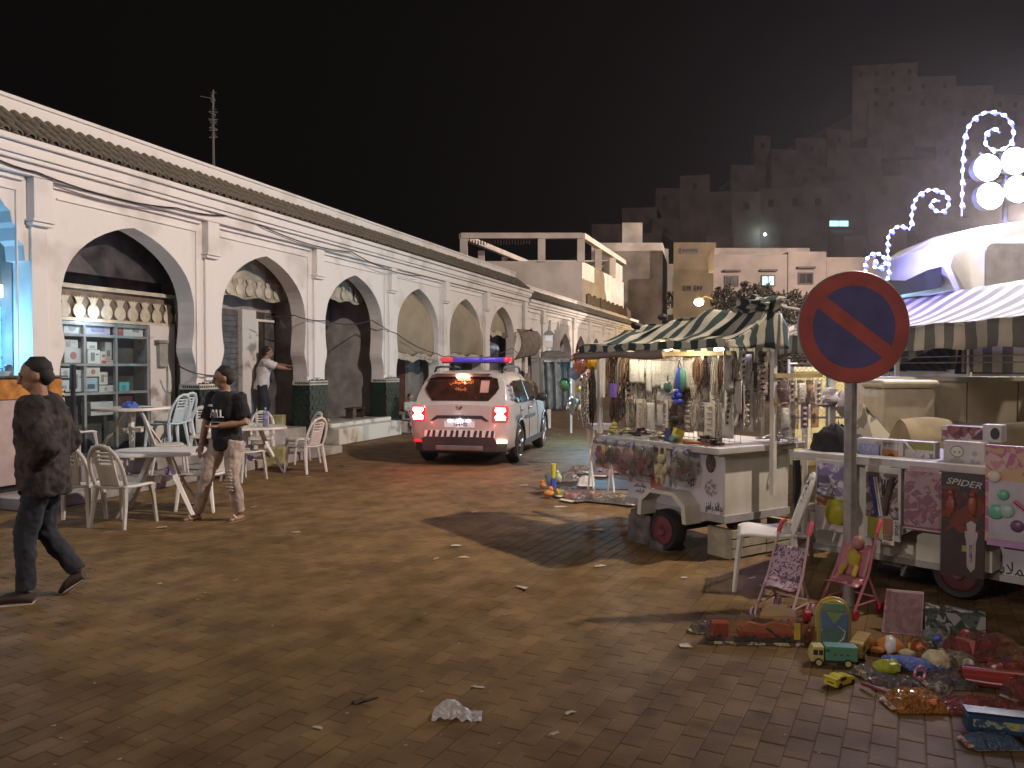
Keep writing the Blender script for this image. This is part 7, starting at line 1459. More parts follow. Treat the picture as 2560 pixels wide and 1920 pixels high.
lay(t, 'header_card', -w * .5, w * .5, h * .86, h * 1.0, mat('black_header', (.05, .04, .045), rough=.5)); letters('header_lettering', 'SPIDER', .062, mat('pale_lettering', (.62, .58, .58), rough=.5), t, face_M((w * .02, -.008, h * .90), (1, 0, -.08), (0, 0, 1)), depth=.002, shear=.3, width=w * .80)
lay(t, 'dark_bag', -w * .5, w * .5, 0, h * .42, mat('dark_plastic_bag', (.07, .05, .055), rough=.3))
b = MB(); x = w * .22
b.add([(x + dx, -.016, z * h) for dx, z in ((0, .05), (-.025, .10), (-.03, .34), (-.04, .40), (-.04, .44), (-.025, .45), (-.03, .52), (0, .55), (.03, .52), (.025, .45), (.04, .44), (.04, .40), (.03, .34), (.025, .10))] + [(x, -.028, .3 * h)], [(k, (k + 1) % 14, 14) for k in range(14)]); obj('toy_sword', b, plastic('toy_white', (.62, .58, .58), .35), t)
lay(t, 'sword_print', x - .008, x + .008, h * .16, h * .32, M_PRINTG, .031); lay(t, 'price_label', w * .0, w * .14, h * .24, h * .30, plastic('lime', (.48, .52, .08)), .008)
for dx, m in ((-.25, mat('dark_orange', (.40, .09, .03), rough=.4)), (.24, mat('dark_orange', (.4, .09, .03)))): b = MB(); b.ball((w * dx, -.02, h * .68), (.028, .014, .075), 8, 8, .4); b.ball((w * dx, -.02, h * .80), .02, 8, 6); obj('toy_figure', b, m, t, smooth=True)
b = MB(); b.grid(lambda a, c: (-w * .5 + w * a, -.034 - .014 * sin(pi * a), -.01 + h * .88 * c), 10, 14); obj('wrap', b, film('bag_gloss', (.9, .85, .85), .90, .1, .8, 30), t, smooth=True)
t, w, h = slab('toy_card', 'large pink carded doctor set at the right edge of the toy stall', 'toy card', 2462, 1115, 2590, 1362, -.30, .03, card('pink_doctor_print', [(.52, .26, .28), (.60, .42, .40), (.45, .14, .26), (.55, .36, .22)], 9), group=G2)
lay(t, 'clear_panel', -w * .42, w * .45, h * .04, h * .64, mat('grey_lilac_tray', (.48, .44, .50), rough=.4)); lay(t, 'foot_strip', -w * .45, w * .45, -.02, h * .04, mat('violet_strip', (.45, .26, .44), rough=.5))
for dx, dz, r, m in ((-.30, .68, .04, M_CARDW), (-.12, .50, .035, plastic('mint', (.15, .42, .28), .35)), (-.26, .32, .05, plastic('mint', (.15, .42, .28))), (-.05, .34, .045, plastic('mint_pale', (.40, .52, .45), .35)), (.16, .2, .04, plastic('plum', (.16, .07, .16), .35))):
    b = MB(); b.ball((w * dx, -.012, h * dz), (r, .016, r), 14, 8); obj('toy_part', b, m, t, smooth=True)
b = MB(); b.tube([(w * .1, -.015, h * .45), (w * .3, -.015, h * .38), (w * .42, -.015, h * .30)], .012, 6); obj('toy_part', b, plastic('crimson', (.40, .04, .12), .35), t)
# boxes standing on the counter
t, w, h = slab('toy_box', 'white-framed blister box with an orange panel beside the sign pole', 'toy box', 2142, 1098, 2258, 1164, .02, .12, mat('toy_card_white', (.55, .51, .50)), group='boxes on the toy stall counter')
lay(t, 'orange_panel', w * .05, w * .40, .02, h * .62, mat('orange_card', (.62, .28, .06), rough=.5)); lay(t, 'blister', -w * .44, w * .02, .02, h * .8, film('blue_blister', (.45, .48, .75), .3, .1, .6), .03); lay(t, 'grey_strip', -w * .1, w * .4, h * .72, h * .9, M_PRINTG)
b = MB(); b.tube([(w * .26 + .022 * cos(q), -.007, h * .32 + .03 * sin(q)) for q in [k * pi / 8 for k in range(17)]], .004, 4, cap=False); obj('printed_ring', b, M_INK, t)
t, w, h = slab('toy_box', 'white box with a diagonal flap and green top next to the orange blister box', 'toy box', 2259, 1104, 2338, 1168, .05, .10, mat('toy_card_white', (.55, .51, .50)), group='boxes on the toy stall counter')
lay(t, 'green_panel', -w * .45, w * .45, h * .68, h * .97, mat('dull_green_card', (.26, .25, .08), rough=.5)); lay(t, 'print_panel', -w * .1, w * .45, .02, h * .55, PURPLEW); b = MB(); b.tube([(-w * .45, -.008, h * .95), (w * .2, -.008, .02)], .012, 4); obj('flap', b, M_REFL, t)
t, w, h = slab('toy_box', 'square white box with a grey robot print on the toy stall counter', 'toy box', 2358, 1104, 2462, 1180, -.06, .10, mat('toy_card_white', (.55, .51, .50)), group='boxes on the toy stall counter')
GP = mat('pale_grey_print', (.38, .35, .36), rough=.5, bump=0); GD = mat('mid_grey_print', (.22, .20, .21), rough=.5, bump=0)
for dx, dz, rx, rz_, m in ((-.16, .66, .17, .20, GD), (-.16, .66, .145, .165, M_CARDW), (-.22, .64, .025, .035, GD), (-.10, .64, .025, .035, GD), (-.16, .34, .11, .15, GP), (-.30, .34, .045, .07, GP), (-.03, .30, .05, .09, GP), (-.22, .13, .05, .09, GD), (-.10, .13, .05, .09, GD), (.26, .62, .07, .09, GP), (.22, .36, .06, .08, GP), (.34, .30, .05, .10, GP), (.26, .14, .07, .05, GD)):
    b = MB(); b.add([(w * dx + w * rx * cos(2 * pi * k / 14), -.0022 - .0004 * (m is not GP) - (.0006 if (rx < .03) else 0) - (.0004 if m is M_CARDW else 0), h * dz + h * rz_ * sin(2 * pi * k / 14)) for k in range(14)], [tuple(range(14))]); obj('print_patch', b, m, t)
t, w, h = slab('toy_box', 'long dark red box lying behind the robot box', 'toy box', 2352, 1066, 2472, 1106, .12, .14, card('maroon_print', [(.16, .05, .06), (.10, .04, .06), (.26, .09, .09), (.4, .35, .36)], 12), group='boxes on the toy stall counter'); lay(t, 'white_flash', w * .1, w * .5, 0, h * .2, M_CARDW); lay(t, 'white_corner', -w * .5, -w * .36, h * .7, h, M_CARDW)
t, w, h = slab('toy_box', 'small white box with a black oval window on top of the dark red box', 'toy box', 2456, 1062, 2504, 1106, .10, .12, mat('toy_card_white', (.55, .51, .50)), group='boxes on the toy stall counter')
b = MB(); b.add([(.02 + .03 * cos(2 * pi * k / 16), -.003, h * .5 + h * .34 * sin(2 * pi * k / 16)) for k in range(16)], [tuple(range(16))]); obj('oval_window', b, M_INK, t)
p = M2 @ V((.13, .12, 1.02)); heap('black_bag', 'black cloth bag slumped on the left end of the toy stall counter', 'bag', p, (.20, .17, .20), mat('black_bag_cloth', (.022, .018, .022), rough=.8, var=.3, bump=.3), k=.4, seed=17)
p = M2 @ V((-.06, -.21, .60)); t = thing('dark_strap', 'dark strap dangling from the left corner of the toy stall counter', 'strap', p); b = MB(); b.tube([(0, 0, .35), (.01, 0, .15), (-.01, 0, .0)], [.03, .035, .02], 6, flat=.4); obj('webbing', b, M_BLACK, t)
b = MB(); b.tube([(-.01, 0, .01), (0, 0, -.04)], .012, 5); obj('tip', b, M_BLACK, t)
p = gnd(2440, 1465); heap('red_ball', 'dull red ball lying in the shade under the toy stall', 'ball', (p.x, p.y, 0), (.13, .13, .24), mat('dull_red', (.20, .035, .025), rough=.6), k=.12, seed=2)
p = gnd(2250, 1425); heap('stone_lump', 'grey stone wedged under the toy stall behind the sign pole', 'stone', (p.x, p.y, 0), (.13, .11, .16), mat('grey_stone', (.16, .14, .125), rough=.95, var=.3), k=.5, seed=41)
p = gnd(2280, 1440); heap('crumpled_bag', 'crumpled pale plastic bag on the ground under the toy stall', 'bag', (p.x, p.y, 0), (.09, .07, .08), FWH, k=.6, seed=44)
# beige covered goods and cream counter behind
t = thing('covered_goods', 'heap of goods under a beige cover behind the toy stall', 'covered goods', (3.95, 6.95, 0)); b = MB()
b.grid(lambda a, c: (-.62 + 1.9 * a, -.25 + .62 * c + .04 * N(a * 6, c * 4), (1.02 + .20 * min(1, sin(pi * min(1, c * 1.3))) * (1 + .35 * N(a * 3, c * 2, 4)) if .0 < c < 1 else .25) - (0 if .0 < a < 1 else .6)), 24, 16); obj('cover', b, mat('beige_cover', (.36, .29, .165), rough=.85, var=.12, scale=4, bump=.25, bscale=10), t, smooth=True)
b = MB(); b.bx(-.55, 1.25, -.2, .3, 0, .95); obj('stacked_goods', b, M_DARK, t)
t = thing('cream_counter', 'long cream counter wall with a pale top edge behind the beige cover', 'counter', (3.45, 7.75, 0)); b = MB(); b.bx(0, 3.2, 0, .35, 0, 1.56); obj('front', b, mat('cream_laminate', (.60, .53, .40), rough=.5, var=.06), t)
b = MB(); b.bx(-.02, 3.2, -.03, .38, 1.561, 1.60); obj('top_edge', b, M_STALL, t)
for k in range(1, 6): b = MB(); b.bx(k * .5, k * .5 + .008, -.004, 0, .1, 1.55); obj('panel_joint', b, M_DARK, t)
t = thing('cream_cool_box', 'cream cool box with a rounded top in front of the cream counter, left end', 'cool box', (3.52, 7.5, 0)); b = MB(); b.bx(-.10, .40, -.2, .22, .9, 1.50); obj('box_body', b, mat('cream_plastic', (.56, .50, .36), rough=.45), t, bevel=.03); b = MB(); b.bx(-.12, .42, -.22, .23, 1.502, 1.58); obj('lid', b, mat('cream_plastic', (.56, .50, .36)), t, bevel=.03); b = MB(); b.bx(-.08, .38, -.18, .2, 0, .898); obj('stand', b, M_DARK, t)
t = thing('folded_parasol', 'grey and cream folded cloth wedge leaning before the cream counter', 'cloth', (3.28, 7.25, 0)); b = MB(); b.add([(-.20, 0, .95), (.24, 0, 1.02), (-.02, .1, 1.36), (.0, -.12, .97)], [(0, 3, 2), (3, 1, 2), (0, 2, 1)]); obj('cloth', b, card('faded_stripe', [(.42, .38, .32), (.17, .15, .12), (.40, .36, .28)], 4, .8), t); b = MB(); b.tube([(0, 0, 0), (0, 0, 1.0)], .02, 6); obj('stick', b, M_POST, t)
# long awning of the row
t = thing('row_awning', 'long green and cream striped awning of the stall row below the camper van', 'awning', (3.9, 12.3, 0))
YL = 6.9
f_ = lambda u: V((.42 * u, -YL * u, 0))
cloth('roof_sheet', lambda u, v: tuple(f_(u) + V((1.0 * v, 0, 2.14 - .03 * u + (.44 + .02 * u) * v ** 1.15 - .05 * sin(pi * v) + .02 * N(u * 14, v * 3)))), 60, 10, YL, 1.1, M_AWN2, t)
cloth('valance', lambda u, v: tuple(f_(u) + V((-.01 + .015 * sin(u * 70) * v, 0, 2.14 - .03 * u - .25 * v + .012 * sin(u * 50)))), 80, 3, YL, .25, M_AWN2, t)
cloth('back_valance', lambda u, v: tuple(f_(u) + V((1.0, 0, 2.0 - .36 * v))), 40, 2, YL, .3, M_AWN2, t)
cloth('gable', lambda u, v: (1.0 * u, .0, 1.9 + v * (.24 + .44 * u)), 8, 4, 1.0, .5, M_AWN2, t)
for u, dx in ((.0, 0), (.55, 0), (0, 1.0), (.5, 1.0), (1, 1.0)):
    p = f_(u); b = MB(); b.bx(p.x + dx - .02, p.x + dx + .02, p.y - .02, p.y + .02, 0, 2.13 if dx == 0 else 2.5); obj('post', b, M_POST, t)
for z in (1.74, 1.80): b = MB(); b.tube([(.05, -.1, z), (.46, -YL + .4, z)], .006, 4); obj('wire_rail', b, M_STEEL, t)
# white post and bunched cloth left of the sign
p = at(2080, 1000, 8.6); t = thing('white_post', 'white square post with bunched grey cloth left of the road sign pole', 'post', (p.x, 8.6, 0)); b = MB(); b.bx(-.03, .03, -.03, .03, 0, 1.72); obj('shaft', b, M_POST, t)
b = MB(); b.ball((-.12, -.03, 1.36), (.22, .08, .09), 16, 10, .8); b.ball((.12, -.06, 1.30), (.10, .07, .12), 12, 8, .7); obj('bunched_cloth', b, mat('grey_cloth', (.40, .36, .37), rough=.9, bump=.3), t, smooth=True); b = MB(); b.tube([(-.55, 0, 1.30), (.0, 0, 1.34), (.5, 0, 1.28)], .018, 5); obj('cross_bar', b, M_POST, t)
p = at(2013, 1050, 7.9); t = thing('curved_arm', 'pale curved plastic arm rising behind the right end of the bead stall', 'frame', (p.x, 7.9, 0)); b = MB(); b.tube([(0, 0, 0), (0, 0, 1.15), (.05, 0, 1.3), (.20, 0, 1.40)], [.035, .03, .028, .02], 6); obj('tube', b, M_POST, t); b = MB(); b.lathe([(.12, 0), (.12, .02), (.04, .03)], 10); obj('foot', b, M_POST, t)
# chain-link fence on a low wall, lit yellow from behind
t = thing('chain_link_fence', 'chain-link fence with a yellow-lit wall showing through, between the stalls', 'fence', (3.7, 10.6, 0)); b = MB()
n_ = 0
for k in range(-14, 34):
    x = k * .06
    for s in (1, -1):
        a, e = (x, 1.02), (x + s * .72, 1.74); pts = []
        if a[0] < 0 and s < 0 or a[0] > 1.9 and s > 0: continue
        x0, z0, x1, z1 = a[0], a[1], e[0], e[1]
        if x0 < 0: f0 = -x0 / (x1 - x0); x0, z0 = 0, z0 + f0 * (z1 - z0)
        if x1 < 0: f0 = (0 - x0) / (x1 - x0); x1, z1 = 0, z0 + f0 * (z1 - z0)
        if x1 > 1.9: f0 = (1.9 - x0) / (x1 - x0); x1, z1 = 1.9, z0 + f0 * (z1 - z0)
        b.tube([(x0, .004 * s, z0), (x1, .004 * s, z1)], .0028, 3)
o = obj('wire_mesh', b, M_STEEL, t); o['kind'] = 'stuff'
for z in (1.02, 1.74): b = MB(); b.tube([(0, 0, z), (1.9, 0, z)], .016, 6); obj('rail', b, M_POST, t)
for x in (0, .95, 1.9): b = MB(); b.tube([(x, 0, 0), (x, 0, 1.8)], .022, 6); obj('fence_post', b, M_POST, t)
t = thing('yellow_wall', 'yellow-lit low garden wall behind the chain-link fence', 'wall', (4.85, 13.6, 0)); b = MB(); b.bx(0, 5.5, 0, .2, 0, 1.62); obj('wall_body', b, mat('yellow_render', (.62, .55, .30), rough=.9), t); b = MB(); b.bx(-.02, 5.5, -.03, .23, 1.621, 1.70); obj('coping', b, M_STALL, t)
lamp('POINT', (5.4, 12.6, 1.5), 30, (1, .82, .40), .08)

# ================================================================ TOYS ON THE GROUND IN FRONT
def stroller(label, p, rz, fr, seatm, grip, wheelm, doll=None):
    t = thing('toy_stroller', label, 'toy stroller', p, rz, 'toy strollers in front of the stalls')
    for s in (-1, 1):
        x = s * .12; b = MB(); b.tube([(x * .9, .17, .56), (x, .04, .28), (x * 1.05, -.14, .05)], .0095, 6); obj('handle_tube', b, fr, t); b = MB(); b.tube([(x * .9, .16, .54), (x * .88, .20, .60), (x * .8, .235, .615)], .016, 7); obj('grip', b, grip, t, smooth=True)
        b = MB(); b.tube([(x, .03, .27), (x * 1.05, .17, .05)], .009, 6); obj('rear_leg', b, fr, t); b = MB(); b.tube([(x * 1.05, -.13, .09), (x * 1.05, .16, .09)], .007, 5); obj('side_brace', b, fr, t)
        for y, r in ((-.145, .032), (.175, .036)):
            for dx in (-.012, .012): b = MB(); b.lathe([(r * .4, -.006), (r, -.008), (r, .008), (r * .4, .006)], 14, (x * 1.05 + dx * 1.3, y, r), 'x'); obj('wheel', b, wheelm, t, smooth=40)
    b = MB(); b.tube([(-.12, -.02, .22), (.12, -.02, .22)], .008, 6); b.tube([(-.125, .16, .10), (.125, .16, .10)], .007, 5); b.tube([(-.12, .08, .36), (.12, .08, .36)], .007, 5); obj('cross_bar', b, fr, t)
    b = MB(); b.grid(lambda a, c: ((a - .5) * .215, .115 - .10 * c + .012 * sin(pi * a), .46 - .21 * c), 6, 8); o = obj('seat_back', b, seatm, t, smooth=True); o.modifiers.new('s', 'SOLIDIFY').thickness = .005
    b = MB(); b.grid(lambda a, c: ((a - .5) * .215, .015 - .14 * c, .25 - .03 * sin(pi * c) - .03 * c + .01 * sin(pi * a)), 6, 6); o = obj('seat', b, seatm, t, smooth=True); o.modifiers.new('s', 'SOLIDIFY').thickness = .005
    if doll:
        b = MB(); b.ball((0, .06, .36), (.05, .03, .07), 12, 8); b.tube([(-.04, .03, .32), (-.05, -.03, .26)], .016, 6); b.tube([(.04, .03, .32), (.05, -.03, .26)], .016, 6); obj('doll_dress', b, doll, t, smooth=True); b = MB(); b.ball((.01, .095, .47), (.045, .042, .05), 12, 8); obj('doll_head', b, mat('doll_pink', (.42, .18, .16), rough=.5), t, smooth=True)
    return t
FRW = plastic('pale_pink_tube', (.60, .38, .40), .35); FRP = plastic('rose_tube', (.50, .16, .20), .35); GRP = plastic('hot_pink_grip', (.62, .10, .14), .4); SEATW = card('speckled_pink_cloth', [(.48, .36, .42), (.50, .38, .44), (.14, .07, .11), (.46, .34, .40)], 34, .8)
STR = film('rose_mesh', (.62, .25, .27), .25, .3, .3)
p = gnd(1945, 1540); stroller('white-tubed toy stroller with a speckled lilac seat beside the plastic chair', (p.x + .03, p.y, 0), -.78, FRW, SEATW, GRP, FRW)
p = gnd(2095, 1520); stroller('rose-coloured toy stroller carrying a doll in yellow, before the sign pole', (p.x + .04, p.y - .08, 0), -.95, FRP, STR, GRP, plastic('red_wheel_toy', (.45, .03, .06), .35), mat('doll_yellow', (.50, .36, .04), rough=.7))
b = MB(); b.lathe([(.02, -.02), (.042, -.016), (.042, .016), (.02, .02)], 14, (0, 0, .045), 'x'); o = obj('red_toy_wheel', b, plastic('red_wheel_toy', (.45, .03, .06)), smooth=40, loc=gnd(2016, 1556)); tag(o, 'red toy wheel lying between the two strollers', 'toy')  # a loose toy wheel lying on its own
def place(name, label, cat, u, v, rz, group='toys laid out on the paving'): p = gnd(u, v); return thing(name, label, cat, (p.x, p.y, .003), rz, group)
def part(t, name, m, fn, sm=45, bev=0): b = MB(); fn(b); return obj(name, b, m, t, smooth=sm if not bev else False, bevel=bev)
def truck_toy(t, L, W, H, cab, box, tyre, cabfrac=.28, win=M_INK):
    part(t, 'cargo_box', box, lambda b: b.bx(-L / 2 + L * cabfrac + .006, L / 2, -W / 2, W / 2, .032, H), bev=.008); part(t, 'cab', cab, lambda b: b.prism([(-L / 2, .022), (-L / 2 + L * cabfrac, .022), (-L / 2 + L * cabfrac, H * .96), (-L / 2 + .012, H * .94), (-L / 2 - .004, H * .5)], -W / 2 * .96, W / 2 * .96, 'y'), bev=.006)
    part(t, 'window', win, lambda b: (b.bx(-L / 2 + .012, -L / 2 + L * cabfrac * .52, -W / 2 * .96 - .001, -W / 2 * .96 + .002, H * .55, H * .80), b.bx(-L / 2 + L * cabfrac * .60, -L / 2 + L * cabfrac * .90, -W / 2 * .96 - .001, -W / 2 * .96 + .002, H * .55, H * .80)))
    part(t, 'chassis', M_TRIM, lambda b: b.bx(-L / 2 + .02, L / 2 - .01, -W / 2 + .01, W / 2 - .01, .018, .031))
    for x in (-L / 2 + L * .16, L / 2 - L * .22):
        for s in (-1, 1):
            w_ = part(t, 'wheel', M_BLACK, lambda b: b.lathe([(.010, -.009), (.023, -.009), (.023, .009), (.010, .009)], 16, (x, s * W / 2 * .95, .023), 'y'), 40); b = MB(); b.lathe([(.004, -.0105), (.016, -.0105), (.016, .0105), (.004, .0105)], 12, (x, s * W / 2 * .95, .023), 'y'); obj('rim', b, tyre, w_, smooth=40)
T_GRN = plastic('toy_mint', (.10, .26, .17), .35); T_CRM = plastic('toy_cream', (.52, .44, .16), .4); T_YEL = plastic('toy_mustard', (.42, .28, .04), .4)
t = place('toy_truck', 'mint green toy box truck with a cream cab at the front of the toys', 'toy truck', 2082, 1662, .10 - .25); truck_toy(t, .255, .085, .115, T_CRM, T_GRN, T_CRM)
for k in range(3): part(t, 'printed_mark', M_INK, lambda b: b.prism([(-.005 + k * .034, .066), (.009 + k * .034, .066), (.002 + k * .034, .078)], -.0432, -.042, 'y'))
part(t, 'printed_mark', mat('dark_teal', (.03, .10, .08), rough=.5), lambda b: b.bx(-.05, -.028, -.0432, -.042, .085, .098))
t = place('toy_truck', 'mustard toy lorry standing end-on behind the mint green truck', 'toy truck', 2150, 1640, .95); truck_toy(t, .24, .08, .11, T_YEL, T_YEL, T_CRM)
t = place('toy_car', 'yellow toy racing car pointing away beside the mint truck', 'toy car', 2100, 1712, -2.55)
part(t, 'body', plastic('racing_yellow', (.58, .48, .04), .25), lambda b: b.loft([[(x, y * w, z) for y, z in ((-1, .012), (1, .012), (1, .03), (.85, .03 + hh), (-.85, .03 + hh), (-1, .03))] for x, w, hh in ((-.085, .034, .004), (-.06, .040, .012), (-.02, .040, .016), (.0, .038, .028), (.04, .037, .028), (.065, .039, .016), (.085, .037, .012))]), 40)
part(t, 'window', M_PANE, lambda b: b.bx(.0, .045, -.0385, .0385, .040, .052)); part(t, 'spoiler', plastic('racing_yellow', (.58, .48, .04)), lambda b: b.bx(.07, .09, -.04, .04, .050, .056)); part(t, 'number_strip', M_INK, lambda b: b.bx(.0851, .0865, -.02, .02, .026, .032))
for x in (-.055, .055):
    for s in (-1, 1): part(t, 'wheel', M_BLACK, lambda b: b.lathe([(.006, -.006), (.015, -.006), (.015, .006), (.006, .006)], 12, (x, s * .037, .015), 'y'))
# wrapped red lorry
t = place('boxed_lorry', 'red toy lorry in a long clear wrapped pack with an orange fan label', 'toy truck', 1885, 1606, -.08)
M_LRED = plastic('lorry_red', (.34, .05, .025), .35)
part(t, 'tray', M_TRIM, lambda b: b.bx(-.29, .29, -.055, .055, 0, .018)); part(t, 'tray_edge', card('yellow_black_strip', [(.10, .09, .07), (.5, .42, .10), (.55, .5, .42), (.1, .09, .07)], 26), lambda b: b.bx(-.29, .29, -.0575, -.055, 0, .018))
part(t, 'lorry_cab', M_LRED, lambda b: b.bx(-.26, -.16, -.042, .042, .035, .125), bev=.01); part(t, 'lorry_bed', M_LRED, lambda b: b.bx(-.10, .25, -.042, .042, .040, .075), bev=.006); part(t, 'lorry_load', mat('load_orange', (.42, .14, .04), rough=.5), lambda b: b.loft([[(x, y * w, .076 + hh * k) for y, k in ((-1, 0), (1, 0), (.6, 1), (-.6, 1))] for x, w, hh in ((-.08, .03, .02), (-.03, .035, .05), (.05, .035, .03), (.12, .035, .055), (.22, .03, .03))]))
for x in (-.22, -.06, -.01, .14, .19, .23): part(t, 'wheel', M_BLACK, lambda b: b.lathe([(.008, -.05), (.02, -.05), (.02, .05), (.008, .05)], 12, (x, 0, .038), 'y'))
part(t, 'exhaust', M_CHR, lambda b: b.bx(-.205, -.185, -.046, -.04, .03, .04)); part(t, 'crane_arm', M_CHR, lambda b: b.tube([(.06, -.044, .105), (.13, -.044, .05)], .007, 5))
part(t, 'fan_label', card('fan_label_print', [(.50, .34, .22), (.55, .20, .06), (.52, .42, .16), (.5, .36, .26)], 11), lambda b: b.prism([(.04, .14), (.26, .14), (.255, .19), (.20, .225), (.10, .225), (.05, .19)], .03, .034, 'y'))
part(t, 'yellow_label', mat('label_yellow', (.50, .36, .05), rough=.5), lambda b: b.bx(.225, .262, -.058, -.056, .04, .14))
b = MB(); b.loft([[(x, y * .052 * k, z) for y, z in ((-1, .02), (1, .02), (1, .10), (.7, .145 * k + .01), (-.7, .145 * k + .01), (-1, .10))] for x, k in ((-.285, .95), (-.2, 1.02), (-.1, .96), (0, 1.04), (.1, .97), (.2, 1.03), (.285, .96))]); obj('wrap', b, film('lorry_wrap', (.95, .82, .72), .80, .08, 1.2, 26), t, smooth=True)
M_CARDR = card('red_gold_header', [(.40, .08, .05), (.52, .38, .10), (.16, .05, .10), (.5, .45, .4)], 26)
def lump(name, label, cat, u, v, r, m, inner=(), rz=0, jit=.24, seg=(26, 16)):
    t = place(name, label, cat, u, v, rz)
    if inner and name == 'toy_pack':
        k = int(u) % 97; B_ = [inner[0][2], [M_REDT, plastic('toy_blue', (.05, .08, .40)), plastic('toy_orange', (.60, .16, .03))][k % 3], inner[-1][2], [M_CARDW, plastic('bright_yellow', (.66, .60, .05)), plastic('mint', (.15, .42, .28))][(k // 3) % 3]]
        pack(t, r[0] * 2.1, r[1] * 2.2, r[2] * 1.5, m, B_, [M_CARDC, M_CARDR][k % 2], 8, k); return t
    part(t, 'wrap' if inner else 'shell', m, lambda b: b.ball((0, 0, r[2] * .8), (r[0], r[1], r[2] * .8), seg[0], seg[1], jit), True)
    for c, rr, mm in inner: part(t, 'contents', mm, lambda b: b.ball((c[0] * r[0], c[1] * r[1], r[2] * (.8 + c[2])), (rr * r[0], rr * r[1], rr * r[2]), 12, 8, .3), True)
    return t
OR = film('orange_wrap', (.95, .62, .40), .55, .06, 1.5, 30); RD = film('red_wrap', (.90, .42, .36), .55, .07, 1.5, 30); DK = film('smoky_wrap', (.66, .60, .60), .58, .06, 1.4, 30); GD_ = film('amber_wrap', (.85, .38, .10), .2, .06, 2.0, 40)
lump('toy_pack', 'small dark glittering pack at the left end of the red lorry pack', 'toy pack', 1760, 1580, (.075, .05, .05), DK, [((0, 0, 0), .5, mat('violet_toy', (.12, .06, .16), rough=.4))])
lump('toy_pack', 'peach coloured bulging pack at the right end of the red lorry pack', 'toy pack', 2022, 1596, (.085, .065, .065), OR, [((0, 0, 0), .6, mat('peach_toy', (.60, .32, .22)))])
# dome backpack toy set
t = place('toy_backpack', 'domed clear toy backpack with blue and green fittings and a yellow shell', 'toy backpack', 2085, 1612, -.25)
def dome(b, y0, y1, k): 
    P = [(-.10 * k, .0), (.10 * k, .0)] + [(.10 * k * cos(q * pi / 10), .17 * k + .10 * k * sin(q * pi / 10)) for q in range(11)]; P = [P[0], P[1]] + P[2:]
    b.prism(P, y0, y1, 'y')
part(t, 'shell', plastic('shell_amber', (.40, .27, .04), .35), lambda b: dome(b, .0, .10, 1.0), bev=.012); part(t, 'shell_rib', plastic('shell_yellow', (.52, .40, .06), .35), lambda b: dome(b, .035, .055, 1.04)); part(t, 'front_panel', plastic('panel_blue', (.10, .20, .40), .3), lambda b: b.bx(-.078, .078, -.012, 0, .09, .20), bev=.006); part(t, 'front_panel', plastic('panel_green', (.20, .34, .16), .3), lambda b: b.bx(-.06, .06, -.014, 0, .205, .255), bev=.006); part(t, 'green_leaf', plastic('leaf_green', (.35, .45, .10), .35), lambda b: b.prism([(-.05, .2), (0, .13), (.05, .2)], -.020, -.014, 'y')); part(t, 'lower_panel', plastic('panel_teal', (.10, .22, .18), .3), lambda b: b.bx(-.075, .075, -.014, 0, .0, .085), bev=.006)
part(t, 'strap', M_REFL, lambda b: b.tube([(-.0, -.03, .0), (.05, -.03, .05), (.06, -.025, .09), (.02, -.02, .12)], .0045, 5)); b = MB(); b.grid(lambda a, c: (-.095 + .19 * a, -.024 - .012 * sin(pi * a), .005 + .255 * c), 8, 8); obj('wrap', b, film('backpack_wrap', (.85, .95, .95), .72, .08, 1.0, 30), t, smooth=True)
# further toys: soft tiger, packs, boxes
t = place('plush_tiger', 'orange plush animal with a white sash lying behind the blue bag', 'soft toy', 2196, 1632, -.30)
for pn, c, r, m in (('plush_torso', (.06, 0, .05), (.08, .05, .05), mat('orange_plush', (.55, .22, .05))), ('plush_head', (-.075, -.01, .06), (.05, .045, .045), mat('orange_plush', (.55, .22, .05))), ('sash', (.06, -.005, .055), (.045, .054, .054), M_REFL), ('limb', (-.01, -.05, .03), (.045, .02, .02), mat('orange_plush', (.55, .22, .05))), ('limb', (.15, -.03, .025), (.05, .022, .022), M_PLUSH), ('muzzle', (-.11, -.025, .05), (.022, .022, .02), M_PLUSH)): part(t, pn, m, lambda b: b.ball(c, r, 12, 8, .15), True)
t = place('toy_box', 'dusty pink blister card propped behind the plush animal', 'toy box', 2245, 1580, -.35); part(t, 'board', card('rose_blister', [(.36, .19, .22), (.42, .26, .28), (.28, .12, .16), (.46, .30, .32)], 9), lambda b: b.add([(-.10, -.05, 0), (.13, -.05, 0), (.16, .10, .24), (-.06, .10, .24), (-.10, -.03, 0), (.13, -.03, 0), (.16, .12, .24), (-.06, .12, .24)], [(0, 1, 2, 3), (4, 5, 6, 7), (0, 1, 5, 4), (1, 2, 6, 5), (2, 3, 7, 6), (3, 0, 4, 7)])); b = MB(); b.grid(lambda a, c: (-.09 + .21 * a + .035 * c, -.058 + .15 * c - .02 * sin(pi * a) * sin(pi * c), .01 + .22 * c), 8, 8); obj('wrap', b, FPK, t, smooth=True)
t = place('toy_box', 'black toy box with pale graphics lying behind the clear bags', 'toy box', 2385, 1590, -.45); part(t, 'carton', mat('black_carton', (.028, .03, .03), rough=.35), lambda b: b.bx(-.17, .17, -.07, .07, 0, .17), bev=.006); part(t, 'print_panel', card('pale_slash_print', [(.035, .04, .04), (.05, .055, .05), (.40, .38, .36), (.03, .035, .03)], 14), lambda b: b.bx(-.165, .165, -.065, .065, .170, .173)); part(t, 'print_panel', card('dim_green_print', [(.04, .05, .045), (.09, .12, .10), (.05, .06, .055), (.3, .3, .28)], 12), lambda b: b.bx(-.165, .165, -.0735, -.0702, .01, .16))
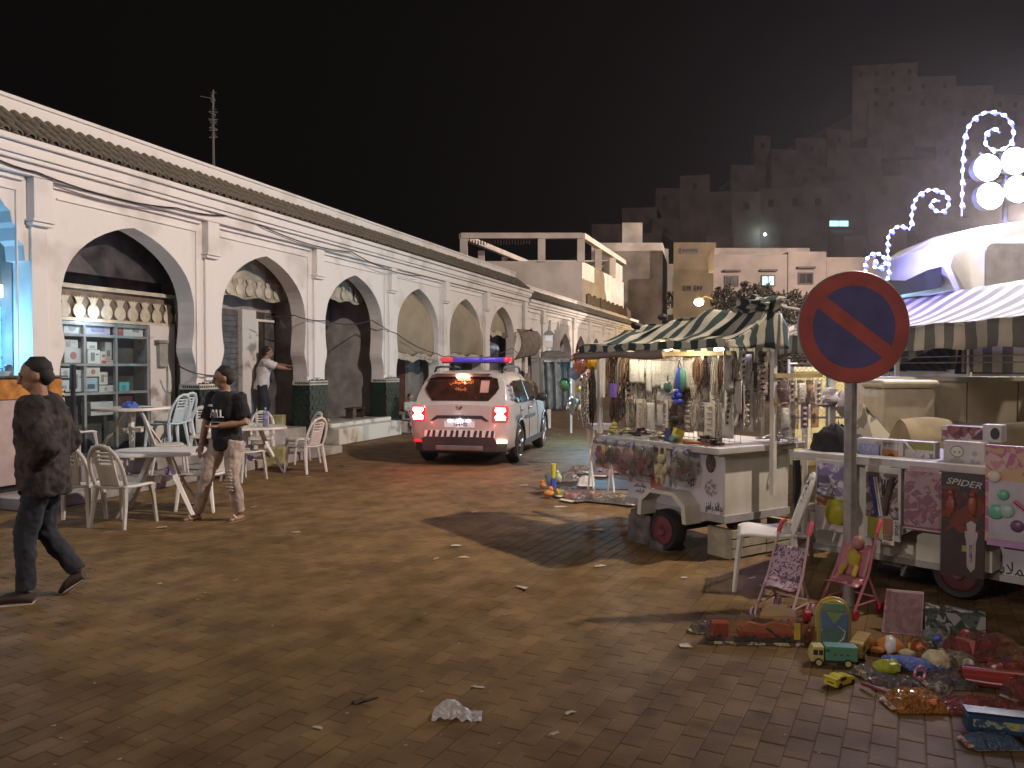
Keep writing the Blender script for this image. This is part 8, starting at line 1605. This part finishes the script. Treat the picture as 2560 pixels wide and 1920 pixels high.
lump('toy_pack', 'clear bag with white grey parts before the black toy box', 'toy pack', 2335, 1618, (.085, .06, .09), FCL, [((-.2, 0, .1), .5, M_CARDW), ((.3, 0, -.1), .45, M_STEEL)])
lump('toy_pack', 'standing orange tube pack beside the plush animal', 'toy pack', 2290, 1640, (.04, .035, .09), OR, [((0, 0, -.2), .7, plastic('toy_orange', (.60, .16, .03)))])
lump('plush_ball', 'cream plush toy right of the blue bag', 'soft toy', 2340, 1680, (.075, .065, .075), M_PLUSH, [], jit=.2)
lump('toy_bag', 'long shiny blue bag lying among the toys', 'toy bag', 2280, 1678, (.15, .055, .05), film('blue_wrap', (.22, .30, .75), .12, .10, 1.2, 26), [((0, 0, 0), .5, plastic('toy_blue', (.05, .08, .40)))], rz=-.55)
lump('toy_bag', 'lime green shiny toy at the near end of the blue bag', 'toy', 2218, 1686, (.075, .05, .05), plastic('lime_shine', (.36, .40, .05), .15), [], jit=.3)
t = place('toy_gun', 'small pink toy loop beside the shiny blue bag', 'toy', 2292, 1706, .3); part(t, 'loop', plastic('rose_toy', (.55, .16, .20), .3), lambda b: b.tube([(.035 * cos(q * pi / 6), -.02, .05 + .04 * sin(q * pi / 6)) for q in range(13)], .008, 6, cap=False)); part(t, 'stem', plastic('rose_toy', (.55, .16, .20)), lambda b: b.tube([(.02, -.02, .015), (.05, -.03, .0)], .009, 6))
lump('toy_pack', 'dark clear pack of black toys under the lime toy', 'toy pack', 2252, 1718, (.10, .06, .04), DK, [((0, 0, 0), .6, M_BLACK)])
lump('toy_pack', 'shiny amber foil pack at the front of the toys', 'toy pack', 2290, 1766, (.115, .085, .065), GD_, [((0, 0, 0), .7, mat('amber_toy', (.42, .14, .02), rough=.3))])
t = place('toy_strap', 'dull red strap curling in front of the dark clear pack', 'strap', 2215, 1735, 0); part(t, 'webbing', mat('dull_red', (.20, .035, .025)), lambda b: b.tube([(-.09, .08, .02), (-.06, .0, .03), (.0, -.03, .015), (.05, -.09, .012), (.10, -.13, .012)], .010, 6)); part(t, 'tag', M_PLUSH, lambda b: b.box((.12, -.15, .006), (.05, .02, .006), rz=-.7))
lump('toy_pack', 'red-brown clear bag behind the long red tube pack', 'toy pack', 2440, 1640, (.14, .10, .11), RD, [((-.2, 0, .1), .45, mat('pink_toy', (.45, .12, .12), rough=.4)), ((.4, 0, 0), .4, M_REDT)])
lump('toy_pack', 'smoky pack with silver parts left of the long red tube pack', 'toy pack', 2372, 1712, (.11, .075, .055), DK, [((0, 0, 0), .5, M_STEEL)])
t = place('toy_tube_pack', 'long red tube-shaped pack with a pale line near the photo edge', 'toy pack', 2478, 1722, -.32); part(t, 'tube', plastic('tube_red', (.30, .04, .03), .25), lambda b: b.tube([(-.14, 0, .055), (.16, 0, .055)], .05, 14), 40); part(t, 'pale_line', M_REFL, lambda b: b.tube([(-.13, -.05, .05), (-.02, -.052, .045), (.10, -.051, .042)], .004, 4)); part(t, 'end_cap', mat('pink_toy', (.45, .12, .12)), lambda b: b.lathe([(.051, .16), (.055, .165), (.055, .20), (.02, .205)], 14, (0, 0, .055), 'x'))
lump('toy_pack', 'rose coloured flat pack in front of the red tube pack', 'toy pack', 2425, 1772, (.13, .075, .04), RD, [((0, 0, 0), .6, mat('pink_toy', (.45, .12, .12)))])
lump('toy_pack', 'amber and brown crumpled pack at the right edge behind the red tube', 'toy pack', 2550, 1665, (.11, .09, .08), OR, [((0, 0, 0), .5, M_BEADB)])
for k, (u, v, r, m, cs, lab) in enumerate(((2395, 1668, (.09, .07, .07), FCL, [M_PLUSH, M_CARDW], 'clear pack of cream parts between the cream plush and the red-brown bag'), (2440, 1700, (.08, .05, .06), OR, [M_REDT, M_PLUSH], 'small orange-red pack touching the long red tube'), (2515, 1690, (.09, .07, .07), RD, [mat('pink_toy', (.45, .12, .12)), M_CARDW], 'red pack piled behind the long red tube near the photo edge'), (2548, 1745, (.07, .06, .09), RD, [mat('pink_toy', (.45, .12, .12))], 'upright rosy pack at the right end of the long red tube'), (2345, 1735, (.08, .05, .05), FCL, [M_BEADB, M_CARDW], 'small clear pack between the amber foil pack and the smoky pack'),
        (2205, 1712, (.08, .05, .04), DK, [M_REDT, M_BLACK], 'dark red pack left of the pack of black toys'), (2500, 1630, (.10, .08, .08), OR, [M_PLUSH, M_BEADB], 'amber and cream pack at the far right behind the red-brown bag'), (2160, 1690, (.06, .045, .04), FCL, [T_CRM, M_BEADD], 'small clear pack tucked behind the tail of the mint truck'), (2520, 1785, (.08, .05, .05), RD, [mat('pink_toy', (.45, .12, .12))], 'rose pack just above the dark blue toy bus'))):
    t = place('toy_pack', lab, 'toy pack', u, v, .4 * k - .8); pack(t, r[0] * 2, r[1] * 2, r[2] * 1.5, m, cs, [M_CARDC, M_CARDR][k % 2], 7, k + 40)
t = place('toy_bus', 'dark blue toy bus with a yellow-lettered side at the bottom right corner', 'toy truck', 2500, 1842, -.30); part(t, 'body', plastic('bus_blue', (.03, .06, .11), .2), lambda b: b.bx(-.15, .15, -.045, .045, .02, .105), bev=.012); part(t, 'side_panel', card('yellow_blue_print', [(.16, .24, .26), (.40, .38, .12), (.20, .28, .30), (.05, .08, .12)], 30), lambda b: b.bx(-.12, .11, -.0475, -.0450, .05, .085)); part(t, 'roof_rim', plastic('bus_dark', (.02, .035, .06), .2), lambda b: b.bx(-.145, .145, -.04, .04, .106, .114))
for x in (-.09, .09):
    for s in (-1, 1): part(t, 'wheel', M_BLACK, lambda b: b.lathe([(.008, -.008), (.02, -.008), (.02, .008), (.008, .008)], 14, (x, s * .043, .02), 'y'))
lump('toy_pack', 'dark blue glossy pack wedged under the nose of the toy bus', 'toy pack', 2480, 1862, (.10, .06, .035), film('navy_wrap', (.15, .22, .35), .25, .08, 1.2, 26), [((0, 0, 0), .5, plastic('toy_blue', (.05, .08, .40)))])

# ================================================================ LITTER
b = MB(); b.grid(lambda a, c: (-.11 + .24 * a, -.06 + .12 * c, .005 + .075 * max(0, 1 - (2.0 * a - .72) ** 2 * 1.6) * sin(pi * (.06 + .88 * c)) * (1 + .6 * N(a * 4, c * 4, 1)) + .018 * N(a * 9, c * 9, 4)), 22, 16)
o = obj('plastic_bag', b, film('litter_bag', (.80, .76, .74), .30, .28, .7, 14), smooth=True, loc=gnd(1138, 1792)); tag(o, 'crumpled clear plastic bag lying alone on the paving in the foreground', 'plastic bag')
LT = [(1306, 1472, .15, .05, -.95, 'white strip of paper on the paving right of the red glow'), (1140, 1366, .11, .06, .2, 'crumpled white scrap in the middle of the street'), (1712, 1617, .075, .06, .1, 'white diamond scrap left of the wrapped red lorry'), (404, 1321, .13, .05, .1, 'white scrap in front of the plastic chair feet'), (740, 1332, .10, .05, .2, 'white scrap in the street right of the man in the black T-shirt'), (1186, 1282, .09, .05, .4, 'pale scrap near the stall shadow tip'), (1310, 1215, .14, .06, -.3, 'pale strip of paper left of the toy trumpet'), (1400, 1268, .16, .06, .2, 'pale folded paper by the front of the toy sheet'), (1495, 1326, .12, .05, .0, 'pale paper scrap in the stall shadow'), (1270, 1540, .07, .012, -.1, 'thin pale stick in the middle foreground'), (1195, 1720, .08, .02, -.2, 'pale twig behind the clear plastic bag'), (1425, 1785, .06, .025, .5, 'curled pale scrap right of the clear plastic bag'), (1385, 1841, .05, .02, 0, 'tiny pale scrap at the bottom centre'), (795, 1822, .06, .02, -.4, 'thin pale scrap at the bottom left of centre'), (400, 1461, .035, .03, 0, 'small pale pebble-like scrap left of centre'), (590, 1454, .03, .025, 0, 'tiny pale scrap left of the red glow'), (1500, 1417, .11, .05, .4, 'pale leaf in the edge of the stall shadow'), (1710, 1446, .06, .04, .1, 'grey scrap in the shadow before the chair'), (1878, 1449, .07, .03, .1, 'white scrap in the shadow beside the chair legs'), (640, 1158, .08, .05, .3, 'white crumpled tissue under the right-hand table'), (770, 1193, .09, .03, 0, 'pale scrap beside the right-hand chair legs'), (635, 1270, .08, .03, .1, 'pale scrap behind the man in sandals'), (1160, 1395, .10, .05, .1, 'dirty flattened scrap beside the middle scrap'), (480, 1261, .11, .07, .3, 'flattened cream scrap under the side-on chair'), (1090, 1030 + 370, .05, .03, .5, 'small pale scrap left of the middle scrap')]
for k, (u, v, w, d, rz, lab) in enumerate(LT):
    b = MB(); b.grid(lambda a, c: ((a - .5) * w * (1 - .3 * c), (c - .5) * d, .006 + .012 * abs(N(a * 3 + k, c * 3, k * .7)) + .012 * a * (k % 3 == 0)), 5, 4)
    o = obj('paper_scrap', b, mat('scrap_paper', (.50, .44, .36), rough=.9, var=.1), loc=gnd(u, v) + V((0, 0, .001))); o.rotation_euler = (0, 0, rz); o.modifiers.new('s', 'SOLIDIFY').thickness = .002; tag(o, lab, 'litter', 'scraps of litter on the street')
LD = [(915, 1752, .13, .05, .5, 'dark flattened wrapper left of the clear plastic bag'), (1345, 1177, .12, .06, .2, 'dark crumpled scrap right of the police car wheel'), (853, 1165, .09, .05, 0, 'dark scrap left of the police car shadow'), (985, 1162 + 14, .08, .04, 0, 'dark scrap before the police car bumper')]
for k, (u, v, w, d, rz, lab) in enumerate(LD):
    b = MB(); b.grid(lambda a, c: ((a - .5) * w, (c - .5) * d * (1.2 - a), .005 + .014 * abs(N(a * 4 + k, c * 3, k))), 5, 4); o = obj('dark_wrapper', b, mat('dark_scrap', (.06, .035, .025), rough=.8), loc=gnd(u, v)); o.rotation_euler = (0, 0, rz); o.modifiers.new('s', 'SOLIDIFY').thickness = .002; tag(o, lab, 'litter')
b = MB()       # specks of grit and confetti too small to count
for k in range(520):
    Y = 3.3 + 22 * R.random() ** 1.6; x = R.uniform(-.62, .62) * Y
    if k < 260: Y = R.uniform(14, 26); x = R.uniform(.2, 2.6)
    s = R.uniform(.003, .009) * (1 + Y * .08); a = R.uniform(0, 6.3); b.add([(x + s * cos(a + q) * (1 if q else 1.8), Y + s * sin(a + q), .006) for q in (0, 2.1, 4.2)] + [(x, Y, .010)], [(0, 1, 3), (1, 2, 3), (2, 0, 3)])
o = obj('street_grit', b, mat('grit_specks', (.42, .36, .29), rough=.9, var=.3, scale=3)); tag(o, 'specks of paper and grit scattered over the street', 'grit', kind='stuff')
# ================================================================ ADDED VEIL, STANDS IN FOR LENS GLARE
hm = bpy.data.materials.new('glare_veil'); hm.use_nodes = True; hn = hm.node_tree.nodes; hn.remove(hn['Principled BSDF'])
pv_ = hn.new('ShaderNodeVolumePrincipled'); pv_.inputs['Color'].default_value = (.9, .86, .95, 1); pv_.inputs['Density'].default_value = .0008; pv_.inputs['Anisotropy'].default_value = .78
hm.node_tree.links.new(pv_.outputs[0], hn['Material Output'].inputs['Volume'])
b = MB(); b.bx(-110, 260, -25, 255, -6, 105); o = obj('veil_haze', b, hm); o['kind'] = 'stuff'; o['label'] = 'thin night haze over the street'
# ================================================================ MAST LAMPS BESIDE THE STREET
def mast(label, p, power, tgt, spot, col, blend=.9):
    t = thing('mast_lamp', label, 'street lamp', (p[0], p[1], 0), 0, 'mast lamps beside the street')
    b = MB(); b.tube([(.35, 0, 0), (.35, 0, p[2] + .5)], [.1, .06], 8); obj('pole', b, M_STEEL, t)
    b = MB(); b.box((0.1, 0, p[2] + .42), (.7, .35, .12)); obj('head', b, M_STEEL, t)
    b = MB(); b.ball((0, 0, p[2] + .3), (.16, .13, .06), 10, 6); obj('bulb', b, glow('mast_glow', (1, .8, .55), 30), t)
    lamp('SPOT', p, power, col, .12, tgt, spot, blend)
mast('tall mast lamp on the right of the street beside the toy stall', (7.2, 6.6, 9.0), 6600, (-5, 17, 1.5), 128, (1, .85, .72))
mast('lamp on a short mast by the near end of the arcade, behind the viewer', (-9.5, -5, 4.4), 1750, (3.2, 7, 1.2), 56, (1, .88, .82), 1.0)  # added fill lamp, out of view: brightens the stall and sign fronts
mast('tall mast lamp far up the right side of the street', (33, 50, 11.0), 40000, (8, 48, 3), 130, (1, .84, .72))
mast('tall mast lamp beyond the camper van on the right of the street', (19.5, 28, 10.5), 12500, (6, 52, 6), 95, (1, .82, .70))
